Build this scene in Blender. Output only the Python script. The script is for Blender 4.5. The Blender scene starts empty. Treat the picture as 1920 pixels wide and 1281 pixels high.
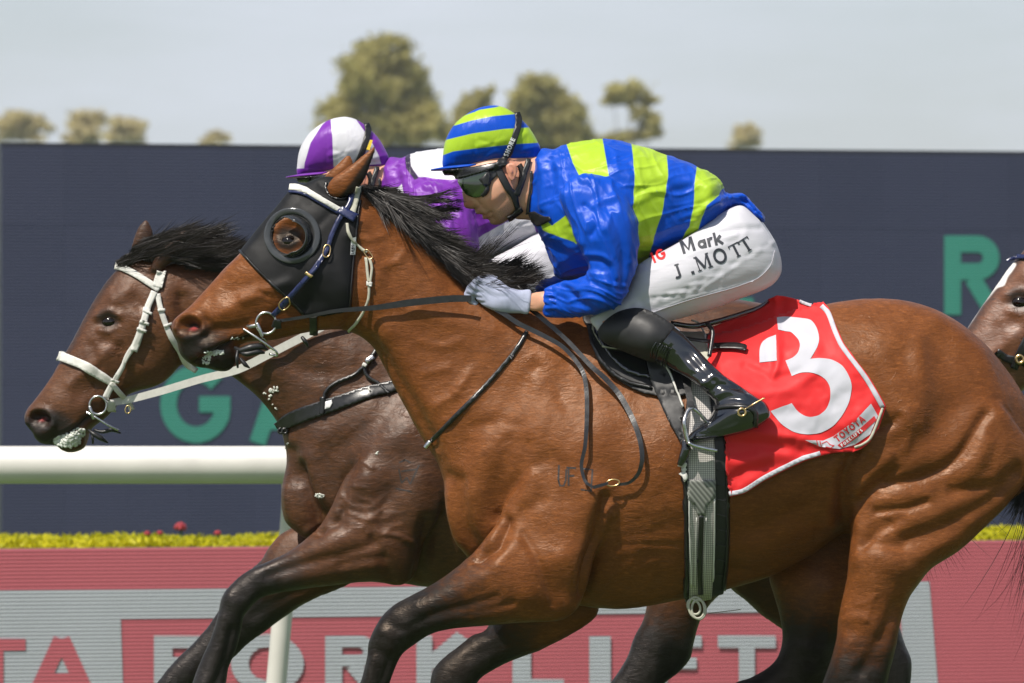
import bpy, bmesh, math, random
import numpy as np
from mathutils import Vector, Matrix
from mathutils.bvhtree import BVHTree
from mathutils.geometry import delaunay_2d_cdt

random.seed(7)
SC = bpy.context.scene
COL = SC.collection

# ------------------------------------------------------------------ camera, sky, sun, exposure
F = 10200.0            # focal length in pixels of a 1920 px wide picture (a 191 mm lens)
D0 = 15.0              # metres from the lens to the near horse
CAMZ = 1.55
CU, CV = 960.0, 640.5
cam_d = bpy.data.cameras.new("camera")
cam = bpy.data.objects.new("camera", cam_d)
COL.objects.link(cam)
cam.location = (0, -D0, CAMZ)
cam.rotation_euler = (math.radians(90), 0, 0)
cam_d.sensor_width = 36.0
cam_d.lens = F / 1920 * 36.0
cam_d.clip_start = 0.5
cam_d.clip_end = 6000
cam_d.dof.use_dof = True
cam_d.dof.focus_distance = D0 - 0.22
cam_d.dof.aperture_fstop = 6.8
cam_d.dof.aperture_blades = 9
SC.camera = cam

SUN_EL, SUN_AZ = math.radians(56), math.radians(-40)   # azimuth from the camera's back, minus = to the left
sun_dir = Vector((math.sin(SUN_AZ) * math.cos(SUN_EL), -math.cos(SUN_AZ) * math.cos(SUN_EL), math.sin(SUN_EL)))
sun_d = bpy.data.lights.new("sun", 'SUN')
sun_d.energy = 5.0
sun_d.angle = math.radians(0.5)
sun_d.color = (1.0, 0.935, 0.845)
sun = bpy.data.objects.new("sun", sun_d)
COL.objects.link(sun)
sun.rotation_euler = sun_dir.to_track_quat('Z', 'Y').to_euler()

W = bpy.data.worlds.new("World")
SC.world = W
W.use_nodes = True
nt = W.node_tree
nt.nodes.clear()
wo = nt.nodes.new('ShaderNodeOutputWorld')
bg = nt.nodes.new('ShaderNodeBackground')
sky = nt.nodes.new('ShaderNodeTexSky')
sky.sky_type = 'NISHITA'
sky.sun_disc = False
sky.sun_elevation = SUN_EL
sky.sun_rotation = math.atan2(sun_dir.x, sun_dir.y)
sky.altitude = 0
sky.air_density = 1.0
sky.dust_density = 1.2
sky.ozone_density = 1.0
# thin high cloud over the whole dome
tc = nt.nodes.new('ShaderNodeTexCoord')
mp = nt.nodes.new('ShaderNodeMapping')
mp.inputs['Scale'].default_value = (3.0, 3.0, 14.0)
nz = nt.nodes.new('ShaderNodeTexNoise')
nz.inputs['Scale'].default_value = 2.6
nz.inputs['Detail'].default_value = 6
nz.inputs['Roughness'].default_value = 0.55
rp = nt.nodes.new('ShaderNodeValToRGB')
rp.color_ramp.elements[0].position = 0.36
rp.color_ramp.elements[0].color = (0.56, 0.56, 0.56, 1)
rp.color_ramp.elements[1].position = 0.68
rp.color_ramp.elements[1].color = (0.97, 0.97, 0.97, 1)
mx = nt.nodes.new('ShaderNodeMix')
mx.data_type = 'RGBA'
mx.inputs[7].default_value = (7.15, 7.65, 8.50, 1)
nt.links.new(tc.outputs['Generated'], mp.inputs['Vector'])
nt.links.new(mp.outputs['Vector'], nz.inputs['Vector'])
nt.links.new(nz.outputs['Fac'], rp.inputs['Fac'])
# haze thins towards the zenith
sx = nt.nodes.new('ShaderNodeSeparateXYZ')
nt.links.new(tc.outputs['Generated'], sx.inputs[0])
zr_ = nt.nodes.new('ShaderNodeMapRange')
zr_.interpolation_type = 'SMOOTHSTEP'
for i_, v_ in zip((1, 2, 3, 4), (0.02, 0.75, 1.0, 0.30)):
    zr_.inputs[i_].default_value = v_
nt.links.new(sx.outputs['Z'], zr_.inputs[0])
mm = nt.nodes.new('ShaderNodeMath'); mm.operation = 'MULTIPLY'
nt.links.new(rp.outputs['Color'], mm.inputs[0]); nt.links.new(zr_.outputs[0], mm.inputs[1])
nt.links.new(mm.outputs[0], mx.inputs[0])
nt.links.new(sky.outputs['Color'], mx.inputs[6])
nt.links.new(mx.outputs[2], bg.inputs['Color'])
nt.links.new(bg.outputs['Background'], wo.inputs['Surface'])
bg.inputs['Strength'].default_value = 0.086

SC.view_settings.view_transform = 'Standard'
SC.view_settings.look = 'None'
SC.view_settings.exposure = 0.22
SC.view_settings.gamma = 1.0
SC.view_settings.use_curve_mapping = False
SC.render.engine = 'CYCLES'
SC.cycles.use_denoising = True
SC.cycles.max_bounces = 6
SC.cycles.sample_clamp_indirect = 6.0

# ------------------------------------------------------------------ helpers
def P(u, v, y):
    d = y + D0
    return np.array(((u - CU) / F * d, y, CAMZ - (v - CV) / F * d))

def px_of(co):
    d = co[:, 1] + D0
    return co[:, 0] / d * F + CU, CV - (co[:, 2] - CAMZ) / d * F

def catmull(pts, n=6, closed=True):
    p = np.asarray(pts, float)
    if closed:
        a, b, c, d = np.roll(p, 1, 0), p, np.roll(p, -1, 0), np.roll(p, -2, 0)
    else:
        b, c = p[:-1], p[1:]
        a = np.vstack((2 * p[:1] - p[1:2], p[:-2])) if len(p) > 2 else 2 * p[:1] - p[1:2]
        d = np.vstack((p[2:], 2 * p[-1:] - p[-2:-1])) if len(p) > 2 else 2 * p[-1:] - p[-2:-1]
    # centripetal-ish: plain uniform with mild tension
    t = (np.arange(n) / n)[None, :, None]
    a, b, c, d = (q[:, None, :] for q in (a, b, c, d))
    m1, m2 = 0.42 * (c - a), 0.42 * (d - b)
    o = (2 * t**3 - 3 * t**2 + 1) * b + (t**3 - 2 * t**2 + t) * m1 + (-2 * t**3 + 3 * t**2) * c + (t**3 - t**2) * m2
    o = o.reshape(-1, p.shape[1])
    return o if closed else np.vstack((o, p[-1:]))

def seg_dist(x, y, poly, closed):
    """unsigned distance to a polyline and, when closed, inside test"""
    best = np.full(x.shape, 1e18)
    ins = np.zeros(x.shape, bool)
    p = np.asarray(poly, float)
    q = np.roll(p, -1, 0) if closed else p[1:]
    p = p if closed else p[:-1]
    for (x0, y0), (x1, y1) in zip(p, q):
        dx, dy = x1 - x0, y1 - y0
        l2 = dx * dx + dy * dy + 1e-18
        t = np.clip(((x - x0) * dx + (y - y0) * dy) / l2, 0, 1)
        d2 = (x - x0 - t * dx) ** 2 + (y - y0 - t * dy) ** 2
        np.minimum(best, d2, out=best)
        if closed and y0 != y1:
            c = ((y0 > y) != (y1 > y))
            xi = x0 + (y - y0) * dx / dy
            ins ^= c & (x < xi)
    return np.sqrt(best), ins

def sdist(x, y, poly):
    d, i = seg_dist(x, y, poly, True)
    return np.where(i, d, -d)

def _hash(ix, iy, iz, seed):
    h = (ix * 73856093) ^ (iy * 19349663) ^ (iz * 83492791) ^ (seed * 2654435761 & 0x7fffffff)
    h = (h ^ (h >> 13)) * 1274126177 & 0x7fffffff
    return ((h ^ (h >> 16)) & 0xffff) / 65535.0 * 2 - 1

def vnoise(x, y, z, seed=0):
    fx, fy, fz = np.floor(x), np.floor(y), np.floor(z)
    ix, iy, iz = fx.astype(np.int64), fy.astype(np.int64), fz.astype(np.int64)
    x, y, z = x - fx, y - fy, z - fz
    x, y, z = x * x * (3 - 2 * x), y * y * (3 - 2 * y), z * z * (3 - 2 * z)
    r = 0
    for a in (0, 1):
        for b in (0, 1):
            for c in (0, 1):
                w = (x if a else 1 - x) * (y if b else 1 - y) * (z if c else 1 - z)
                r = r + w * _hash(ix + a, iy + b, iz + c, seed)
    return r

def fbm(x, y, z, seed=0, octv=3):
    r, a, f = 0, 1.0, 1.0
    for o in range(octv):
        r = r + a * vnoise(x * f, y * f, z * f, seed + o * 17)
        a *= 0.5
        f *= 2.03
    return r

# ---------------------------------------------------------- sculpting: inflated outlines, blended as one volume
def nconv(val, w, it):
    a, b = val * w, w.astype(float).copy()
    for _ in range(it):
        a2, b2 = a.copy(), b.copy()
        for ax in (0, 1):
            for s in (1, -1):
                a2 += np.roll(a, s, ax)
                b2 += np.roll(b, s, ax)
        a, b = a2 / 5, b2 / 5
    return a / (b + 1e-12)

def shepard(X, Z, ctl, pw=3.0):
    num, den = 0, 0
    for (cx, cz, val) in ctl:
        w = 1.0 / (((X - cx) ** 2 + (Z - cz) ** 2) ** (pw / 2) + 1e-6)
        num, den = num + w * val, den + w
    return num / den

class Piece:
    def __init__(self, name, poly, y=0.0, w=0.7, yc=None, ws=None, k=0.03, h=0.005, n=5, grow=0.0, smooth=True):
        self.name, self.k = name, k
        s = (y + D0) / F
        tow = lambda a: np.array([((u - CU) * s, CAMZ - (v - CV) * s) for u, v in a])
        pw = tow(poly)
        if smooth:
            pw = catmull(pw, n)
        self.poly, self.y = pw, y
        lo, hi = pw.min(0) - 0.08, pw.max(0) + 0.08
        nx, nz = int((hi[0] - lo[0]) / h) + 2, int((hi[1] - lo[1]) / h) + 2
        self.lo, self.h = lo, h
        X = lo[0] + np.arange(nx)[:, None] * h + np.zeros((1, nz))
        Z = lo[1] + np.arange(nz)[None, :] * h + np.zeros((nx, 1))
        sd = sdist(X, Z, pw) + grow
        m = sd > 0
        u = np.zeros_like(sd)
        par = (np.add.outer(np.arange(nx), np.arange(nz)) % 2).astype(bool)
        rad = max(sd.max() / h, 3)
        om = 2 / (1 + math.sin(math.pi / (2.4 * rad)))
        for it in range(int(50 + 7 * rad)):
            for c in (False, True):
                mm = m & (par == c)
                nb = np.zeros_like(u)
                nb[1:-1, 1:-1] = (u[:-2, 1:-1] + u[2:, 1:-1] + u[1:-1, :-2] + u[1:-1, 2:]) / 4 + h * h / 4
                u[mm] += om * (nb[mm] - u[mm])
        sel = (sd > 1.2 * h) & (sd < max(4 * h, 0.3 * sd.max()))
        r = nconv(np.where(sel, u / np.maximum(sd, h), 0), sel, 26)
        r = np.maximum(r, 0.45 * float(np.median(r[sel])) if sel.any() else 1e-3)
        t = np.clip((sd - 0.5 * h) / (3 * h), 0, 1)
        t = t * t * (3 - 2 * t)
        q = 2 * (t * u + (1 - t) * r * sd)
        wm = w if ws is None else shepard(X, Z, [((a - CU) * s, CAMZ - (b - CV) * s, c) for a, b, c in ws])
        self.q = (q * np.square(wm)).astype(np.float32)
        self.yc = np.full_like(self.q, y) if yc is None else shepard(X, Z, [((a - CU) * s, CAMZ - (b - CV) * s, c) for a, b, c in yc], 2.5).astype(np.float32)
        gx, gz = np.gradient(self.q, h)
        self.g2 = (gx * gx + gz * gz).astype(np.float32)
        hm = math.sqrt(max(self.q.max(), 1e-6))
        self.ylo, self.yhi = float(self.yc.min() - hm - 0.05), float(self.yc.max() + hm + 0.05)

    def samp(self, x, z):
        fx, fz = (x - self.lo[0]) / self.h, (z - self.lo[1]) / self.h
        nx, nz = self.q.shape
        out = (fx < 0) | (fz < 0) | (fx > nx - 1.001) | (fz > nz - 1.001)
        fx, fz = np.clip(fx, 0, nx - 1.001), np.clip(fz, 0, nz - 1.001)
        i, j = fx.astype(int), fz.astype(int)
        a, b = (fx - i).astype(np.float32), (fz - j).astype(np.float32)
        w00, w10, w01, w11 = (1 - a) * (1 - b), a * (1 - b), (1 - a) * b, a * b
        f = lambda A: A[i, j] * w00 + A[i + 1, j] * w10 + A[i, j + 1] * w01 + A[i + 1, j + 1] * w11
        return f(self.q), f(self.yc), f(self.g2), out

    def field(self, x, y, z):
        q, yc, g2, out = self.samp(x, z)
        dy = y - yc
        d = (q - dy * dy) / np.sqrt(g2 + 4 * dy * dy + 1e-5)
        return np.where(out, -0.2, d)

def smax(a, b, k):
    h = np.maximum(k - np.abs(a - b), 0) / k
    return np.maximum(a, b) + h * h * k * 0.25

def grid_union(pieces, vox, lo=None, hi=None):
    if lo is None:
        lo = np.array([min(p.lo[0] for p in pieces), min(p.ylo for p in pieces), min(p.lo[1] for p in pieces)]) - 2 * vox
        hi = np.array([max(p.lo[0] + p.q.shape[0] * p.h for p in pieces), max(p.yhi for p in pieces), max(p.lo[1] + p.q.shape[1] * p.h for p in pieces)]) + 2 * vox
    lo, hi = np.asarray(lo, float), np.asarray(hi, float)
    n = ((hi - lo) / vox).astype(int) + 2
    V = np.full(tuple(n), -0.2, np.float32)
    for p in pieces:
        a = np.maximum(((np.array([p.lo[0], p.ylo, p.lo[1]]) - lo) / vox).astype(int), 0)
        e = np.array([p.lo[0] + p.q.shape[0] * p.h, p.yhi, p.lo[1] + p.q.shape[1] * p.h])
        b = np.minimum(((e - lo) / vox).astype(int) + 2, n)
        if (b <= a).any():
            continue
        x = lo[0] + np.arange(a[0], b[0]) * vox
        z = lo[2] + np.arange(a[2], b[2]) * vox
        y = (lo[1] + np.arange(a[1], b[1]) * vox).astype(np.float32)
        Xg, Zg = np.meshgrid(x, z, indexing='ij')
        q, yc, g2, out = p.samp(Xg, Zg)
        dy = y[None, :, None] - yc[:, None, :]
        dy2 = dy * dy
        d = (q[:, None, :] - dy2) / np.sqrt(g2[:, None, :] + 4 * dy2 + 1e-5)
        d = np.where(out[:, None, :], -0.2, d)
        sl = (slice(a[0], b[0]), slice(a[1], b[1]), slice(a[2], b[2]))
        V[sl] = smax(V[sl], np.clip(d, -0.2, 0.3), p.k)
    return V, lo

def surface_nets(V, lo, vox, smooth=2):
    V = V.copy()
    V[0], V[-1], V[:, 0], V[:, -1], V[:, :, 0], V[:, :, -1] = (-0.1,) * 6
    S = V > 0
    c = np.zeros(tuple(s - 1 for s in V.shape), np.uint8)
    offs = [(a, b, d) for a in (0, 1) for b in (0, 1) for d in (0, 1)]
    nx, ny, nz = c.shape
    for a, b, d in offs:
        c += S[a:a + nx, b:b + ny, d:d + nz]
    act = (c > 0) & (c < 8)
    I = np.argwhere(act)
    idx = np.full(c.shape, -1, np.int32)
    idx[act] = np.arange(len(I))
    val = {o: V[I[:, 0] + o[0], I[:, 1] + o[1], I[:, 2] + o[2]].astype(float) for o in offs}
    acc, cnt = np.zeros((len(I), 3)), np.zeros(len(I))
    for o in offs:
        for ax in range(3):
            if o[ax] == 0:
                o2 = list(o); o2[ax] = 1; o2 = tuple(o2)
                va, vb = val[o], val[o2]
                m = (va > 0) != (vb > 0)
                t = np.where(m, va / np.where(m, va - vb, 1), 0)
                pt = np.zeros((len(I), 3)) + np.array(o)
                pt[:, ax] = t
                acc[m] += pt[m]
                cnt += m
    co = lo + (I + acc / cnt[:, None]) * vox
    quads = []
    for ax in range(3):
        A = [slice(1, -1)] * 3
        A[ax] = slice(0, -1)
        B = list(A)
        B[ax] = slice(1, None)
        sA, sB = S[tuple(A)], S[tuple(B)]
        e = np.argwhere(sA != sB)
        flip = sA[e[:, 0], e[:, 1], e[:, 2]]
        off = np.ones(3, int); off[ax] = 0
        e = e + off
        b1, b2 = (ax + 1) % 3, (ax + 2) % 3
        q = []
        for da, db in ((0, 0), (1, 0), (1, 1), (0, 1)):
            w = e.copy()
            w[:, b1] -= da
            w[:, b2] -= db
            q.append(idx[w[:, 0], w[:, 1], w[:, 2]])
        q = np.stack(q, 1)
        q[~flip] = q[~flip][:, ::-1]
        quads.append(q)
    Q = np.vstack(quads)
    co = lap(co, Q, smooth)
    return co, Q

def lap(co, Q, it, lam=0.5):
    n = len(co)
    e = np.vstack((Q[:, [0, 1]], Q[:, [1, 2]], Q[:, [2, 3]], Q[:, [3, 0]]))
    for i in range(it):
        s = np.zeros_like(co)
        for k in range(3):
            s[:, k] = np.bincount(e[:, 0], co[e[:, 1], k], n) + np.bincount(e[:, 1], co[e[:, 0], k], n)
        d = np.bincount(e[:, 0], minlength=n) + np.bincount(e[:, 1], minlength=n)
        co = co + lam * (s / np.maximum(d, 1)[:, None] - co)
    return co

def vnormals(co, Q):
    a = np.cross(co[Q[:, 2]] - co[Q[:, 0]], co[Q[:, 3]] - co[Q[:, 1]])
    n = np.zeros_like(co)
    for j in range(4):
        for k in range(3):
            n[:, k] += np.bincount(Q[:, j], a[:, k], len(co))
    return n / (np.linalg.norm(n, axis=1, keepdims=True) + 1e-12)

def relief(u, v, strokes, mask=None):
    """height in metres summed over brush strokes: (pts, millimetres, sigma in px)"""
    h = np.zeros(u.shape)
    for pts, mm, sg in strokes:
        p = np.asarray(pts, float)
        if len(p) > 2:
            p = catmull(p, 4, False)
        lo, hi = p.min(0) - 3 * sg, p.max(0) + 3 * sg
        s = np.where((u > lo[0]) & (u < hi[0]) & (v > lo[1]) & (v < hi[1]))[0]
        if not len(s):
            continue
        if len(p) == 1:
            d = np.hypot(u[s] - p[0, 0], v[s] - p[0, 1])
        else:
            d, _ = seg_dist(u[s], v[s], p, False)
        h[s] += mm * 0.001 * np.exp(-0.5 * (d / sg) ** 2)
    return h if mask is None else h * mask

def new_mesh(name, co, faces, mat=None, parent=None, smooth=True, attrs=None, loc=None):
    me = bpy.data.meshes.new(name)
    co = np.asarray(co, float)
    if loc is not None:
        co = co - np.asarray(loc)
    if isinstance(faces, np.ndarray):
        nf, k = faces.shape
        me.vertices.add(len(co))
        me.vertices.foreach_set('co', co.ravel())
        me.loops.add(nf * k)
        me.loops.foreach_set('vertex_index', faces.ravel().astype(np.int32))
        me.polygons.add(nf)
        me.polygons.foreach_set('loop_start', np.arange(0, nf * k, k, dtype=np.int32))
        me.polygons.foreach_set('loop_total', np.full(nf, k, np.int32))
        me.update(calc_edges=True)
    else:
        me.from_pydata([tuple(c) for c in co], [], faces)
        me.update()
    if smooth:
        me.polygons.foreach_set('use_smooth', np.ones(len(me.polygons), bool))
    for an, av in (attrs or {}).items():
        at = me.attributes.new(an, 'FLOAT', 'POINT')
        at.data.foreach_set('value', np.asarray(av, np.float32))
    ob = bpy.data.objects.new(name, me)
    COL.objects.link(ob)
    if loc is not None and parent is None:
        ob.location = loc
    if parent is not None:
        ob.parent = parent
        ob.matrix_parent_inverse = Matrix.Translation(-Vector(parent.location)) if parent.type != 'X' else Matrix()
    if mat is not None:
        me.materials.append(mat)
    return ob

def tag(o, label, cat=None, group=None, kind=None):
    if label:
        o['label'] = label
    if cat:
        o['category'] = cat
    if group:
        o['group'] = group
    if kind:
        o['kind'] = kind
    return o

def thing(name, label, cat, loc=(0, 0, 0), group=None):
    o = bpy.data.objects.new(name, None)
    o.empty_display_size = 0.1
    COL.objects.link(o)
    o.location = loc
    return tag(o, label, cat, group)

class Target:
    """something to lay straps, cloth and marks on"""
    def __init__(self, *meshes):
        vs, ps, off = [], [], 0
        for co, Q in meshes:
            vs += [Vector(c) for c in co]
            ps += (np.asarray(Q) + off).tolist()
            off += len(co)
        self.bvh = BVHTree.FromPolygons(vs, ps)
    def hit(self, u, v):
        o = Vector((0, -D0, CAMZ))
        d = (Vector(P(u, v, 0)) - o).normalized()
        l, n, i, dist = self.bvh.ray_cast(o, d)
        if l is None:
            return None, None
        if n.dot(d) > 0:
            n = -n
        return np.array(l), np.array(n)
    def drape(self, uv, off, edge=True):
        """3D points for pixels on the surface, lifted by off; misses take the depth of the nearest hit"""
        pts = [self.hit(u, v) for u, v in uv]
        ok = [i for i, p in enumerate(pts) if p[0] is not None]
        uv = np.asarray(uv, float)
        out = np.zeros((len(uv), 3))
        nr = np.zeros((len(uv), 3)); nr[:, 1] = -1
        off = np.zeros(len(uv)) + off
        for i, (l, n) in enumerate(pts):
            if l is None:
                if not ok:
                    out[i] = P(uv[i, 0], uv[i, 1], -0.2)
                    continue
                j = ok[int(np.argmin(((uv[ok] - uv[i]) ** 2).sum(1)))]
                out[i] = P(uv[i, 0], uv[i, 1], pts[j][0][1]) + pts[j][1] * off[i]
                nr[i] = pts[j][1]
            else:
                out[i] = l + n * off[i]
                nr[i] = n
        return out, nr

def ribbon_loops(pts, w, closed=False):
    p = np.asarray(pts, float)
    w = np.zeros(len(p)) + w
    if closed:
        t = np.roll(p, -1, 0) - np.roll(p, 1, 0)
    else:
        t = np.gradient(p, axis=0)
    t /= np.linalg.norm(t, axis=1, keepdims=True) + 1e-9
    n = np.stack((-t[:, 1], t[:, 0]), 1) * w[:, None] / 2
    L, R = p + n, p - n
    return [L, R] if closed else [np.vstack((L, R[::-1]))]

def tri_shape(strokes, spacing):
    """triangulate a union of strokes (each a list of loops, even-odd) with inner points every `spacing`"""
    V, E = [], []
    for loops in strokes:
        for lp in loops:
            lp = np.asarray(lp, float)
            # resample long edges
            q = []
            for a, b in zip(lp, np.roll(lp, -1, 0)):
                m = max(1, int(np.hypot(*(b - a)) / spacing))
                q += [a + (b - a) * i / m for i in range(m)]
            s = len(V)
            V += q
            E += [(s + i, s + (i + 1) % len(q)) for i in range(len(q))]
    A = np.array(V)
    lo, hi = A.min(0), A.max(0)
    gx, gy = np.meshgrid(np.arange(lo[0], hi[0], spacing), np.arange(lo[1], hi[1], spacing))
    gx = gx + (np.arange(gx.shape[0]) % 2)[:, None] * spacing / 2
    gx, gy = gx.ravel(), gy.ravel()
    def inside(x, y):
        r = np.zeros(x.shape, bool); dm = np.full(x.shape, 1e9)
        for loops in strokes:
            i2 = np.zeros(x.shape, bool)
            for lp in loops:
                d, i = seg_dist(x, y, lp, True)
                i2 ^= i
                dm = np.minimum(dm, d)
            r |= i2
        return r, dm
    if len(gx):
        r, dm = inside(gx, gy)
        k = r & (dm > spacing * 0.45)
        V += list(np.stack((gx[k], gy[k]), 1))
    vs, _, fs, *_ = delaunay_2d_cdt([Vector(v) for v in V], E, [], 0, 1e-4)
    vs = np.array([tuple(v) for v in vs])
    fs = np.array([f for f in fs if len(f) == 3])
    c = vs[fs].mean(1)
    r, _ = inside(c[:, 0], c[:, 1])
    fs = fs[r]
    a = vs[fs]
    ar = (a[:, 1, 0] - a[:, 0, 0]) * (a[:, 2, 1] - a[:, 0, 1]) - (a[:, 1, 1] - a[:, 0, 1]) * (a[:, 2, 0] - a[:, 0, 0])
    fs[ar > 0] = fs[ar > 0][:, ::-1]       # picture y points down: make faces look at the viewer
    used = np.unique(fs)
    mp_ = np.full(len(vs), -1)
    mp_[used] = np.arange(len(used))
    return vs[used], mp_[fs]

def flip_check(co, F_):
    a = np.cross(co[F_[:, 1]] - co[F_[:, 0]], co[F_[:, 2]] - co[F_[:, 0]])
    return F_[:, ::-1] if a[:, 1].sum() > 0 else F_

def smooth_tri(co, F_, it, keep=None):
    e = np.vstack((F_[:, [0, 1]], F_[:, [1, 2]], F_[:, [2, 0]]))
    n = len(co)
    for _ in range(it):
        s = np.zeros_like(co)
        for k in range(3):
            s[:, k] = np.bincount(e[:, 0], co[e[:, 1], k], n) + np.bincount(e[:, 1], co[e[:, 0], k], n)
        d = np.bincount(e[:, 0], minlength=n) + np.bincount(e[:, 1], minlength=n)
        y = s[:, 1] / np.maximum(d, 1)
        y0 = co[:, 1]
        yn = y0 + 0.6 * (y - y0)
        sc = (yn + D0) / (y0 + D0)
        co = np.stack((co[:, 0] * sc, yn, CAMZ + (co[:, 2] - CAMZ) * sc), 1)
    return co

def patch(name, strokes, target, off, mat, parent=None, spacing=5.0, thick=0.0, relief_s=None, smooth=0, ynoise=None, loc=None, mirror=None, attrs=None):
    """lay a flat-cut shape (pixels) on a surface"""
    uv, fs = tri_shape(strokes, spacing)
    co, nr = target.drape(uv, off)
    if smooth:
        co = smooth_tri(co, fs, smooth)
    if relief_s is not None:
        h = relief(uv[:, 0], uv[:, 1], relief_s)
        co = co + nr * h[:, None]
    if ynoise is not None:
        co = co + nr * ynoise(uv[:, 0], uv[:, 1])[:, None]
    fs = flip_check(co, fs)
    at = attrs(uv[:, 0], uv[:, 1]) if attrs else None
    ob = new_mesh(name, co, fs, mat, parent, attrs=at, loc=loc)
    if thick:
        md = ob.modifiers.new('thickness', 'SOLIDIFY')
        md.thickness = thick
        md.offset = 1.0
    if mirror is not None:
        c2 = co.copy(); c2[:, 1] = 2 * mirror - c2[:, 1]
        o2 = new_mesh(name, c2, fs[:, ::-1], mat, parent, attrs=at, loc=loc)
        if thick:
            md = o2.modifiers.new('thickness', 'SOLIDIFY')
            md.thickness = thick
            md.offset = 1.0
    ob['_uvn'] = len(uv)
    return ob, co, fs

def strap(name, pts, w, target, off, mat, parent=None, thick=0.003, spacing=5.0, mirror=None, smooth=0, sm=True, loc=None):
    p = catmull(pts, 6, False) if (sm and len(pts) > 2) else np.asarray(pts, float)
    ww = np.interp(np.linspace(0, 1, len(p)), np.linspace(0, 1, len(w)), w) if hasattr(w, '__len__') else w
    return patch(name, [ribbon_loops(p, ww)], target, off, mat, parent, spacing, thick, smooth=smooth, mirror=mirror, loc=loc)

def tube(name, pts, r, mat, parent=None, sides=10, rw=None, closed=False, n=6, smooth=True, loc=None, up=None, raw=False):
    """round or flat (r across, rw along the surface) tube through 3D points"""
    p = np.asarray(pts, float)
    if not raw and len(p) > 2:
        p = catmull(p, n, closed)
    N = len(p)
    t = (np.roll(p, -1, 0) - np.roll(p, 1, 0)) if closed else np.gradient(p, axis=0)
    t /= np.linalg.norm(t, axis=1, keepdims=True) + 1e-12
    ref = np.array((0, 1, 0.0)) if up is None else np.asarray(up, float)
    r = np.zeros(N) + r if not hasattr(r, '__len__') else np.interp(np.linspace(0, 1, N), np.linspace(0, 1, len(r)), r)
    rw = r if rw is None else (np.zeros(N) + rw if not hasattr(rw, '__len__') else np.interp(np.linspace(0, 1, N), np.linspace(0, 1, len(rw)), rw))
    b = np.cross(t, ref); b /= np.linalg.norm(b, axis=1, keepdims=True) + 1e-12
    a = np.cross(b, t)
    th = np.arange(sides) / sides * 2 * math.pi
    if sides == 4:
        th = th + math.pi / 4
    co = p[:, None, :] + (np.cos(th)[None, :, None] * (a * r[:, None])[:, None, :] + np.sin(th)[None, :, None] * (b * rw[:, None])[:, None, :]) * (1.414 if sides == 4 else 1)
    co = co.reshape(-1, 3)
    fs = []
    for i in range(N if closed else N - 1):
        j = (i + 1) % N
        for k in range(sides):
            l = (k + 1) % sides
            fs.append((i * sides + k, i * sides + l, j * sides + l, j * sides + k))
    if not closed:
        fs.append(tuple(range(sides))[::-1])
        fs.append(tuple((N - 1) * sides + k for k in range(sides)))
    ob = new_mesh(name, co, fs, mat, parent, smooth=smooth, loc=loc)
    bm = bmesh.new(); bm.from_mesh(ob.data); bmesh.ops.recalc_face_normals(bm, faces=bm.faces); bm.to_mesh(ob.data); bm.free()
    if smooth:
        ob.data.polygons.foreach_set('use_smooth', np.ones(len(ob.data.polygons), bool))
    return ob

def px_pts(l):
    return [P(u, v, y) for u, v, y in l]

# ---------------------------------------------------------- stroke alphabet (unit height, y up)
def arc(cx, cy, rx, ry, a0, a1, n=14):
    a = np.radians(np.linspace(a0, a1, n))
    return [(cx + rx * math.cos(t), cy + ry * math.sin(t)) for t in a]

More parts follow.
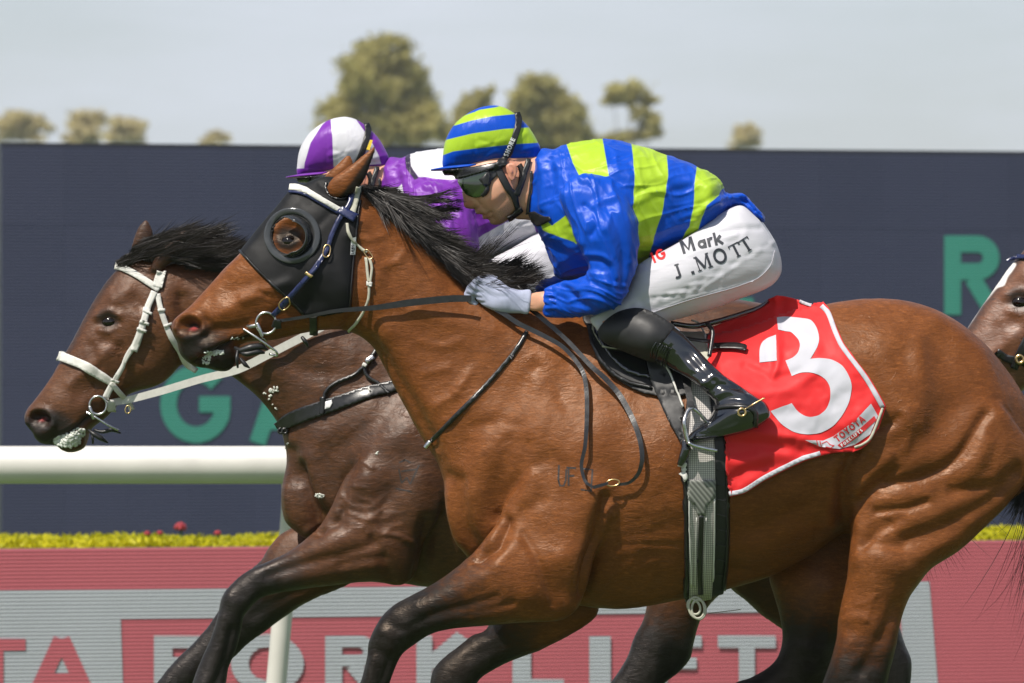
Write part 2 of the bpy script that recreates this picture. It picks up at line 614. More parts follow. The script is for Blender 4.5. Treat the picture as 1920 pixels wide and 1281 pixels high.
def letter(ch, t):
    """list of (points, closed), advance width; t = stroke weight"""
    h = t / 2
    o, c = False, True
    G_ = {
        'T': ([([(0, 1 - h), (.78, 1 - h)], o), ([(.39, 0), (.39, 1 - h)], o)], .78),
        'O': ([(arc(.44, .5, .44 - h, .5 - h, 0, 345, 24), c)], .88),
        'A': ([([(h * .8, 0), (.42, 1)], o), ([(.84 - h * .8, 0), (.42, 1)], o), ([(.2, .28), (.64, .28)], o)], .84),
        'Y': ([([(h, 1), (.39, .48)], o), ([(.78 - h, 1), (.39, .48)], o), ([(.39, 0), (.39, .52)], o)], .78),
        'F': ([([(h, 0), (h, 1)], o), ([(0, 1 - h), (.62, 1 - h)], o), ([(0, .5), (.56, .5)], o)], .62),
        'E': ([([(h, 0), (h, 1)], o), ([(0, 1 - h), (.62, 1 - h)], o), ([(0, .5), (.56, .5)], o), ([(0, h), (.62, h)], o)], .62),
        'L': ([([(h, 0), (h, 1)], o), ([(0, h), (.6, h)], o)], .6),
        'I': ([([(h, 0), (h, 1)], o)], t),
        'H': ([([(h, 0), (h, 1)], o), ([(.72 - h, 0), (.72 - h, 1)], o), ([(h, .5), (.72 - h, .5)], o)], .72),
        'K': ([([(h, 0), (h, 1)], o), ([(.74 - h, 1), (h, .42)], o), ([(.28, .56), (.76 - h, 0)], o)], .76),
        'R': ([([(h, 0), (h, 1)], o), ([(0, 1 - h), (.42, 1 - h)] + arc(.42, .72, .28 - h, .28 - h, 80, -80, 10) + [(.42, .44 + h), (0, .44 + h)], o), ([(.36, .46), (.7 - h * .6, 0)], o)], .72),
        'S': ([(arc(.34, .735, .33 - h, .265 - h, 35, 270, 14) + arc(.34, .265, .33 - h, .265 - h, 90, -145, 14)[0:], o)], .68),
        'G': ([(arc(.46, .5, .46 - h, .5 - h, 42, 335, 22) + [(.9 - h, .48)], o), ([(.5, .5), (.9, .5)], o)], .92),
        'D': ([([(h, 0), (h, 1 - h), (.3, 1 - h)] + arc(.34, .5, .44 - h, .5 - h, 88, -88, 16) + [(.3, h), (0, h)], o)], .8),
        'N': ([([(h, 0), (h, 1)], o), ([(h, 1), (.74 - h, 0)], o), ([(.74 - h, 0), (.74 - h, 1)], o)], .74),
        'M': ([([(h, 0), (h, 1)], o), ([(h, 1), (.46, .2), (.92 - h, 1)], o), ([(.92 - h, 0), (.92 - h, 1)], o)], .92),
        'U': ([([(h, 1), (h, .3)] + arc(.36, .32, .36 - h, .32 - h, 180, 360, 12) + [(.72 - h, .3), (.72 - h, 1)], o)], .72),
        'W': ([([(h, 1), (.26, 0), (.5, .8), (.74, 0), (1 - h, 1)], o)], 1.0),
        'a': ([(arc(.27, .27, .27 - h, .27 - h, 0, 345, 16), c), ([(.54 - h, 0), (.54 - h, .54)], o)], .54),
        'r': ([([(h, 0), (h, .54)], o), (arc(.26, .3, .26 - h, .24 - h * .6, 165, 60, 8), o)], .34),
        'k': ([([(h, 0), (h, .8)], o), ([(.46, .54), (h, .22)], o), ([(.2, .32), (.5, 0)], o)], .5),
        '.': ([([(0, h), (t, h)], o)], t),
        '[': ([([(h, 0), (h, 1), (.5, 1 - h), (.5 , 0 + h), (0, h)], o)], .55),
    }
    # serif letters
    s = .16
    G_['j'] = ([([(.34, 1), (.34, .2)] + arc(.17, .2, .17, .2 - h, 0, -150, 8), o), ([(.34 - s, 1 - h * .5), (.34 + s, 1 - h * .5)], 's')], .5)
    G_['m'] = ([([(.13, 0), (.13, 1)], 's'), ([(.13, 1), (.52, .1)], o), ([(.52, .1), (.9, 1)], 's'), ([(.9, 0), (.9, 1)], o), ([(0, h * .4), (.27, h * .4)], 's'), ([(.72, h * .4), (1.06, h * .4)], 's'), ([(0, 1 - h * .4), (.16, 1 - h * .4)], 's'), ([(.88, 1 - h * .4), (1.04, 1 - h * .4)], 's')], 1.06)
    G_['o'] = ([(arc(.45, .5, .45 - h, .5 - h * .6, 0, 345, 24), c)], .9)
    G_['t'] = ([([(.4, 0), (.4, 1)], o), ([(0, 1 - h * .4), (.8, 1 - h * .4)], 's'), ([(.03, 1), (.03, .78)], 's'), ([(.77, 1), (.77, .78)], 's'), ([(.24, h * .4), (.56, h * .4)], 's')], .8)
    return G_[ch]

def text_strokes(txt, org, hgt, ang=0.0, t=.17, gap=.12, sx=1.0, skew=0.0, xs=None, up=None, stretch=1.0):
    """pixel-space loops for a line of text; org = lower-left corner, ang degrees (rising to the right)"""
    out, x = [], 0.0
    ca, sa = math.cos(math.radians(ang)), math.sin(math.radians(ang))
    for i, ch in enumerate(txt):
        if ch == ' ':
            x += .45
            continue
        st, adv = letter(ch, t)
        if xs is not None:
            x = xs[i]
        for pts, mode in st:
            tt = t * (.45 if mode == 's' else 1)
            p = np.array(pts, float)
            p[:, 0] = p[:, 0] * sx + x + skew * p[:, 1]
            lp = ribbon_loops(p, tt, mode is True)
            L = []
            for l in lp:
                X, Y = l[:, 0] * hgt * stretch, l[:, 1] * hgt
                L.append(np.stack((org[0] + X * ca - Y * sa, org[1] - X * sa - Y * ca), 1))
            out.append(L)
        x += adv * sx + gap
    return out
# ------------------------------------------------------------------ materials (node based)
class NB:
    def __init__(self, name):
        self.m = bpy.data.materials.new(name)
        self.m.use_nodes = True
        self.t = self.m.node_tree
        self.b = self.t.nodes['Principled BSDF']
        self.out = self.t.nodes['Material Output']
        self.co = self.t.nodes.new('ShaderNodeTexCoord').outputs['Object']
    def n(self, ty, **kw):
        x = self.t.nodes.new(ty)
        for k, v in kw.items():
            setattr(x, k, v)
        return x
    def l(self, a, b):
        self.t.links.new(a, b)
    def set(self, **kw):
        for k, v in kw.items():
            self.b.inputs[k.replace('_', ' ')].default_value = v
    def mapped(self, scale, rot=(0, 0, 0)):
        m = self.n('ShaderNodeMapping')
        m.inputs['Scale'].default_value = scale
        m.inputs['Rotation'].default_value = rot
        self.l(self.co, m.inputs['Vector'])
        return m.outputs['Vector']
    def noise(self, scale, detail=4, rough=.55, vec=None, dist=0.0):
        x = self.n('ShaderNodeTexNoise')
        x.inputs['Scale'].default_value = scale
        x.inputs['Detail'].default_value = detail
        x.inputs['Roughness'].default_value = rough
        x.inputs['Distortion'].default_value = dist
        self.l(vec if vec is not None else self.co, x.inputs['Vector'])
        return x.outputs['Fac']
    def attr(self, name):
        x = self.n('ShaderNodeAttribute')
        x.attribute_name = name
        return x.outputs['Fac']
    def ramp(self, fac, stops, interp='LINEAR'):
        r = self.n('ShaderNodeValToRGB')
        r.color_ramp.interpolation = interp
        e = r.color_ramp.elements
        while len(e) < len(stops):
            e.new(0.5)
        for i, (p, c) in enumerate(stops):
            e[i].position = p
            e[i].color = (c, c, c, 1) if not hasattr(c, '__len__') else tuple(c) + (1,)
        self.l(fac, r.inputs['Fac'])
        return r.outputs['Color']
    def rng(self, val, a, b, c=0.0, d=1.0, smooth=False):
        x = self.n('ShaderNodeMapRange')
        x.interpolation_type = 'SMOOTHSTEP' if smooth else 'LINEAR'
        for i, v in zip((1, 2, 3, 4), (a, b, c, d)):
            x.inputs[i].default_value = v
        self.l(val, x.inputs[0])
        return x.outputs[0]
    def mix(self, fac, a, b, mode='MIX'):
        x = self.n('ShaderNodeMix')
        x.data_type = 'RGBA'
        x.blend_type = mode
        for s, v in ((0, fac), (6, a), (7, b)):
            if isinstance(v, (int, float)):
                x.inputs[s].default_value = v if s == 0 else (v, v, v, 1)
            elif hasattr(v, '__len__'):
                x.inputs[s].default_value = tuple(v) + (1,)
            else:
                self.l(v, x.inputs[s])
        return x.outputs[2]
    def math(self, op, a, b=0.0):
        x = self.n('ShaderNodeMath')
        x.operation = op
        for s, v in ((0, a), (1, b)):
            if isinstance(v, (int, float)):
                x.inputs[s].default_value = v
            else:
                self.l(v, x.inputs[s])
        return x.outputs[0]
    def bump(self, h, strength=.3, dist=.002, prev=None):
        x = self.n('ShaderNodeBump')
        x.inputs['Strength'].default_value = strength
        x.inputs['Distance'].default_value = dist
        self.l(h, x.inputs['Height'])
        if prev is not None:
            self.l(prev, x.inputs['Normal'])
        return x.outputs['Normal']
    def col(self, c):
        if hasattr(c, '__len__'):
            self.b.inputs['Base Color'].default_value = tuple(c) + (1,)
        else:
            self.l(c, self.b.inputs['Base Color'])
    def rough(self, r):
        if isinstance(r, float):
            self.b.inputs['Roughness'].default_value = r
        else:
            self.l(r, self.b.inputs['Roughness'])
    def norm(self, n):
        self.l(n, self.b.inputs['Normal'])

def simple(name, c, rough=.5, metal=0.0, var=.25, vscale=30, bump=0.0, bscale=200, spec=.5, coat=0.0, sheen=0.0):
    b = NB(name)
    n = b.noise(vscale, 4)
    c2 = tuple(x * (1 - var) for x in c)
    c3 = tuple(min(1, x * (1 + var * .5)) for x in c)
    b.col(b.ramp(n, [(.3, c2), (.7, c3)]))
    b.set(Metallic=metal, Specular_IOR_Level=spec, Coat_Weight=coat, Coat_Roughness=.08, Sheen_Weight=sheen)
    b.rough(b.rng(n, .3, .7, rough * .85, min(1, rough * 1.15)))
    if bump:
        b.norm(b.bump(b.noise(bscale, 3), bump, .001))
    return b.m

def coat_mat(name, body, light, black, rough=.42, sweat=0.5, blaze=False, tint=(1, 1, 1), contrast=1.0):
    b = NB(name)
    n1 = b.noise(3.2, 5, .6)
    n2 = b.noise(13, 5, .65, dist=.4)
    lay = b.mapped((230, 60, 420), (0, .5, 0))
    hair = b.noise(1.0, 2, .5, lay)
    streak = b.noise(1.0, 3, .6, b.mapped((26, 30, 110), (0, -.45, 0)), .5)
    c = b.mix(b.rng(n1, .35, .68), body, light)
    c = b.mix(b.rng(n2, .42, .74, 0, .50), c, tuple(x * .50 for x in body))
    c = b.mix(b.rng(streak, .40, .70, 0, .38), c, tuple(x * .50 for x in body))
    c = b.mix(b.rng(streak, .40, .25, 0, .30), c, tuple(min(1, x * 1.5) for x in light))
    c = b.mix(b.rng(hair, .35, .7, .0, .42), c, tuple(x * .45 for x in body))
    lay2 = b.noise(1.0, 3, .6, b.mapped((58, 60, 250), (0, -.35, 0)), .6)
    c = b.mix(b.rng(lay2, .42, .70, 0, .50), c, tuple(x * .48 for x in body))
    c = b.mix(b.rng(lay2, .42, .22, 0, .35), c, tuple(min(1, x * 1.5) for x in light))
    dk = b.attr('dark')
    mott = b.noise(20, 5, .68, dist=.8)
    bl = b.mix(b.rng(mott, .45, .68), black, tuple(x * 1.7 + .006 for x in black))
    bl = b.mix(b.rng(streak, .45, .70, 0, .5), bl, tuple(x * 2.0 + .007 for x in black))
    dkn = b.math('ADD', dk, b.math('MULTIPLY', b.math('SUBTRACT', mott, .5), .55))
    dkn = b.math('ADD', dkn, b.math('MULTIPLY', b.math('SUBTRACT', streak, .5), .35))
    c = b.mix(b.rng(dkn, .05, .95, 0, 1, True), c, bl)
    c = b.mix(b.attr('pink'), c, (.36, .06, .06))
    if blaze:
        c = b.mix(b.rng(b.attr('blaze'), -.0025, .0025, 0, 1, True), c, (.68, .66, .63))
    b.col(c)
    b.rough(b.rng(b.noise(7, 4, .6), .3, .7, rough - .10, rough + .16))
    b.set(Specular_IOR_Level=sweat)
    b.b.inputs['Specular Tint'].default_value = tint + (1,)
    wr = b.noise(30, 5, .66, b.mapped((1.0, 1.0, .55), (0, -.35, 0)), 1.0)
    wl = b.noise(1.0, 3, .6, b.mapped((20, 24, 46), (0, .9, 0)), 1.4)
    def veins(scale, wid, seed, lo):
        vein = b.n('ShaderNodeTexVoronoi')
        vein.feature = 'DISTANCE_TO_EDGE'
        vein.inputs['Scale'].default_value = scale
        dn = b.n('ShaderNodeTexNoise'); dn.inputs['Scale'].default_value = 9; dn.inputs['Detail'].default_value = 4
        b.l(b.co, dn.inputs['Vector'])
        va = b.n('ShaderNodeVectorMath'); va.operation = 'MULTIPLY_ADD'
        va.inputs[1].default_value = (.28, .28, .28)
        b.l(dn.outputs['Color'], va.inputs[0]); b.l(b.co, va.inputs[2])
        b.l(va.outputs[0], vein.inputs['Vector'])
        return b.math('MULTIPLY', b.rng(vein.outputs['Distance'], 0, wid, 1, 0, True), b.rng(b.noise(5.5, 2), lo, lo + .1, 0, 1, True))
    nrm = b.bump(veins(8.5, .018, 0, .54), .30 * contrast, .004)
    nrm = b.bump(b.noise(9, 3, .5), .34 * contrast, .014, nrm)
    nrm = b.bump(wl, .34 * contrast, .006, nrm)
    nrm = b.bump(lay2, .30, .0022, nrm)
    nrm = b.bump(wr, .15 * contrast, .005, nrm)
    nrm = b.bump(streak, .16, .002, nrm)
    nrm = b.bump(hair, .26, .0014, nrm)
    b.norm(nrm)
    return b.m

M = {}
M['bay'] = coat_mat('bay_coat', (.170, .0535, .0135), (.252, .087, .0255), (.007, .006, .0055), .40, .27, tint=(1.0, .80, .64))
M['dark_bay'] = coat_mat('dark_bay_coat', (.098, .036, .0140), (.155, .064, .026), (.009, .0075, .007), .42, .36, tint=(1.0, .90, .84))
M['brown_bay'] = coat_mat('brown_bay_coat', (.17, .062, .024), (.23, .092, .042), (.010, .009, .008), .42, .6, blaze=True)
M['hair'] = simple('black_hair', (.014, .0105, .0085), .5, 0, .6, 45, 0, spec=.35)
M['hair_soft'] = simple('dark_hair', (.026, .020, .017), .5, 0, .5, 60, 0)
M['hoof'] = simple('hoof_horn', (.05, .04, .035), .5)
M['black_leather'] = simple('black_leather', (.012, .012, .013), .32, 0, .4, 60, .25, 500, spec=.6)
M['navy_leather'] = simple('navy_leather', (.012, .018, .075), .3, 0, .3, 60, .2, 500, spec=.6)
M['hood'] = simple('black_lycra', (.0035, .0035, .004), .62, 0, .35, 25, .25, 900, spec=.3)
M['plastic'] = simple('smoked_plastic', (.045, .048, .05), .14, 0, .3, 25, spec=.6)
M['plastic_dark'] = simple('dark_plastic', (.02, .021, .023), .25, 0, .3, 25, spec=.6)
M['white_web'] = simple('white_webbing', (.60, .59, .55), .55, 0, .10, 60, .3, 600)
M['beige_web'] = simple('beige_webbing', (.42, .41, .33), .6, 0, .15, 90, .4, 700)
M['steel'] = simple('steel', (.55, .55, .55), .28, 1.0, .15, 60)
M['brass'] = simple('brass', (.72, .50, .24), .28, 1.0, .15, 60)
M['foam'] = simple('foam', (.62, .64, .58), .35, 0, .35, 90, .6, 160)
M['red_cloth'] = simple('red_cloth', (.64, .012, .014), .62, 0, .06, 12, .3, 900, spec=.35, sheen=.1)
M['white_cloth'] = simple('white_cloth', (.47, .47, .52), .7, 0, .05, 20, .25, 800, spec=.3)
M['print_white'] = simple('white_print', (.72, .72, .74), .6, 0, .05, 40)
M['print_red'] = simple('red_print', (.55, .02, .025), .6, 0, .05, 40)
M['print_black'] = simple('dark_print', (.022, .026, .036), .6, 0, .15, 40)
M['print_logo_red'] = simple('logo_red_print', (.72, .012, .014), .6, 0, .05, 40)
M['brand'] = simple('brand_scar', (.028, .020, .017), .5, 0, .5, 90)
b = NB('skin')
c = b.mix(b.rng(b.noise(60, 4), .3, .7, 0, .35), (.60, .315, .205), (.47, .225, .14))
c = b.mix(b.attr('blush'), c, (.52, .15, .105))
c = b.mix(b.math('MULTIPLY', b.attr('stubble'), b.rng(b.noise(420, 2), .35, .7, .15, .9)), c, (.13, .085, .065))
b.col(c); b.rough(.43); b.set(Subsurface_Weight=.08, Subsurface_Scale=.006)
b.norm(b.bump(b.noise(300, 3), .22, .0008, b.bump(b.noise(45, 3), .2, .003)))
M['skin'] = b.m
M['eye'] = simple('eye', (.006, .0035, .0025), .06, 0, .4, 20, spec=.5)
M['lens'] = simple('green_lens', (.012, .03, .004), .06, 0, .3, 20, coat=1.0, spec=.8)
M['black_rubber'] = simple('black_rubber', (.013, .013, .014), .42, 0, .3, 60, .2, 300)
M['glove'] = simple('pale_glove', (.36, .39, .52), .75, 0, .08, 60, .35, 700, spec=.25)
M['patent'] = simple('patent_leather', (.006, .007, .010), .12, 0, .3, 30, .12, 60, spec=.8, coat=.8)
M['gaiter'] = simple('black_stretch', (.011, .011, .012), .55, 0, .3, 40, .2, 700, sheen=.03)
M['hatband'] = simple('yellow_tag', (.6, .42, .01), .5, 0, .1, 40)

def silk_mat(name, cols, attrs, rough=.40, crisp=.0012):
    """cols[0] base, then one colour per signed-distance attribute"""
    b = NB(name)
    c = cols[0]
    for k, a in zip(cols[1:], attrs):
        c = b.mix(b.rng(b.attr(a), -crisp, crisp, 0, 1), c, k)
    n = b.noise(9, 3)
    c = b.mix(b.rng(n, .3, .7, 0, .12), c, (0, 0, 0))
    b.col(c)
    b.rough(b.rng(b.noise(26, 4), .3, .7, rough - .05, rough + .1))
    b.set(Specular_IOR_Level=.48, Anisotropic=.5, Sheen_Weight=.06, Sheen_Roughness=.3)
    b.l(b.mix(.42, c, (1, 1, 1)), b.b.inputs['Specular Tint'])
    thr = b.noise(1, 2, .5, b.mapped((700, 700, 120)))
    f1 = b.noise(11, 3, .5, b.mapped((1.0, 1.0, .55), (0, .6, 0)), 1.2)
    f2 = b.noise(30, 3, .5, b.mapped((1, 1, .4), (0, .5, 0)), .9)
    def ridge(f, pw=2.2):
        r = b.math('SUBTRACT', 1.0, b.math('ABSOLUTE', b.math('MULTIPLY', b.math('SUBTRACT', f, .5), 5.0)))
        return b.math('POWER', b.math('MAXIMUM', r, 0.0), pw)
    g1 = b.noise(7.5, 2, .45, b.mapped((1.0, 1.0, .45), (0, .7, 0)), 1.6)
    g2 = b.noise(15, 2, .45, b.mapped((1.0, 1.0, .4), (0, -.5, 0)), 1.8)
    nrm = b.bump(f1, .14, .02)
    nrm = b.bump(ridge(g1), .10, .010, nrm)
    nrm = b.bump(ridge(g2), .08, .005, nrm)
    nrm = b.bump(f2, .07, .005, nrm)
    nrm = b.bump(thr, .08, .0006, nrm)
    b.norm(nrm)
    return b.m

BLUE, LIME = (.002, .064, .48), (.36, .54, .030)
PURP, WHITE = (.17, .030, .33), (.62, .62, .66)
M['silk'] = silk_mat('blue_lime_silk', (BLUE, LIME), ('lime',))
M['cap'] = silk_mat('blue_lime_cap_silk', (BLUE, LIME), ('lime',), .34)
M['silk2'] = silk_mat('purple_white_silk', (PURP, WHITE, (.03, .02, .05)), ('white', 'trim'))
M['cap2'] = silk_mat('purple_white_cap_silk', (WHITE, PURP), ('purple',), .36)
b = NB('white_breeches')
b.col(b.mix(b.rng(b.noise(6, 3), .3, .7, 0, .3), (.53, .525, .57), (.47, .465, .515)))
b.rough(.58); b.set(Specular_IOR_Level=.4, Sheen_Weight=.1)
nr = b.bump(b.noise(1, 3, .5, b.mapped((7, 7, 40), (0, .55, 0)), .4), .26, .006)
nr = b.bump(b.noise(500, 2), .15, .0006, nr)
b.norm(nr)
M['breeches'] = b.m

b = NB('checked_webbing')
w1 = b.n('ShaderNodeTexWave'); w1.bands_direction = 'X'; w1.inputs['Scale'].default_value = 62
w2 = b.n('ShaderNodeTexWave'); w2.bands_direction = 'Z'; w2.inputs['Scale'].default_value = 62
b.l(b.co, w1.inputs['Vector']); b.l(b.co, w2.inputs['Vector'])
k = b.math('MAXIMUM', b.rng(w1.outputs['Fac'], .72, .9), b.rng(w2.outputs['Fac'], .72, .9))
b.col(b.mix(k, (.55, .52, .49), (.16, .15, .15)))
b.rough(.7); b.norm(b.bump(k, .3, .001))
M['check'] = b.m
b = NB('ribbed_webbing')
w1 = b.n('ShaderNodeTexWave'); w1.bands_direction = 'DIAGONAL'; w1.inputs['Scale'].default_value = 45
b.l(b.co, w1.inputs['Vector'])
b.col(b.mix(w1.outputs['Fac'], (.09, .095, .085), (.24, .245, .22)))
b.rough(.6); b.norm(b.bump(w1.outputs['Fac'], .5, .0015))
M['ribbed'] = b.m

def led_mat(name, c, pitch, dark=.62, rough=.55):
    b = NB(name)
    w = b.n('ShaderNodeTexWave'); w.bands_direction = 'Z'; w.wave_profile = 'SIN'
    w.inputs['Scale'].default_value = math.pi * 2 / pitch / 20.0
    b.l(b.co, w.inputs['Vector'])
    f = b.rng(w.outputs['Fac'], .25, .75, 0, 1, True)
    n = b.noise(1.0, 3, .6, b.mapped((3.0, 3.0, .5)))
    c2 = b.mix(b.rng(n, .35, .65, 0, .22), c, tuple(x * .72 for x in c))
    b.col(b.mix(f, tuple(x * dark for x in c), c2))
    b.rough(rough); b.norm(b.bump(f, .4, .004))
    return b.m
# ------------------------------------------------------------------ ground and background
def flat(name, quad, mat, kind='structure', label=None):
    o = new_mesh(name, quad, [(0, 1, 2, 3)], mat, smooth=False)
    tag(o, label, kind=kind)
    return o

b = NB('turf')
b.col(b.ramp(b.noise(1.2, 6, .65), [(.3, (.045, .085, .018)), (.7, (.09, .15, .03))]))
b.rough(.9); b.norm(b.bump(b.noise(60, 4), .6, .02))
flat('ground', [(-3000, -400, 0), (3000, -400, 0), (3000, 3500, 0), (-3000, 3500, 0)], b.m, label='green turf of the racecourse')

def wall_plane(dl, ratio):
    """vertical plane that the view rays at u=0 and u=1920 meet at depths dl and dl/ratio"""
    d1, d2 = dl, dl / ratio
    x1, x2 = -CU / F * d1, CU / F * d2
    bb = (d2 - d1) / (x2 - x1)
    aa = d1 - bb * x1
    def at(u, v, back=0.0):
        d = aa / (1 - bb * (u - CU) / F)
        p = np.array(((u - CU) / F * d, d - D0, CAMZ - (v - CV) / F * d))
        n = np.array((bb, -1.0, 0)) / math.hypot(bb, 1)
        return p - n * back
    return at

def board_frame(at, u0, u1):
    a, c = at(u0, CV), at(u1, CV)
    ex = (c - a) / np.linalg.norm(c - a)
    n = np.array((ex[1], -ex[0], 0))         # towards the camera
    return a, c, ex, n

def box_on(name, at, u0, u1, z0, z1, depth, mat, parent=None, smooth=False):
    a, c, ex, n = board_frame(at, u0, u1)
    vs = []
    for q in (a, c):
        for back in (0, depth):
            for z in (z0, z1):
                p = q - n * back
                vs.append((p[0], p[1], z))
    fs = [(0, 4, 5, 1), (2, 3, 7, 6), (0, 1, 3, 2), (4, 6, 7, 5), (1, 5, 7, 3), (0, 2, 6, 4)]
    return new_mesh(name, vs, fs, mat, parent, smooth=smooth)

def plane_shape(name, strokes, at, lift, mat, parent, spacing=60):
    uv, fs = tri_shape(strokes, spacing)
    co = np.array([at(u, v, -lift) for u, v in uv])
    fs = flip_check(co, fs)
    return new_mesh(name, co, fs, mat, parent, smooth=False)

# big navy screen
SCR = wall_plane(34.0, .955)
scr_top = SCR(0, 267)[2]
screen = thing('video_screen', 'dark navy video screen with teal letters behind the running rail', 'screen', tuple(SCR(960, 700)))
M['navy'] = led_mat('navy_led', (.040, .0455, .090), .020, .72, .5)
M['navy2'] = led_mat('navy_led_seam', (.0375, .043, .086), .020, .72, .5)
M['teal'] = led_mat('teal_led', (.045, .26, .20), .020, .78, .5)
M['frame_dark'] = simple('dark_metal', (.03, .032, .045), .5, .2, .2, 10)
box_on('screen_frame', lambda u, v, back=0: SCR(u, v, back + .02), 3, 3543, .25, scr_top, .35, M['frame_dark'], screen)
# cabinets: the modules the screen is put together from
mods = [3 + i * 118 for i in range(31)]
ztops = np.linspace(.30, scr_top - .025, 6)
for i in range(len(mods) - 1):
    for j in range(5):
        box_on('screen_module', SCR, mods[i] + .12, mods[i + 1] - .12, ztops[j] + .0006, ztops[j + 1] - .0006, .018, M['navy'] if (i + j * 2) % 3 else M['navy2'], screen)
def screen_text(txt, u, v, h, xs=None, t=.19):
    for i, ch in enumerate(txt):
        if ch == ' ':
            continue
        st = text_strokes(ch, (u[i], v), h, 0, t=t)
        plane_shape('letter', st, SCR, .006, M['teal'], screen, 60)
screen_text('GA', [300, 470], 831, 146, t=.21)
screen_text('REL', [1770, 1320, 1000], 590, 148, t=.21)

# red advertising board with LED rows
BRD = wall_plane(23.0, .959)
bt = BRD(0, 1031)[2]
board = thing('advertising_board', 'red LED advertising board with grey letters in front of the hedge', 'board', tuple(BRD(960, 1281) * np.array((1, 1, 0))))
M['led_red'] = led_mat('red_led', (.66, .150, .185), .0160, .30)
M['led_grey'] = led_mat('grey_led', (.58, .61, .66), .0160, .26)
box_on('board_panel', lambda u, v, back=0: BRD(u, v, back), -700, 3600, -.02, bt, .14, M['led_red'], board)
for u in (-620, -100, 420, 940, 1460, 1980, 2500, 3020):
    box_on('board_foot', lambda q, v, back=0: BRD(q, v, back + .15), u, u + 40, 0, .5, .06, M['frame_dark'], board)
gp = [(-600, 1110), (226, 1106), (1742, 1090), (-600, 1330), (226, 1160), (1688, 1146), (1762, 1330), (232, 1330), (1696, 1330)]
gco = np.array([BRD(u, v, -.004) for u, v in gp])
new_mesh('grey_panel', gco, [(0, 3, 7, 4, 1), (1, 4, 5, 2), (2, 5, 8, 6)], M['led_grey'], board, smooth=False)
for ch, u, st_ in (('F', 288, 1.55), ('O', 432, 1.42), ('R', 609, 1.42), ('K', 780, 1.32), ('L', 960, 1.55), ('I', 1104, 1.8), ('F', 1215, 1.55), ('T', 1345, 1.34), ('S', 1520, 1.4)):
    st = text_strokes(ch, (u, 1296 if ch not in 'OS' else 1299), 104 if ch not in 'OS' else 110, 0, t=.215, stretch=st_)
    plane_shape('letter', st, BRD, .008, M['led_grey'], board, 90)
for ch, u in (('T', -66), ('A', 54)):
    st = text_strokes(ch, (u, 1304), 107, 0, t=.21, stretch=1.36)
    plane_shape('letter', st, BRD, .008, M['led_red'], board, 90)

# clipped yellow-green hedge between board and screen
def leaf_cloud(name, pts, nrm, size, mat, parent=None, seed=1, jitter=.9, loc=None):
    rs = np.random.RandomState(seed)
    n = len(pts)
    a = rs.normal(size=(n, 3)); a /= np.linalg.norm(a, axis=1, keepdims=True)
    d = nrm * (1 - jitter) + a * jitter
    d /= np.linalg.norm(d, axis=1, keepdims=True) + 1e-9
    r = rs.normal(size=(n, 3))
    t = np.cross(d, r); t /= np.linalg.norm(t, axis=1, keepdims=True) + 1e-9
    s = np.cross(d, t)
    sz = size * rs.uniform(.6, 1.35, (n, 1))
    co = np.stack((pts - t * sz, pts + s * sz * .42 + d * sz * .1, pts + t * sz, pts - s * sz * .42 + d * sz * .1), 1).reshape(-1, 3)
    q = np.arange(n * 4).reshape(-1, 4)
    return new_mesh(name, co, q, mat, parent, smooth=False, loc=loc)

def leaf_mat(name, stops, scale=1.5, trans=.35, rough=.55):
    b = NB(name)
    big = b.noise(scale, 3, .6)
    gi = b.n('ShaderNodeNewGeometry')
    f = b.math('ADD', b.math('MULTIPLY', big, .6), b.math('MULTIPLY', gi.outputs['Random Per Island'], .4))
    c = b.ramp(f, stops)
    b.col(c); b.rough(rough); b.set(Specular_IOR_Level=.3)
    tr = b.n('ShaderNodeBsdfTranslucent'); b.l(c, tr.inputs['Color'])
    ms = b.n('ShaderNodeMixShader'); ms.inputs[0].default_value = trans
    b.l(b.b.outputs[0], ms.inputs[1]); b.l(tr.outputs[0], ms.inputs[2]); b.l(ms.outputs[0], b.out.inputs['Surface'])
    return b.m

rs = np.random.RandomState(3)
HB = wall_plane(23.5, .959)
a, c, ex, n = board_frame(HB, -690, 3580)
L = np.linalg.norm(c - a)
N = 98000
s = rs.uniform(0, L, N); dep = rs.uniform(0, .85, N) ** 1.0
front = rs.uniform(size=N) < .45
dep = np.where(front, rs.uniform(-.05, .12, N), dep)
htop = .674 + .008 * np.sin(s * 3.1) * np.sin(s * 1.3 + 1) + .004 * np.sin(s * 9)
hh = np.where(front, rs.uniform(.1, 1, N), rs.uniform(.93, 1.02, N)) * htop
pts = a[None] + ex[None] * s[:, None] - n[None] * dep[:, None]
pts[:, 2] = hh
M['hedge'] = leaf_mat('hedge_leaf', [(.2, (.20, .23, .010)), (.5, (.54, .50, .012)), (.8, (.66, .60, .018))], 1.2, .4)
hd = leaf_cloud('hedge', pts, np.array([[0, -.4, .9]]), .017, M['hedge'], seed=5, jitter=.8, loc=tuple(a * np.array((1, 1, 0))))
tag(hd, 'low clipped yellow-green hedge along the top of the red board', 'hedge', kind='stuff')
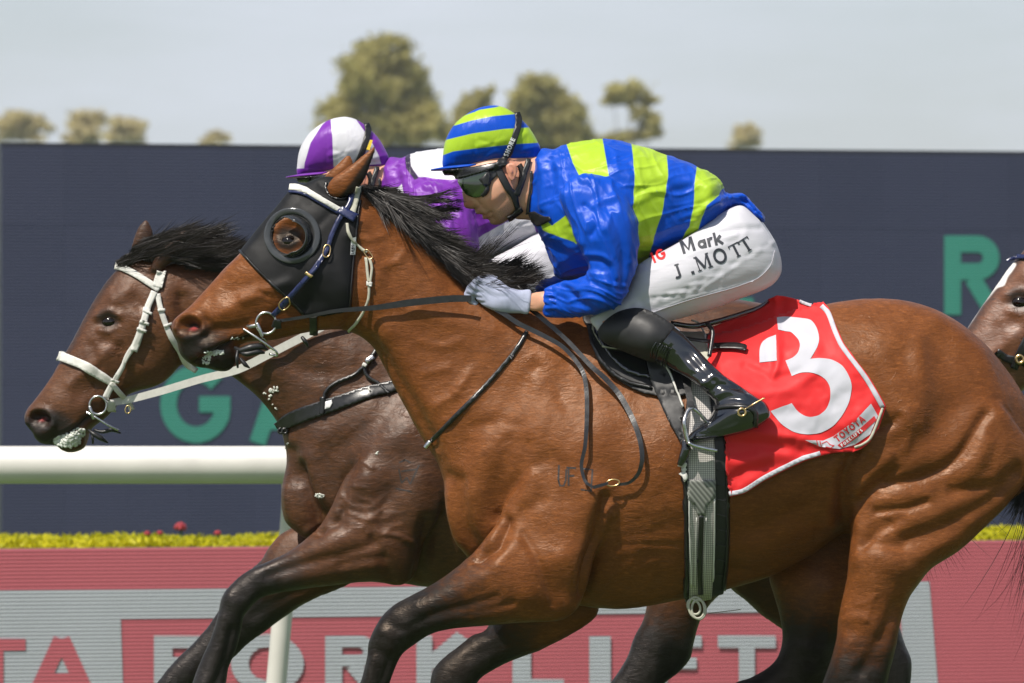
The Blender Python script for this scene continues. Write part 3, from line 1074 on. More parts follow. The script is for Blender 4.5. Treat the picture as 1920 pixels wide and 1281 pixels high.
# red flowers standing out of the hedge
M['petal'] = simple('red_petal', (.34, .03, .04), .5, 0, .3, 40)
M['stalk'] = simple('green_stalk', (.06, .12, .02), .6)
def flower(u, v, r, label):
    p = HB(u, v, .4)
    o = thing('red_flower', label, 'flower', tuple(p * np.array((1, 1, 0))), 'red flowers in the hedge')
    tube('stalk', [(p[0], p[1], .3), (p[0] + .005, p[1], p[2] - r * .5)], .006, M['stalk'], o, 6)
    bm = bmesh.new()
    for k in range(14):
        d = Vector((math.cos(k * 2.4) * math.sqrt(1 - ((k + .5) / 14) ** 2), math.sin(k * 2.4) * math.sqrt(1 - ((k + .5) / 14) ** 2), (k + .5) / 14))
        bmesh.ops.create_icosphere(bm, subdivisions=1, radius=r * .42, matrix=Matrix.Translation(Vector(p) + d * r * .62 - Vector((0, 0, r * .3))))
    me = bpy.data.meshes.new('petals'); bm.to_mesh(me); bm.free(); me.materials.append(M['petal'])
    q = bpy.data.objects.new('petals', me); COL.objects.link(q); q.parent = o; q.matrix_parent_inverse = Matrix.Translation(-Vector(o.location))
for u, v, r, lb in ((365, 993, .030, 'largest red flower standing tall above the hedge'), (302, 1006, .016, 'small red flower at the left end of the flowers in the hedge'), (326, 1005, .015, 'small red flower just left of the tallest red flower'), (436, 1005, .017, 'flat red flower in the hedge, right of the tallest flower')):
    flower(u, v, r, lb)

# running rail
M['rail'] = simple('white_rail_plastic', (.60, .58, .535), .42, 0, .10, 5, .08, 60)
rail = thing('running_rail', 'white plastic running rail on slim posts beyond the dark horse', 'rail', (0, 4.5, 0))
zr = P(0, 872, 4.5)[2]
tube('rail_tube', [(-11, 4.5, zr), (0, 4.5, zr), (12, 4.5, zr)], .0675, M['rail'], rail, 28, raw=True)
def post(u):
    p = P(u, 1200, 4.62)
    tube('rail_post', [(p[0] - .055, 4.66, 0), (p[0], 4.64, zr - .50), (p[0] + .03, 4.60, zr - .16), (p[0] + .034, 4.52, zr - .05)], .037, M['rail'], rail, 14)
for u in (531, 1512, -450, 2490, -1430, 3470, 4450, -2410):
    post(u)

# trees far beyond
M['bark'] = simple('grey_bark', (.20, .17, .13), .8, 0, .3, 2, .5, 8)
def tree(label, lobes, depth, leaf, mat, n_leaf, seed, group='trees beyond the screen'):
    """lobes: pixel ellipses (u, v, ru, rv) of the crown"""
    y = depth - D0
    rs = np.random.RandomState(seed)
    s = depth / F
    cu = np.mean([l[0] for l in lobes])
    base = P(cu, 700, y); base[2] = 0
    o = thing('gum_tree', label, 'tree', tuple(base), group)
    C = [(P(u, v, y + rs.uniform(-.6, .6) * ru * s), ru * s, rv * s) for u, v, ru, rv in lobes]
    top = np.mean([q[0] for q in C], 0)
    pts = []
    area = np.array([q[1] * q[2] for q in C]); area /= area.sum()
    for (p, rx, rz), f in zip(C, area):
        k = max(60, int(n_leaf * f * 2.4))
        # small sub-clumps on the lobe
        m = max(5, int(k / 60))
        d = rs.normal(size=(m, 3)); d /= np.linalg.norm(d, axis=1, keepdims=True)
        cc = d * rs.uniform(.45, 1.0, (m, 1))
        sub = rs.randint(0, m, k)
        q = cc[sub] + rs.normal(size=(k, 3)) * .20
        pts.append(p + q * np.array((rx, (rx + rz) / 2, rz)))
        fork = np.array((top[0], top[1], max(1.0, top[2] * .35)))
        mid = (fork + p) / 2 + np.array((0, 0, -.1 * rz)) + rs.uniform(-.1, .1, 3) * rx
        tube('limb', [fork, mid, p + np.array((0, 0, rz * .5))], [max(.1, .10 * rx), .07 * rx, .02], M['bark'], o, 6, n=3)
    pts = np.vstack(pts)
    leaf_cloud('crown', pts, np.array([[0, -.2, 1.0]]), leaf * .62, mat, o, seed + 9, .85)
    fork = np.array((top[0], top[1], max(1.0, top[2] * .38)))
    tube('trunk', [(top[0] + .1, top[1], 0), (top[0] - .05, top[1], fork[2] * .5), tuple(fork)], [.45, .36, .3], M['bark'], o, 10, n=4)
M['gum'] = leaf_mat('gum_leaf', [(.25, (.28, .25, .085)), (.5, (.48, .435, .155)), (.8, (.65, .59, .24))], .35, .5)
M['gum_pale_hazed'] = leaf_mat('pale_hazed_gum_leaf', [(.25, (.42, .36, .18)), (.5, (.60, .52, .27)), (.8, (.74, .65, .36))], .35, .5)  # pale foliage, with the fading of far haze put into the leaf colour
tree('tallest broad gum tree behind the purple cap, with a leaning top', [(728, 105, 62, 36), (680, 150, 58, 44), (745, 165, 62, 46), (650, 205, 46, 40), (720, 225, 80, 46), (790, 185, 34, 40), (800, 240, 50, 36), (628, 246, 34, 24)], 300, .36, M['gum'], 5600, 11)
tree('narrow pointed gum tree between the two jockeys caps', [(906, 178, 18, 20), (890, 210, 40, 28), (880, 250, 48, 30)], 320, .34, M['gum'], 2000, 12)
tree('round gum tree standing right behind the striped cap', [(1012, 168, 46, 30), (985, 200, 34, 34), (1040, 215, 58, 38), (1062, 250, 48, 32), (1000, 250, 46, 30)], 310, .35, M['gum'], 3600, 13)
tree('thin open gum tree with a flat umbrella top and gaps', [(1178, 172, 46, 20), (1150, 185, 24, 12), (1215, 185, 20, 14), (1196, 208, 18, 13), (1222, 238, 24, 20), (1170, 256, 38, 14)], 315, .30, M['gum'], 1900, 14)
tree('pale domed tree second from the left edge', [(163, 226, 36, 20), (160, 250, 38, 18)], 420, .42, M['gum_pale_hazed'], 900, 15)
tree('pale round tree third from the left edge', [(238, 240, 38, 18), (230, 258, 42, 12)], 430, .42, M['gum_pale_hazed'], 900, 16)
tree('pale tree cut by the left edge of the picture', [(38, 226, 40, 18), (20, 244, 46, 22), (66, 250, 32, 16)], 410, .42, M['gum_pale_hazed'], 1100, 17)
tree('tiny pale treetop just showing left of the purple cap', [(412, 256, 30, 10), (400, 266, 34, 8)], 460, .4, M['gum_pale_hazed'], 400, 18)
tree('small pale treetop beyond the jockey in blue, alone at the right', [(1402, 252, 26, 18), (1396, 268, 30, 12)], 440, .36, M['gum_pale_hazed'], 600, 19)

# air between the camera and the far trees
hv = new_mesh('haze', [(x, y, z) for x in (-130, 130) for y in (-40, 520) for z in (-1.0, 26.0)], [(0, 1, 3, 2), (4, 6, 7, 5), (0, 4, 5, 1), (2, 3, 7, 6), (0, 2, 6, 4), (1, 5, 7, 3)], None, smooth=False)
hm = bpy.data.materials.new('haze_air'); hm.use_nodes = True
hn = hm.node_tree; hn.nodes.clear()
ho_ = hn.nodes.new('ShaderNodeOutputMaterial'); pv = hn.nodes.new('ShaderNodeVolumePrincipled')
pv.inputs['Color'].default_value = (.86, .92, 1.0, 1); pv.inputs['Density'].default_value = .00024; pv.inputs['Anisotropy'].default_value = 0.0
hn.links.new(pv.outputs[0], ho_.inputs['Volume'])
hv.data.materials.append(hm)
tag(hv, 'thin pale haze in the air over the racecourse', kind='stuff')
SC.cycles.volume_bounces = 0
# ------------------------------------------------------------------ horses
def resolve(pieces, co):
    f = np.stack([p.field(co[:, 0], co[:, 1], co[:, 2]) for p in pieces], 1)
    return f

def sculpt_horse(pieces, near_body, y0, vox, strokes, dark, noise_amp=.0010, seed=3, extra=None, lo=None, hi=None):
    V, l0 = grid_union(pieces, vox, lo, hi)
    co, Q = surface_nets(V, l0, vox, 3)
    nrm = vnormals(co, Q)
    f = resolve(pieces, co)
    far = np.argmax(f, 1)
    names = [p.name for p in pieces]
    is_far = np.isin(far, [i for i, n in enumerate(names) if n.startswith('far')])
    is_leg = np.isin(far, [i for i, n in enumerate(names) if 'leg' in n])
    cm = co.copy()
    cm[:, 1] = y0 - np.abs(cm[:, 1] - y0)
    u, v = px_of(cm)
    h = np.zeros(len(co))
    side = np.clip(np.abs(nrm[:, 1]) * 1.6, 0, 1)
    nearside = (co[:, 1] < y0)
    for grp, st in strokes.items():
        if grp == 'body':
            m = np.where(is_leg & ~nearside, 0.0, 1.0)
        elif grp == 'near':
            m = (nearside & ~is_far).astype(float)
        elif grp == 'far':
            m = is_far.astype(float)
        h += (1.5 if grp == 'body' else 1.15) * relief(u, v, [(a_, b_, c_ * (1.12 if c_ > 4 else 1.0)) for a_, b_, c_ in st], m * side)
    # slack of the hide
    X, Y, Z = co.T
    w = fbm(X * 9 + 2, Y * 9, Z * 7, seed, 3) * noise_amp * 1.6 + fbm(X * 34, Y * 34, Z * 22, seed + 5, 2) * noise_amp * .55
    head = np.clip((u - 10000), 0, 1)
    h += w
    co = co + nrm * h[:, None]
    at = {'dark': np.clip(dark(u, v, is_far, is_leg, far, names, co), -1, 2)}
    if extra:
        at.update(extra(u, v, co, nearside))
    return co, Q, at, V, l0

def shell(pieces, off, mask_fn, vox, lo, hi, y0, smooth=2, sub=None):
    """a layer worn over the pieces: within `off` of them and inside the mask (signed, metres)"""
    V, l0 = grid_union(pieces, vox, lo, hi)
    n = V.shape
    x = l0[0] + np.arange(n[0]) * vox
    y = l0[1] + np.arange(n[1]) * vox
    z = l0[2] + np.arange(n[2]) * vox
    X, Y, Z = np.meshgrid(x, y, z, indexing='ij')
    Ym = y0 - np.abs(Y - y0)
    d = Ym + D0
    U, Vv = X / d * F + CU, CV - (Z - CAMZ) / d * F
    mk = mask_fn(U, Vv, X, Y, Z)
    R = np.minimum(V + off, mk)
    if sub is not None:
        R = np.minimum(R, sub(X, Y, Z))
    return surface_nets(R.astype(np.float32), l0, vox, smooth)

class SDMap:
    """signed distance to a pixel polygon, sampled from a table; returns metres at scale s"""
    def __init__(self, poly, s, n=5, smooth=True, pad=60):
        p = catmull(poly, n) if smooth else np.asarray(poly, float)
        self.lo = p.min(0) - pad
        hi = p.max(0) + pad
        st = 1.5
        self.st = st
        gx = self.lo[0] + np.arange(int((hi[0] - self.lo[0]) / st) + 2) * st
        gy = self.lo[1] + np.arange(int((hi[1] - self.lo[1]) / st) + 2) * st
        A, B = np.meshgrid(gx, gy, indexing='ij')
        self.t = sdist(A, B, p) * s
    def __call__(self, u, v, *a):
        fx = np.clip((u - self.lo[0]) / self.st, 0, self.t.shape[0] - 1.01)
        fy = np.clip((v - self.lo[1]) / self.st, 0, self.t.shape[1] - 1.01)
        i, j = fx.astype(int), fy.astype(int)
        a, b = fx - i, fy - j
        t = self.t
        return t[i, j] * (1 - a) * (1 - b) + t[i + 1, j] * a * (1 - b) + t[i, j + 1] * (1 - a) * b + t[i + 1, j + 1] * a * b

def sstep(x, a, b):
    t = np.clip((x - a) / (b - a), 0, 1)
    return t * t * (3 - 2 * t)

# ---------------- the near bay (number 3)
H1_BODY = [(668, 352), (696, 362), (740, 398), (777, 432), (814, 464), (846, 503), (880, 534), (930, 554), (990, 568), (1050, 579), (1100, 588), (1150, 604), (1220, 626), (1300, 636), (1380, 624), (1440, 604), (1500, 584), (1560, 569), (1600, 562), (1650, 559), (1700, 564), (1750, 579), (1800, 605), (1850, 648), (1890, 698), (1920, 742), (1942, 790), (1950, 840), (1942, 890), (1915, 925), (1850, 962), (1760, 1000), (1680, 1010), (1615, 1004), (1574, 1002), (1526, 1038), (1481, 1062), (1439, 1083), (1369, 1104), (1320, 1116), (1260, 1128), (1202, 1138), (1152, 1142), (1100, 1138), (1040, 1125), (980, 1105), (930, 1080), (886, 1054), (868, 1033), (850, 1003), (840, 958), (834, 913), (820, 868), (801, 838), (779, 800), (758, 760), (742, 728), (730, 705), (718, 683), (704, 657), (689, 641), (671, 629), (650, 621), (625, 617), (594, 620), (557, 628), (506, 639), (473, 640), (456, 644), (447, 653), (444, 672), (438, 687), (425, 696), (408, 695), (390, 690), (373, 688), (355, 681), (341, 668), (335, 654), (333, 641), (325, 628), (321, 612), (326, 599), (340, 588), (356, 576), (392, 536), (421, 503), (452, 473), (483, 434), (505, 408), (524, 386), (546, 360), (579, 345), (612, 334), (640, 340)]
H1 = [
    Piece('body', H1_BODY, 0, h=.006, k=.02, n=4, ws=[
        (400, 600, .74), (350, 620, .80), (470, 540, .62), (560, 480, .56), (600, 540, .55), (640, 420, .50), (700, 470, .42), (760, 560, .46), (820, 660, .46), (860, 800, .52),
        (900, 950, .58), (950, 700, .44), (1050, 620, .40), (1000, 900, .62), (1100, 850, .68), (1150, 660, .56), (1250, 880, .74), (1400, 860, .78), (1500, 800, .80), (1620, 760, .84), (1780, 760, .82), (1900, 820, .78), (1750, 920, .80)]),
    Piece('near_ear', [(612, 352), (622, 334), (640, 322), (667, 301), (688, 284), (702, 273), (704, 283), (696, 307), (685, 336), (667, 360), (641, 371), (620, 368)], -.062, .55, k=.012, h=.003),
    Piece('far_ear', [(600, 345), (612, 327), (630, 311), (645, 295), (654, 289), (661, 298), (664, 318), (655, 345), (630, 358)], .062, .55, k=.012, h=.003),
    Piece('near_fore_leg', [(900, 1022), (930, 985), (950, 935), (995, 880), (1060, 852), (1125, 862), (1160, 905), (1156, 953), (1136, 998), (1114, 1044), (1101, 1096), (1083, 1139), (1057, 1160), (1027, 1165), (972, 1167), (918, 1172), (868, 1176), (827, 1182), (802, 1191), (777, 1208), (756, 1225), (743, 1250), (731, 1281), (720, 1320), (706, 1355), (696, 1390), (676, 1422), (668, 1446), (676, 1492), (598, 1494), (610, 1455), (628, 1420), (634, 1388), (648, 1350), (662, 1318), (675, 1281), (682, 1257), (688, 1228), (690, 1207), (699, 1182), (717, 1153), (739, 1132), (772, 1115), (806, 1098), (843, 1073), (882, 1042)], -.13, .75, k=.014, n=4,
          ws=[(1040, 960, .40), (1120, 930, .36), (1060, 1080, .62), (900, 1110, .85), (740, 1180, .85), (700, 1270, .75)], yc=[(1030, 930, -.185), (1140, 930, -.222), (1110, 1060, -.190), (1050, 1130, -.170), (950, 1000, -.165), (850, 1130, -.155), (730, 1190, -.145), (640, 1450, -.13)]),
    Piece('far_fore_leg', [(930, 1060), (1000, 1020), (1090, 1030), (1125, 1090), (1122, 1147), (1102, 1170), (1060, 1195), (1010, 1220), (952, 1242), (906, 1268), (890, 1290), (878, 1318), (868, 1350), (858, 1400), (848, 1440), (852, 1496), (780, 1498), (800, 1450), (806, 1400), (808, 1345), (803, 1305), (806, 1278), (811, 1257), (827, 1237), (856, 1214), (885, 1191), (914, 1176), (925, 1110)], .14, .8, k=.022, n=4, ws=[(1040, 1080, .6), (960, 1190, .85), (840, 1280, .85)]),
    Piece('near_hind_leg', [(1618, 880), (1650, 800), (1720, 750), (1800, 735), (1880, 770), (1930, 830), (1938, 880), (1915, 915), (1882, 954), (1840, 994), (1800, 1031), (1757, 1058), (1738, 1074), (1721, 1097), (1704, 1122), (1692, 1152), (1685, 1181), (1679, 1210), (1668, 1255), (1660, 1292), (1642, 1345), (1620, 1400), (1606, 1500), (1600, 1560), (1604, 1600), (1582, 1640), (1594, 1692), (1500, 1693), (1524, 1640), (1544, 1590), (1545, 1500), (1550, 1400), (1545, 1350), (1538, 1310), (1542, 1281), (1558, 1236), (1568, 1197), (1572, 1158), (1580, 1120), (1588, 1081), (1592, 1045), (1594, 1000), (1596, 950)], -.14, .7, k=.018, n=4,
          ws=[(1780, 850, .52), (1700, 960, .50), (1640, 1100, .80), (1620, 1220, .85), (1590, 1330, .8), (1570, 1500, .8)], yc=[(1780, 850, -.135), (1660, 1000, -.155), (1620, 1200, -.15), (1570, 1600, -.13)]),
    Piece('far_hind_leg', [(1462, 1020), (1520, 960), (1640, 930), (1740, 960), (1720, 1040), (1640, 1120), (1600, 1165), (1580, 1205), (1562, 1245), (1546, 1285), (1505, 1308), (1450, 1330), (1380, 1372), (1322, 1420), (1292, 1468), (1240, 1492), (1232, 1440), (1288, 1380), (1335, 1318), (1377, 1281), (1406, 1271), (1439, 1252), (1458, 1232), (1465, 1210), (1466, 1184), (1460, 1149), (1448, 1110), (1441, 1080)], .14, .75, k=.018, n=4, ws=[(1600, 1010, .55), (1530, 1150, .8), (1500, 1260, .85), (1350, 1350, .8)]),
]
S1 = {'body': [
    # head: cheek, crest of the face, nostril, mouth
    ([(600, 520), (630, 560), (615, 595)], 9, 26), ([(455, 560), (500, 545), (540, 530)], 4, 7), ([(470, 600), (520, 590), (565, 575)], -3, 9),
    ([(430, 500), (470, 470)], 3, 12), ([(395, 560), (440, 540), (480, 530)], -3, 10), ([(486, 548), (500, 553)], -3.5, 3.2), ([(400, 595), (440, 575), (470, 562)], 3, 8),
    ([(346, 608), (356, 606), (366, 612)], -19, 6.5), ([(331, 616), (336, 600), (350, 591), (368, 593), (380, 606), (380, 620)], 6, 4), ([(338, 628), (352, 634), (366, 626)], 4, 5), ([(384, 604), (390, 620), (378, 636)], -4, 5),
    ([(392, 648), (420, 640), (452, 628), (476, 620)], 4, 6), ([(368, 680), (395, 666), (420, 650), (446, 640), (468, 632)], -11, 4.0), ([(400, 622), (432, 615), (460, 611)], -4, 6), ([(385, 600), (400, 615), (392, 632)], -4, 7),
    ([(385, 650), (372, 664)], 5, 8), ([(418, 676), (436, 668)], 6, 11), ([(438, 640), (450, 655)], -4, 5),
    # eye socket
    ([(540, 436), (552, 428)], -5, 9), ([(516, 430), (530, 415), (552, 412), (570, 424)], 6, 5), ([(522, 452), (540, 460), (562, 452)], 3.5, 5),
    # jaw edge, jugular groove, neck
    ([(672, 480), (668, 530), (664, 580), (648, 612)], -8, 7), ([(690, 500), (700, 560), (730, 620)], 5, 18), ([(700, 640), (745, 710), (800, 800), (840, 890)], -6, 9), ([(728, 620), (775, 700), (815, 780), (850, 870)], 6, 14),
    ([(680, 420), (700, 470), (712, 520)], 4, 10), ([(655, 440), (690, 450), (720, 440)], 2.5, 5), ([(720, 500), (745, 490), (760, 470)], 3.0, 5), ([(735, 520), (770, 560)], -3, 10),
    ([(700, 385), (760, 440), (820, 510), (870, 560)], -4, 12), ([(780, 580), (850, 600), (920, 620)], 3, 10), ([(800, 640), (870, 670)], -3, 16),
    # shoulder
    ([(1050, 640), (1000, 720), (950, 800), (900, 900), (880, 960)], 9, 26), ([(1100, 720), (1080, 800), (1040, 880), (985, 960)], -4, 20), ([(1000, 690), (960, 760), (930, 800)], -4, 12),
    ([(960, 830), (940, 900), (925, 960)], -6, 12), ([(900, 930), (905, 990), (915, 1020)], 6, 18), ([(940, 970), (955, 1000), (930, 1030), (900, 1050)], -9, 9),
    ([(1060, 860), (1090, 930), (1060, 1000)], 5, 30), ([(960, 1000), (980, 960), (1010, 940)], -4, 9), ([(840, 930), (860, 1000), (880, 1040)], 7, 12), ([(870, 900), (880, 980), (900, 1030)], -6, 8),
    ([(1135, 935), (1120, 1000), (1102, 1060), (1092, 1110)], -13, 8), ([(1165, 900), (1150, 940), (1130, 950)], -5, 9),
    # ribs and belly
    ([(1160, 1010), (1220, 1000), (1275, 990)], -3, 8), ([(1150, 960), (1220, 955), (1270, 950)], 2.5, 10), ([(1130, 1085), (1200, 1075), (1270, 1060)], 3, 12), ([(1170, 1050), (1230, 1040)], -2, 7),
    ([(1390, 940), (1450, 920), (1520, 890)], 3, 16), ([(1380, 1000), (1440, 985), (1510, 950), (1570, 900)], -3.5, 12), ([(1400, 1030), (1450, 1020), (1480, 1000)], 5, 14), ([(1370, 1065), (1400, 1075), (1440, 1072)], -3, 6), ([(1440, 860), (1500, 850), (1570, 850)], 2, 18),
    ([(1600, 850), (1585, 900), (1580, 960), (1588, 1000)], -16, 9), ([(1560, 880), (1550, 940), (1556, 980)], 6, 12),
    # groove in front of the forearm, shoulder blade and triceps
    ([(950, 978), (942, 1002), (934, 1024), (912, 1036), (888, 1050)], -9, 6), ([(992, 835), (974, 890), (954, 944)], -5, 9), ([(1020, 780), (1000, 830), (985, 880)], 5, 16), ([(822, 853), (846, 930), (866, 1015)], 5, 7), ([(900, 850), (890, 900), (900, 950), (920, 980)], 5, 16),
    ([(820, 760), (850, 740), (880, 700)], 3, 6), ([(840, 790), (870, 770), (900, 740)], 2.5, 5), ([(800, 700), (840, 690)], 2.5, 5), ([(790, 640), (830, 650), (860, 640)], 2.5, 6), ([(890, 800), (930, 790), (970, 800)], -3, 8), ([(1010, 690), (1040, 720), (1060, 760)], -3, 9),
    ([(1240, 920), (1225, 950), (1235, 990)], -2, 6), ([(1262, 900), (1250, 940), (1255, 980)], -2, 6), ([(1155, 1024), (1210, 1020), (1270, 1022)], -3, 4), ([(1180, 1100), (1200, 1070), (1230, 1050)], 2.5, 6), ([(1210, 1105), (1230, 1080), (1255, 1062)], 2.5, 6),
    # quarters: crescent under the biceps, hollow of the hip, ridge above the tail
    ([(1660, 907), (1713, 899), (1770, 877), (1805, 846), (1831, 802), (1846, 780)], -9, 7), ([(1670, 868), (1720, 862), (1766, 842), (1796, 806)], 6, 18), ([(1852, 830), (1838, 860), (1810, 890)], 5, 10),
    ([(1780, 690), (1786, 740), (1770, 790)], -7, 30), ([(1722, 640), (1730, 715), (1726, 790)], 5, 12), ([(1760, 602), (1826, 655), (1858, 716), (1866, 780)], 6, 14), ([(1690, 672), (1694, 690)], -4, 12),
    ([(1647, 803), (1668, 797), (1684, 783)], -5, 5), ([(1604, 922), (1640, 880), (1670, 850)], 5, 7), ([(1612, 940), (1650, 905), (1680, 880)], -4, 5), ([(1700, 780), (1704, 810), (1694, 840)], 4, 7),
    ([(1660, 640), (1700, 700), (1710, 760)], 6, 26), ([(1640, 700), (1660, 760), (1650, 820)], -4, 18), ([(1800, 700), (1830, 780), (1830, 860)], 8, 30), ([(1760, 650), (1790, 720), (1800, 760)], -4, 18), ([(1880, 760), (1885, 830), (1870, 890)], 4, 18),
    ([(1860, 760), (1862, 830), (1850, 880)], -3, 10), ([(1640, 820), (1700, 800), (1720, 850), (1690, 900)], 6, 26), ([(1610, 840), (1640, 810), (1665, 790)], -4, 10),
  ], 'near': [
    # thigh, stifle and gaskin
    ([(1787, 921), (1830, 916), (1868, 906), (1908, 876)], -7, 7), ([(1700, 1010), (1787, 977), (1845, 946), (1910, 890)], -7, 8), ([(1730, 1040), (1800, 1000), (1870, 945)], 6, 11), ([(1643, 960), (1676, 956), (1704, 953), (1738, 941)], -6, 4.5), ([(1640, 940), (1690, 934), (1740, 924)], 4, 7), ([(1617, 1026), (1640, 1004), (1670, 985)], -5, 5), ([(1617, 1024), (1655, 1022), (1692, 1026)], -4, 6), ([(1690, 985), (1740, 970), (1780, 950)], 5, 12), ([(1625, 1010), (1650, 985), (1690, 975)], -5, 7),
    ([(1600, 990), (1612, 1020), (1606, 1050)], 5, 10), ([(1618, 1010), (1680, 1020), (1740, 1010), (1800, 990)], -4, 9), ([(1640, 1050), (1690, 1060), (1720, 1070)], 4, 14), ([(1600, 1060), (1640, 1100), (1650, 1160)], 4, 16),
    ([(1638, 1080), (1642, 1110), (1632, 1140), (1625, 1165)], 2.4, 3.2), ([(1605, 1135), (1625, 1130), (1640, 1118)], 2.0, 3), ([(1575, 1162), (1600, 1158), (1630, 1162), (1640, 1180)], 3, 6), ([(1600, 1185), (1620, 1200), (1600, 1225)], -4, 12),
    ([(1610, 1260), (1650, 1200), (1680, 1140)], -7, 8), ([(1672, 1180), (1664, 1230), (1650, 1281)], 4, 8), ([(1640, 1240), (1618, 1260)], -6, 9), ([(1580, 1220), (1575, 1270)], 4, 12),
    ([(1820, 1000), (1860, 950), (1900, 890)], -4, 8),
    # forearm and knee
    ([(760, 1180), (820, 1150), (880, 1135), (930, 1120)], -5, 6), ([(790, 1140), (850, 1110), (900, 1085)], 5, 11), ([(810, 1172), (880, 1155), (960, 1148)], 4, 8), ([(880, 1150), (930, 1140), (960, 1130)], -3.5, 5),
    ([(981, 1003), (1008, 1053), (1030, 1107), (1036, 1130)], -6, 6), ([(960, 998), (950, 1030), (930, 1060)], 5, 12), ([(990, 1120), (1030, 1130), (1060, 1140)], 5, 14), ([(960, 1010), (990, 1060), (1000, 1100)], 5, 14), ([(1060, 1050), (1075, 1090), (1070, 1130)], 5, 12),
    ([(735, 1172), (744, 1182)], -3, 6), ([(712, 1180), (730, 1195), (735, 1215)], 4, 8), ([(752, 1190), (765, 1175)], 4, 7), ([(700, 1215), (720, 1228)], -3, 6), ([(730, 1240), (715, 1281), (700, 1330)], -5, 5), ([(700, 1240), (690, 1281)], 3, 6),
  ], 'far': [([(880, 1240), (940, 1215), (1000, 1190)], -3, 7), ([(1470, 1240), (1500, 1220), (1540, 1225)], 4, 8), ([(1540, 1200), (1530, 1250)], -5, 8)]}

S1['body'] = [(p_, mm_ * (.4 if all(1125 < q[0] < 1285 and 880 < q[1] < 1115 for q in p_) else 1.0), sg_) for p_, mm_, sg_ in S1['body']]

def dark1(u, v, is_far, is_leg, pid, names, co):
    d = np.zeros(len(u))
    muzzle = 1 - sstep(np.hypot((u - 368) / 1.45, (v - 650)), 4, 86)
    d = np.maximum(d, muzzle * .95)
    d = np.maximum(d, .95 * (1 - sstep(np.hypot((u - 405) / 1.25, v - 686), 18, 56)))
    d = np.maximum(d, 1.25 * np.exp(-(((u - 355) / 13) ** 2 + ((v - 609) / 9) ** 2)))
    mo, _ = seg_dist(u, v, [(366, 680), (395, 666), (420, 650), (446, 640), (468, 632)], False)
    d = np.maximum(d, .9 * np.exp(-(mo / 4.5) ** 2))
    d = np.maximum(d, (1 - sstep(np.hypot((u - 541) / 1.15, v - 448), 11, 36)) * .95)
    d = np.maximum(d, sstep(-(u - 640) * .5 + 0, 0, 1) * 0)
    for nm, a, b in (('near_fore_leg', (1010, 1080), (735, 1180)), ('far_fore_leg', (1060, 1130), (880, 1240)), ('near_hind_leg', (1610, 1130), (1605, 1320)), ('far_hind_leg', (1540, 1080), (1500, 1245))):
        m = pid == names.index(nm)
        ax = np.array(b, float) - np.array(a, float)
        t = ((u - a[0]) * ax[0] + (v - a[1]) * ax[1]) / (ax @ ax)
        d = np.where(m, np.maximum(d, sstep(t, -.1, .92)), d)
    ear = (np.isin(pid, [names.index('near_ear'), names.index('far_ear')]))
    t = ((u - 702) * -.6 + (v - 273) * .8)
    rim = sstep((u - 655) * .75 + (v - 330) * .55, 2, 14)
    d = np.where(ear, np.maximum(d, rim * .9), d)
    crest, _ = seg_dist(u, v, [(668, 350), (740, 396), (814, 462), (880, 532), (990, 566)], False)
    d = np.maximum(d, (1 - sstep(crest, 4, 20)) * .55)
    # soft darker patch at the base of the neck
    d = np.maximum(d, .30 * np.exp(-(((u - 950) / 60) ** 2 + ((v - 650) / 40) ** 2)))
    return d

def extra1(u, v, co, near):
    p = np.exp(-0.5 * (((u - 358) / 4.5) ** 2 + ((v - 615) / 3) ** 2))
    q = .35 * np.exp(-0.5 * (((u - 385) / 9) ** 2 + ((v - 668) / 5) ** 2))
    return {'pink': np.clip(p * .9 + q, 0, 1)}

VOX1 = .0055
co, Q, at, V1, L1 = sculpt_horse(H1, 'body', 0, VOX1, S1, dark1, extra=extra1)
horse1 = new_mesh('horse', co, Q, M['bay'], attrs=at, loc=(0.2, 0, 0))
tag(horse1, 'bright bay racehorse in a black blinker hood, nearest the camera', 'horse', 'racehorses')
T1 = Target((co, Q))
H1co, H1Q = co, Q
# ---------------- the dark bay beyond it
H2Y = 1.0
H2_BODY = [(262, 474), (300, 478), (337, 487), (418, 502), (500, 520), (580, 545), (660, 570), (760, 580), (860, 592), (950, 620), (1040, 630), (1130, 610), (1220, 580), (1300, 560), (1380, 560), (1450, 575), (1520, 615), (1580, 680), (1620, 760), (1640, 840), (1630, 900), (1590, 950), (1480, 990), (1350, 1000), (1290, 1010), (1200, 1060), (1100, 1095), (1000, 1113), (900, 1114), (808, 1102), (760, 1095), (700, 1085), (640, 1060), (590, 1022), (560, 1002), (536, 980), (528, 950), (528, 909), (536, 875), (537, 851), (531, 818), (522, 794), (506, 770), (479, 741), (450, 717), (425, 700), (395, 690), (365, 688), (341, 684), (325, 700), (308, 716), (284, 727), (239, 741), (213, 768), (196, 786), (181, 797), (170, 809), (167, 822), (159, 840), (138, 848), (120, 845), (105, 835), (81, 832), (67, 822), (63, 810), (51, 798), (45, 782), (52, 765), (69, 745), (93, 713), (122, 664), (150, 611), (170, 575), (191, 542), (211, 514), (235, 488)]
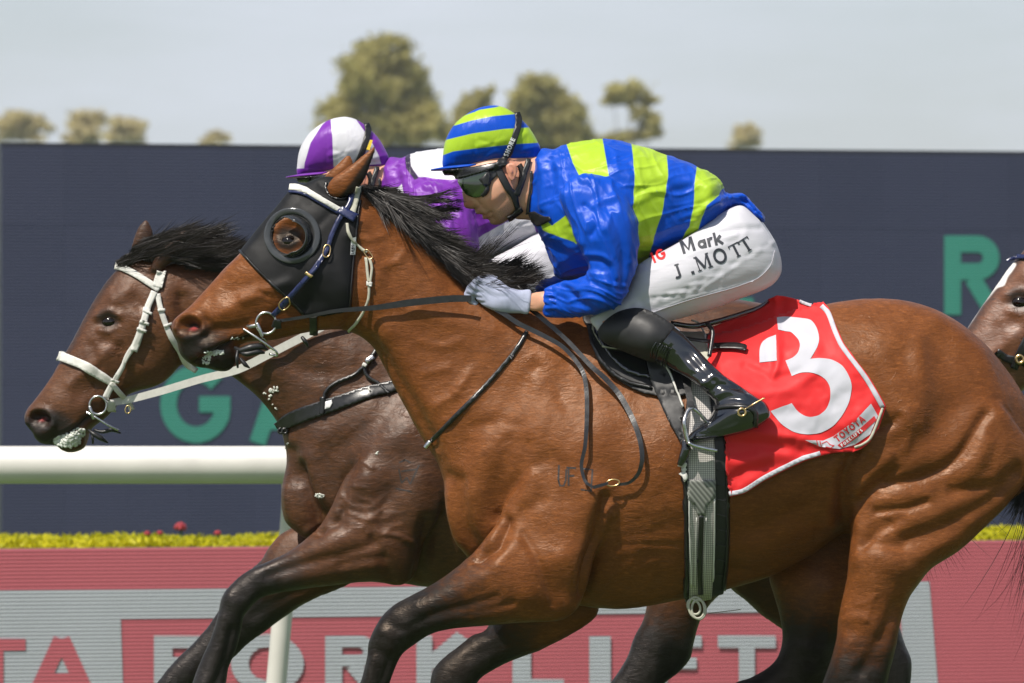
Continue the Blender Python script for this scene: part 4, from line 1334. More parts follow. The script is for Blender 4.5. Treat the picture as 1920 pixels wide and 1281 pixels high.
H2 = [
    Piece('body', H2_BODY, H2Y, h=.007, k=.02, n=4, ws=[(110, 790, .8), (170, 690, .60), (230, 600, .55), (300, 560, .50), (370, 590, .44), (460, 620, .45), (560, 720, .46), (600, 900, .54), (700, 650, .44), (760, 850, .66), (1000, 860, .76), (1250, 800, .8), (1400, 760, .84), (1550, 800, .82)]),
    Piece('near_ear', [(283, 500), (300, 466), (322, 446), (349, 429), (349, 452), (336, 480), (312, 500), (292, 512)], H2Y - .06, .55, k=.012, h=.003),
    Piece('far_ear', [(246, 470), (248, 455), (260, 425), (274, 411), (285, 428), (288, 446), (276, 470)], H2Y + .06, .55, k=.012, h=.003),
    Piece('near_fore_leg', [(572, 1012), (600, 985), (622, 950), (650, 890), (700, 850), (770, 850), (825, 885), (832, 937), (812, 988), (791, 1031), (780, 1076), (752, 1096), (696, 1091), (628, 1096), (598, 1099), (545, 1107), (493, 1119), (470, 1138), (457, 1157), (453, 1179), (444, 1217), (430, 1251), (425, 1281), (412, 1330), (405, 1370), (395, 1400), (402, 1450), (330, 1452), (345, 1410), (352, 1370), (352, 1330), (361, 1281), (380, 1232), (395, 1198), (405, 1168), (411, 1145), (415, 1123), (426, 1103), (448, 1082), (470, 1067), (500, 1054), (538, 1036)], H2Y - .13, .75, k=.014, n=4,
          ws=[(720, 940, .42), (800, 930, .36), (740, 1060, .62), (560, 1070, .85), (430, 1140, .85), (400, 1250, .75)], yc=[(700, 930, H2Y - .185), (810, 930, H2Y - .222), (760, 1060, H2Y - .175), (560, 1070, H2Y - .15), (400, 1300, H2Y - .14)]),
    Piece('far_fore_leg', [(489, 1052), (503, 1030), (530, 1000), (590, 975), (660, 990), (690, 1040), (660, 1092), (598, 1119), (560, 1138), (523, 1164), (493, 1187), (463, 1209), (440, 1232), (400, 1262), (360, 1290), (320, 1330), (270, 1385), (225, 1405), (232, 1352), (265, 1310), (294, 1281), (312, 1258), (339, 1228), (365, 1202), (391, 1172), (420, 1130), (452, 1085)], H2Y + .13, .7, k=.02, n=4),
    Piece('near_hind_leg', [(1230, 1000), (1320, 920), (1480, 880), (1550, 940), (1470, 1020), (1396, 1080), (1342, 1122), (1320, 1153), (1308, 1182), (1300, 1212), (1294, 1236), (1272, 1262), (1247, 1281), (1222, 1320), (1182, 1380), (1142, 1430), (1080, 1452), (1082, 1400), (1110, 1330), (1143, 1281), (1160, 1257), (1177, 1228), (1189, 1195), (1204, 1166), (1212, 1141), (1220, 1080)], H2Y - .14, .75, k=.02, n=4),
    Piece('far_hind_leg', [(1340, 1050), (1450, 960), (1590, 900), (1635, 960), (1658, 1080), (1682, 1160), (1698, 1212), (1709, 1240), (1707, 1285), (1690, 1340), (1680, 1400), (1692, 1450), (1616, 1452), (1640, 1400), (1640, 1320), (1612, 1262), (1562, 1230), (1502, 1200), (1463, 1178), (1429, 1155), (1397, 1126), (1367, 1100)], H2Y + .14, .75, k=.02, n=4),
]
S2 = {'body': [
    ([(270, 600), (310, 640), (290, 690)], 8, 24), ([(130, 720), (180, 680), (215, 640)], 4, 7), ([(150, 740), (200, 720), (240, 700)], -3, 9), ([(195, 640), (225, 650), (235, 690)], -4, 7), ([(170, 650), (185, 690), (178, 720)], -3, 6),
    ([(66, 782), (75, 781), (84, 788)], -19, 6), ([(52, 792), (56, 776), (70, 767), (88, 770), (99, 784), (99, 796)], 6, 4), ([(60, 806), (78, 812), (96, 802)], 4, 6), ([(95, 832), (120, 818), (145, 800), (170, 782)], -8, 4), ([(130, 812), (150, 800)], 5, 8), ([(120, 838), (140, 832)], 5, 9),
    ([(190, 604), (204, 600), (216, 606)], -4, 8), ([(182, 594), (204, 584), (224, 592)], 6, 5), ([(186, 618), (204, 622), (222, 614)], 3.5, 4), ([(214, 560), (240, 550)], 6, 10), ([(250, 560), (262, 575)], -5, 8),
    ([(340, 560), (346, 620), (336, 672)], -9, 9), ([(380, 560), (420, 640)], 4, 20), ([(400, 690), (460, 720), (510, 790)], 4, 12), ([(470, 690), (520, 740), (540, 800)], -5, 10),
    ([(520, 650), (560, 690), (620, 700)], -4, 12), ([(580, 640), (640, 650), (700, 690)], 4, 14),
    ([(545, 850), (560, 920), (580, 980)], -10, 10), ([(560, 890), (600, 960), (640, 985)], -8, 9), ([(535, 920), (545, 960), (570, 1000)], 6, 8), ([(580, 860), (595, 930)], 8, 14), ([(640, 830), (700, 800), (740, 760)], -5, 18), ([(700, 860), (760, 830), (800, 860)], 6, 26),
    ([(600, 820), (650, 800), (690, 760)], 5, 14), ([(660, 960), (720, 930), (760, 900)], -4, 12), ([(690, 900), (700, 950), (690, 990)], 3, 8),
    ([(566, 874), (575, 914), (587, 960), (594, 993)], -11, 6), ([(596, 1000), (626, 982), (641, 962)], -7, 6), ([(664, 881), (652, 900), (641, 950)], -6, 7), ([(556, 920), (566, 960), (580, 990)], 5, 6), ([(690, 900), (740, 900), (780, 890)], 5, 22),
    ([(704, 1007), (722, 1003), (753, 1006), (779, 1019)], 2.0, 2.6), ([(722, 1003), (734, 989), (753, 984)], 1.8, 2.6), ([(694, 975), (711, 998)], 1.8, 2.6), ([(700, 972), (711, 960), (697, 942), (673, 935)], 1.7, 2.6), ([(711, 961), (744, 963)], 1.6, 2.6), ([(660, 912), (684, 916)], 1.8, 3), ([(680, 868), (700, 880)], 2, 3), ([(800, 980), (796, 1040), (784, 1080)], -10, 8),
  ], 'near': [([(500, 1080), (560, 1060), (640, 1040), (700, 1020)], -5, 6), ([(480, 1072), (540, 1048), (620, 1020)], 4, 9), ([(540, 1090), (620, 1075), (700, 1060)], 5, 9), ([(640, 1060), (680, 1050), (720, 1046)], -4, 6), ([(700, 1010), (720, 1050), (735, 1085)], -5, 7),
    ([(690, 1000), (730, 1000), (770, 1020)], 2.4, 3.2), ([(650, 960), (690, 975), (730, 970)], 2.4, 3.4), ([(640, 930), (660, 950), (700, 950), (720, 930)], 2.2, 3.4), ([(690, 970), (680, 990)], 2.2, 3.4),
    ([(430, 1120), (445, 1140), (450, 1160)], 4, 8), ([(462, 1130), (470, 1120)], 4, 7), ([(420, 1160), (410, 1220), (385, 1281)], 4, 7), ([(435, 1180), (420, 1240), (400, 1290)], -5, 5)],
  'far': [([(470, 1160), (520, 1130), (580, 1100)], -4, 7)]}

def dark2(u, v, is_far, is_leg, pid, names, co):
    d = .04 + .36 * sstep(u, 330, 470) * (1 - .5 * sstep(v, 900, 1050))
    d = np.maximum(d, (1 - sstep(np.hypot((u - 90) / 1.3, v - 808), 22, 60)) * .85)
    d = np.maximum(d, (1 - sstep(np.hypot(u - 203, v - 600), 12, 32)) * .65)
    d = np.maximum(d, 1.25 * np.exp(-(((u - 74) / 12) ** 2 + ((v - 785) / 9) ** 2)))
    mo, _ = seg_dist(u, v, [(95, 832), (120, 818), (145, 800), (170, 782)], False)
    d = np.maximum(d, .9 * np.exp(-(mo / 4.5) ** 2))
    fr, _ = seg_dist(u, v, [(215, 500), (160, 580), (120, 655)], False)
    d = np.maximum(d, (1 - sstep(fr, 4, 26)) * .6)
    for nm, a, b in (('near_fore_leg', (660, 1040), (450, 1115)), ('far_fore_leg', (600, 1080), (450, 1180)), ('near_hind_leg', (1280, 1090), (1235, 1250)), ('far_hind_leg', (1440, 1100), (1660, 1230))):
        m = pid == names.index(nm)
        ax = np.array(b, float) - np.array(a, float)
        t = ((u - a[0]) * ax[0] + (v - a[1]) * ax[1]) / (ax @ ax)
        d = np.where(m, np.maximum(d, sstep(t, -.1, .95)), d)
    ear = np.isin(pid, [1, 2])
    d = np.where(ear, np.maximum(d, .55), d)
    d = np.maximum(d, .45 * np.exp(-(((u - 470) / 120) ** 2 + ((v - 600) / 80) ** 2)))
    return d

BLAZE = SDMap([(196, 540), (191, 552), (184, 563), (178, 578), (168, 583), (158, 598), (147, 616), (128, 652), (116, 655), (140, 608), (160, 568), (180, 540)], 16 / F, smooth=True)
def extra2(u, v, co, near):
    p = np.exp(-0.5 * (((u - 74) / 3.5) ** 2 + ((v - 788) / 2.5) ** 2))
    return {'pink': np.clip(p * .8, 0, 1), 'blaze': np.clip(BLAZE(u, v), -.05, .05)}

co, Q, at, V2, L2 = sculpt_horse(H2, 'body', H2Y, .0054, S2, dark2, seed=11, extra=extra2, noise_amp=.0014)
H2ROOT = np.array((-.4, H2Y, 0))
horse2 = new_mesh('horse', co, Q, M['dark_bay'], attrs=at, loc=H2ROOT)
tag(horse2, 'dark bay racehorse in a white bridle, beyond the bay with number 3', 'horse', 'racehorses')
T2 = Target((co, Q))
H2co, H2Q = co, Q

def lens_eye(name, u, v, y0, target, r_px, s, parent, tilt=0):
    l, n = target.hit(u, v)
    c = l - n * r_px * s * .55
    objs = []
    for sgn in (1, -1):
        bm = bmesh.new()
        bmesh.ops.create_uvsphere(bm, u_segments=20, v_segments=12, radius=1)
        for w in bm.verts:
            w.co = Vector((w.co.x * r_px * s * 1.25, w.co.y * r_px * s, w.co.z * r_px * s * .95))
        me = bpy.data.meshes.new('eye'); bm.to_mesh(me); bm.free()
        me.materials.append(M['eye'])
        me.polygons.foreach_set('use_smooth', np.ones(len(me.polygons), bool))
        cc = Vector(c)
        if sgn < 0:
            cc.y = 2 * y0 - cc.y
        me.transform(Matrix.Translation(cc) @ Matrix.Rotation(tilt * sgn, 4, 'Y') if sgn > 0 else Matrix.Translation(cc) @ Matrix.Rotation(tilt, 4, 'Y'))
        o = bpy.data.objects.new('eye', me); COL.objects.link(o)
        o.parent = parent; o.matrix_parent_inverse = Matrix.Translation(-parent.location)
        objs.append(o)
    return objs

lens_eye('eye', 541, 449, 0, T1, 13.5, 15 / F, horse1)
lens_eye('eye', 204, 603, H2Y, T2, 12.5, 16 / F, horse2)

def hair_mesh(name, roots, dirs, lengths, width, mat, parent, seed=1, segs=7, gravity=.25, curl=.3, side=(0, 1, 0), loc=None):
    """tapered strands: roots (N,3), dirs (N,3)"""
    rs = np.random.RandomState(seed)
    N = len(roots)
    d = dirs / (np.linalg.norm(dirs, axis=1, keepdims=True) + 1e-9)
    bend = rs.normal(size=(N, 3)) * curl
    pts = [roots]
    cur = d.copy()
    step = (lengths / segs)[:, None]
    for k in range(segs):
        cur = cur + bend * (1.0 / segs) + np.array((0, 0, -gravity / segs))
        cur /= np.linalg.norm(cur, axis=1, keepdims=True)
        pts.append(pts[-1] + cur * step)
    P_ = np.stack(pts, 1)
    t = np.gradient(P_, axis=1)
    sv = np.cross(t, np.array(side)[None, None] + rs.normal(size=(N, 1, 3)) * .25)
    sv /= np.linalg.norm(sv, axis=2, keepdims=True) + 1e-9
    w = (width * rs.uniform(.6, 1.4, N))[:, None] * np.interp(np.linspace(0, 1, segs + 1), (0, .25, .8, 1), (.8, 1, .6, .04))[None]
    A, B = P_ - sv * w[..., None] / 2, P_ + sv * w[..., None] / 2
    co = np.stack((A, B), 2).reshape(N, -1, 3)
    co = co.reshape(-1, 3)
    base = np.arange(N)[:, None] * (2 * (segs + 1))
    k = np.arange(segs)[None] * 2
    q = np.stack((base + k, base + k + 1, base + k + 3, base + k + 2), 2).reshape(-1, 4)
    return new_mesh(name, co, q, mat, parent, loc=loc)

def mane(parent, s, y0, clumps, seed, width=.0028, curl=.5, grav=.15, yoff=-.008):
    """clumps: (root_u, root_v, tip_u, tip_v, count, spread px, root spread px), each split into locks as in the photo"""
    rs = np.random.RandomState(seed)
    R, D, Ln = [], [], []
    for (u0, v0, u1, v1, n, sp, rsp) in clumps:
        n = int(n * 1.5)
        m = max(2, n // 26)
        lu, lv = rs.normal(size=m) * sp, rs.normal(size=m) * sp
        ly = rs.normal(size=m) * .03
        lr = rs.normal(size=(m, 2)) * rsp
        ll = rs.uniform(.6, 1.15, m)
        k = rs.randint(0, m, n)
        ru = u0 + lr[k, 0] + rs.normal(size=n) * 4.0; rv = v0 + lr[k, 1] * .7 + rs.normal(size=n) * 3.2
        yy = y0 + rs.normal(size=n) * .012 + ly[k] * .5 + (yoff if u0 < 890 else yoff + .06)
        tu = u1 + lu[k] + rs.normal(size=n) * 2.0; tv = v1 + lv[k] + rs.normal(size=n) * 2.0
        a = np.array([P(x, y, z) for x, y, z in zip(ru, rv, yy)])
        b = np.array([P(x, y, z + q) for x, y, z, q in zip(tu, tv, yy, ly[k] + rs.normal(size=n) * .008 - .006)])
        R.append(a); D.append(b - a); Ln.append(np.linalg.norm(b - a, axis=1) * ll[k] * rs.uniform(.75, 1.08, n))
    R, D, Ln = np.vstack(R), np.vstack(D), np.concatenate(Ln)
    up = np.zeros_like(D); up[:, 2] = 1
    D = D / np.linalg.norm(D, axis=1, keepdims=True) + up * grav * .5
    return hair_mesh('mane', R, D, Ln, width, M['hair'], parent, seed, 8, grav, curl)

# near horse: locks from poll to withers, blown back
cl = []
crest = np.array([(678, 360), (700, 366), (740, 402), (777, 436), (814, 468), (846, 507), (880, 538), (925, 556)], float)
for t in np.linspace(0, 1, 30):
    i = t * (len(crest) - 1.001); k = int(i); c = crest[k] + (crest[k + 1] - crest[k]) * (i - k)
    if t < .45:
        cl.append((c[0] + 3, c[1] + 0, c[0] + 60 + 40 * t, c[1] + 62 - 10 * t, 300, 9, 5))
        cl.append((c[0] + 2, c[1] - 3, c[0] + 84 + 20 * t, c[1] + 30 + 10 * t, 240, 10, 6))
    elif t < .75:
        cl.append((c[0] + 2, c[1] + 1, c[0] + 70, c[1] + 44, 300, 9, 5))
        cl.append((c[0] + 2, c[1] - 2, c[0] + 88, c[1] + 14, 200, 11, 6))
    else:
        cl.append((c[0] + 2, c[1] - 1, c[0] + 78, c[1] - 8, 240, 10, 5))
        cl.append((c[0] + 2, c[1] - 2, c[0] + 80, c[1] - 44, 70, 16, 6))
cl += [(690, 362, 770, 372, 260, 7, 6), (720, 366, 805, 396, 260, 8, 8), (760, 385, 840, 412, 220, 9, 9), (790, 372, 868, 372, 70, 12, 8), (800, 400, 872, 402, 120, 10, 9), (905, 512, 952, 466, 60, 14, 8), (935, 522, 1020, 500, 150, 10, 9), (955, 528, 1032, 518, 150, 9, 7), (930, 512, 1000, 474, 70, 13, 8)]
mane(horse1, 15 / F, 0, cl, 21, .0015, .16, .16, .012)
# forelock wisp under the hood is hidden; tail behind the quarters
rs = np.random.RandomState(4)
n = 900
tr = np.array([P(1938 + a * 5, 850 + b * 12, c * .03 + .02) for a, b, c in rs.normal(size=(n, 3))])
td = np.array([P(1912 + a * 15, 985 + b * 16, c * .05 + .03) for a, b, c in rs.normal(size=(n, 3))]) - tr
hair_mesh('tail', tr, td, rs.uniform(.10, .21, n), .0018, M['hair'], horse1, 8, 9, -.1, .35)
td = np.array([P(2000 + a * 26, 960 + b * 30, c * .05) for a, b, c in rs.normal(size=(n, 3))]) - tr
hair_mesh('tail', tr, td, rs.uniform(.3, .6, n), .0018, M['hair'], horse1, 18, 9, .2, .4)
# dark horse mane, blown up and back
cl = []
for t in np.linspace(0, 1, 20):
    c = np.array((258 + 180 * t, 478 + 30 * t))
    cl.append((c[0], c[1], c[0] + 84 + 10 * t, c[1] - 26 - 10 * math.sin(t * 3), 300, 6, 5))
    cl.append((c[0], c[1], c[0] + 62, c[1] - 6, 240, 8, 6))
    cl.append((c[0] + 10, c[1] - 18, c[0] + 96, c[1] - 38, 130, 7, 8))
cl += [(256, 474, 336, 436, 420, 6, 6), (236, 490, 262, 466, 260, 5, 5), (290, 460, 390, 424, 300, 7, 8), (226, 497, 290, 462, 300, 5, 5), (250, 486, 330, 460, 300, 6, 6), (330, 462, 440, 424, 200, 9, 8), (420, 500, 515, 474, 260, 12, 9), (470, 515, 560, 495, 200, 12, 9)]
mane(horse2, 16 / F, H2Y, cl, 22, .0016, .15, .14)
tr = np.array([P(1632 + a * 8, 770 + b * 10, H2Y + c * .03) for a, b, c in rs.normal(size=(500, 3))])
hair_mesh('tail', tr, np.array([[.16, 0, -.35]]) + rs.normal(size=(500, 3)) * .05, rs.uniform(.3, .55, 500), .0032, M['hair'], horse2, 9, 9, .5, .4)

# third horse: the same build, further back at the right edge
def copy_to(o, parent=None, mats=None):
    c = o.copy(); COL.objects.link(c)
    if parent is not None:
        c.parent = parent
        c.matrix_parent_inverse = o.matrix_parent_inverse.copy()
    return c
def swing(p, poly, c, deg, **kw):
    a = math.radians(deg)
    f = lambda u, v: (c[0] + (u - c[0]) * math.cos(a) - (v - c[1]) * math.sin(a), c[1] + (u - c[0]) * math.sin(a) + (v - c[1]) * math.cos(a))
    return Piece(p.name, [f(u, v) for u, v in poly], p.y, .75, k=.02, n=4, h=.007)
NF2 = [(600, 985), (640, 930), (700, 890), (770, 900), (800, 960), (794, 1031), (780, 1076), (752, 1096), (696, 1091), (628, 1096), (598, 1099), (545, 1107), (493, 1119), (470, 1138), (457, 1157), (453, 1179), (444, 1217), (430, 1251), (425, 1281), (412, 1330), (405, 1370), (395, 1400), (402, 1450), (330, 1452), (345, 1410), (352, 1370), (352, 1330), (361, 1281), (380, 1232), (395, 1198), (405, 1168), (411, 1145), (415, 1123), (426, 1103), (448, 1082), (470, 1067), (500, 1054), (538, 1036)]
H3 = H2[:3] + [swing(H2[3], NF2, (720, 1010), -42), swing(H2[4], [(u, v) for u, v in NF2], (720, 1010), -62)] + H2[5:]
H3[4].yc = H3[4].yc * 0 + H2Y + .13
H3[4].ylo, H3[4].yhi = H2Y - .1, H2Y + .35
H3[3].yc = H3[3].yc * 0 + H2Y - .14
H3[3].ylo, H3[3].yhi = H2Y - .4, H2Y + .1
co, Q, at, V3, L3 = sculpt_horse(H3, 'body', H2Y, .0085, {'body': S2['body'][:24]}, dark2, seed=15, extra=extra2, noise_amp=.0014)
horse3 = new_mesh('horse', co, Q, M['brown_bay'], attrs=at, loc=H2ROOT)
horse3['category'] = 'horse'; horse3['group'] = 'racehorses'
H3co, H3Q = co, Q
eye2 = P(204, 603, H2Y); eye3 = P(1905, 566, 1.25); SC3 = 1.15
rot3 = math.radians(5.5)
rel = Vector(eye2) - Vector(H2ROOT)
Rm = Matrix.Rotation(rot3, 4, 'Y')
horse3.rotation_euler = (0, rot3, 0)
horse3.scale = (SC3,) * 3
horse3.location = Vector(eye3) - (Rm @ rel) * SC3
for ch in list(horse2.children):
    if not ch.name.startswith('mane'):
        copy_to(ch, horse3)
def own_material(o, m):
    o.material_slots[0].link = 'OBJECT'
    o.material_slots[0].material = m
horse3['label'] = 'brown horse with a white blaze, its head just showing behind the bay rump'
# ------------------------------------------------------------------ the jockey in blue and lime
JY = 0.0
J_TORSO = [(1001, 300), (1014, 279), (1039, 279), (1057, 272), (1091, 263), (1136, 261), (1174, 267), (1230, 284), (1279, 300), (1316, 317), (1341, 331), (1354, 346), (1360, 361), (1382, 362), (1396, 364), (1410, 380), (1429, 402), (1434, 418), (1420, 412), (1402, 396), (1386, 386), (1357, 402), (1320, 438), (1275, 461), (1198, 495), (1150, 522), (1090, 527), (1042, 520), (1036, 497), (1026, 471), (1004, 424), (989, 398), (993, 345)]
J_ARM = [(1048, 372), (1062, 342), (1091, 327), (1132, 331), (1156, 344), (1178, 370), (1192, 404), (1197, 441), (1194, 497), (1179, 542), (1163, 572), (1140, 584), (1099, 593), (1046, 594), (1022, 590), (1019, 566), (1022, 541), (1044, 533), (1074, 524), (1096, 516), (1105, 505), (1095, 483), (1080, 445), (1062, 406)]
SILK = [
    Piece('torso', J_TORSO, JY, 1.2, k=.016, h=.004, n=4, ws=[(1030, 330, 1.15), (1100, 380, 1.45), (1250, 380, 1.35), (1380, 385, 2.4), (1415, 402, 3.2)]),
    Piece('near_sleeve', J_ARM, -.19, .85, k=.010, h=.004, n=4, yc=[(1110, 360, -.185), (1140, 450, -.220), (1150, 550, -.232), (1030, 566, -.135)]),
    Piece('far_sleeve', [(u - 14, v - 12) for u, v in J_ARM], .19, .8, k=.012, h=.005, n=4, yc=[(1110, 360, .185), (1140, 450, .225), (1150, 550, .245), (1030, 566, .115)]),
]
J_THIGH = [(1310, 430), (1345, 404), (1388, 384), (1414, 402), (1434, 424), (1452, 452), (1463, 484), (1464, 512), (1451, 532), (1425, 547), (1380, 563), (1324, 584), (1258, 602), (1205, 618), (1150, 634), (1127, 627), (1112, 612), (1105, 596), (1130, 584), (1172, 557), (1196, 498), (1260, 462)]
BREECH = [
    Piece('near_thigh', J_THIGH, -.12, .8, k=.02, h=.004, n=4, yc=[(1400, 470, -.085), (1250, 530, -.145), (1140, 605, -.172)], ws=[(1400, 470, 1.05), (1250, 530, .85), (1165, 600, .55), (1120, 612, .35)]),
    Piece('far_thigh', J_THIGH, .12, .8, k=.02, h=.005, n=4, yc=[(1400, 470, .085), (1250, 530, .145), (1140, 605, .172)], ws=[(1400, 470, 1.05), (1250, 530, .85), (1165, 600, .55), (1120, 612, .35)]),
    Piece('seat', [(1310, 430), (1388, 388), (1430, 422), (1452, 470), (1448, 512), (1400, 536), (1320, 540)], 0, 1.35, k=.03, h=.005, n=4),
]
J_BOOT = [(1124, 622), (1136, 604), (1159, 588), (1190, 581), (1217, 586), (1242, 598), (1265, 613), (1293, 637), (1331, 679), (1358, 703), (1386, 722), (1415, 742), (1434, 754), (1443, 770), (1441, 785), (1412, 805), (1368, 818), (1330, 826), (1302, 831), (1288, 826), (1295, 812), (1308, 801), (1331, 782), (1340, 761), (1336, 748), (1320, 735), (1300, 716), (1272, 700), (1250, 686), (1231, 677), (1205, 668), (1178, 659), (1150, 650), (1132, 638)]
def boot_pieces(s):
    return [Piece('boot', J_BOOT, s * .28, .85, k=.01, h=.0035, n=4, yc=[(1150, 620, s * .175), (1250, 660, s * .205), (1340, 730, s * .268), (1400, 790, s * .308)], ws=[(1170, 620, 1.15), (1300, 700, .85), (1400, 790, .72), (1310, 815, 1.0)])]
HEAD = [
    Piece('face', [(868, 312), (865, 330), (866, 350), (868, 366), (870, 377), (869, 384), (872, 390), (881, 391.5), (889, 391.5), (891, 396), (893, 401), (900, 403), (905, 403), (904.5, 407), (907, 410), (914, 410), (916, 413), (918, 418), (923, 421), (931, 422), (944, 418), (958, 408), (972, 396), (990, 390), (1000, 340), (1000, 300), (960, 285), (905, 290)], 0, .95, k=.012, h=.0025, n=3, ws=[(870, 385, .9), (890, 350, .95), (930, 340, 1.0), (915, 405, 1.1), (980, 340, .95)]),
    Piece('neck', [(948, 330), (1000, 290), (1050, 300), (1060, 360), (1020, 410), (985, 412), (962, 404)], 0, .85, k=.02, h=.004, n=4),
    Piece('ear', [(947, 312), (955, 305), (966, 306), (971, 316), (969, 330), (962, 341), (955, 338), (950, 326)], -.078, .5, k=.006, h=.0025, n=4),
    Piece('far_ear', [(947, 312), (955, 305), (966, 306), (971, 316), (969, 330), (962, 341), (955, 338), (950, 326)], .078, .5, k=.006, h=.0025, n=4),
]
S_FACE = [([(870, 362), (871, 376)], 1.0, 3), ([(897, 366), (920, 362), (934, 350)], 2.2, 6), ([(905, 392), (915, 398), (925, 412)], -1.8, 2.4), ([(893, 397), (905, 402)], 1.2, 3), ([(898, 404), (912, 404), (920, 400)], -2.6, 2.0), ([(907, 409), (916, 408)], 1.4, 3.0), ([(912, 414), (926, 409)], -1.2, 3), ([(884, 388), (890, 380), (886, 376)], 1.8, 2.8), ([(893, 392), (899, 386), (896, 378)], -2.0, 2.4), ([(900, 384), (915, 392), (924, 402)], -1.2, 3),
          ([(905, 374), (925, 372), (940, 362)], 2.4, 5), ([(930, 388), (940, 380), (945, 372)], -1.6, 6), ([(940, 410), (955, 398), (965, 385)], 1.5, 5), ([(880, 366), (892, 372)], -.8, 4),
          ([(958, 312), (964, 320), (962, 332)], -3.2, 2.4), ([(952, 318), (955, 328)], -1.5, 2), ([(975, 396), (985, 380), (988, 365)], 1.5, 4), ([(978, 404), (990, 398)], -1.5, 3)]
HANDS = []
def hand(s):
    """closed fist round the rein: a palm and five finger chains"""
    ps = [Piece('palm', [(893, 534), (904, 522), (922, 518), (940, 527), (955, 539), (975, 544), (996, 545), (992, 587), (975, 588), (955, 588), (930, 584), (905, 573), (892, 560), (888, 546)], s * .075, .62, k=.008, h=.0025, n=4, yc=[(900, 545, s * .070), (960, 565, s * .095), (1020, 566, s * .13)], ws=[(905, 545, .62), (960, 565, .60), (1015, 566, .72)])]
    for i, (a, b_, c_, r) in enumerate((((902, 522), (888, 534), (893, 548), 7.5), ((894, 530), (880, 543), (887, 557), 7.6), ((888, 540), (876, 552), (886, 565), 7.2), ((890, 552), (882, 562), (896, 573), 6.4))):
        poly = ribbon_loops(catmull([a, b_, c_], 5, False), [r * 1.9] * 11)[0]
        ps.append(Piece('finger', [tuple(q) for q in poly], s * (.078 - .006 * i), 1.0, k=.0035, h=.0025, n=1, smooth=False))
    tp = ribbon_loops(catmull([(932, 526), (912, 520), (894, 524), (884, 532)], 5, False), [15] * 16)[0]
    ps.append(Piece('thumb', [tuple(q) for q in tp], s * .052, .9, k=.004, h=.0025, n=1, smooth=False))
    return ps

def cloth_mesh(name, pieces, vox, y0, strokes, mat, parent, amp=.003, seed=5, attrs=None, lo=None, hi=None, mirror=True, amp_mask=None, freq=14, stretch=(1, 1, .5), smooth=2, off=0.0, loc=None):
    V, l0 = grid_union(pieces, vox, lo, hi)
    co, Q = surface_nets(V + off, l0, vox, smooth)
    nrm = vnormals(co, Q)
    cm = co.copy()
    if mirror:
        cm[:, 1] = y0 - np.abs(cm[:, 1] - y0)
    u, v = px_of(cm)
    side = np.clip(np.abs(nrm[:, 1]) * 1.8 + .15, 0, 1)
    h = relief(u, v, strokes, side) if strokes else 0
    X, Y, Z = co.T
    if callable(amp):
        h = h + amp(u, v, co)
    elif amp:
        wx = fbm(X * 5, Y * 5, Z * 5, seed + 2, 2) * .9
        r = 1 - np.abs(fbm((X * stretch[0]) * freq + wx, Y * freq + wx, Z * stretch[2] * freq, seed, 2))
        h = h + (r ** 2 - .45) * amp * (1 if amp_mask is None else amp_mask(u, v))
    co = co + nrm * np.asarray(h)[:, None] if np.ndim(h) else co
    at = attrs(u, v, co) if attrs else None
    return new_mesh(name, co, Q, mat, parent, attrs=at, loc=loc), co, Q

def max_sd(polys, s):
    maps = [SDMap(p, s, smooth=False) for p in polys]
    return lambda u, v: np.clip(np.max([m(u, v) for m in maps], 0), -.05, .05)

S0 = 15 / F
LIME_T = max_sd([
    [(1055, 250), (1093, 250), (1128, 250), (1142, 331), (1110, 333), (1086, 330), (1074, 305)],
    [(1182, 255), (1225, 270), (1250, 289), (1252, 330), (1243, 395), (1232, 430), (1210, 500), (1192, 500), (1192, 420), (1188, 390), (1190, 330), (1186, 290)],
    [(1308, 300), (1345, 320), (1360, 350), (1354, 356), (1350, 366), (1325, 385), (1312, 420), (1288, 465), (1262, 470), (1292, 425), (1300, 390), (1302, 345)],
    [(1011, 414), (1022, 411), (1036, 424), (1060, 438), (1083, 456), (1070, 452), (1046, 442), (1020, 432)],
    [(1034, 424), (1060, 404), (1074, 420), (1084, 444), (1082, 458)],
], S0)
WHITE_T = max_sd([[(1052, 230), (1330, 230), (1330, 332), (1230, 330), (1130, 322), (1076, 318), (1058, 296)], [(990, 380), (1040, 330), (1062, 400), (1090, 470), (1110, 560), (1000, 560)], [(1195, 440), (1300, 380), (1320, 470), (1200, 520)]], S0)
TRIM_T = max_sd([[(1043, 240), (1053, 240), (1060, 296), (1076, 320), (1068, 324), (1050, 300)]], S0)
def silk_attr(u, v, co):
    l = LIME_T(u, v)
    sl = np.max([p.field(co[:, 0], co[:, 1], co[:, 2]) for p in SILK[1:]], 0)
    tr = SILK[0].field(co[:, 0], co[:, 1], co[:, 2])
    cut = np.clip((tr - sl), -.05, .05)           # sleeves stay plain
    return {'lime': np.minimum(l, cut), 'white': np.minimum(WHITE_T(u, v), cut), 'trim': np.minimum(TRIM_T(u, v), cut)}
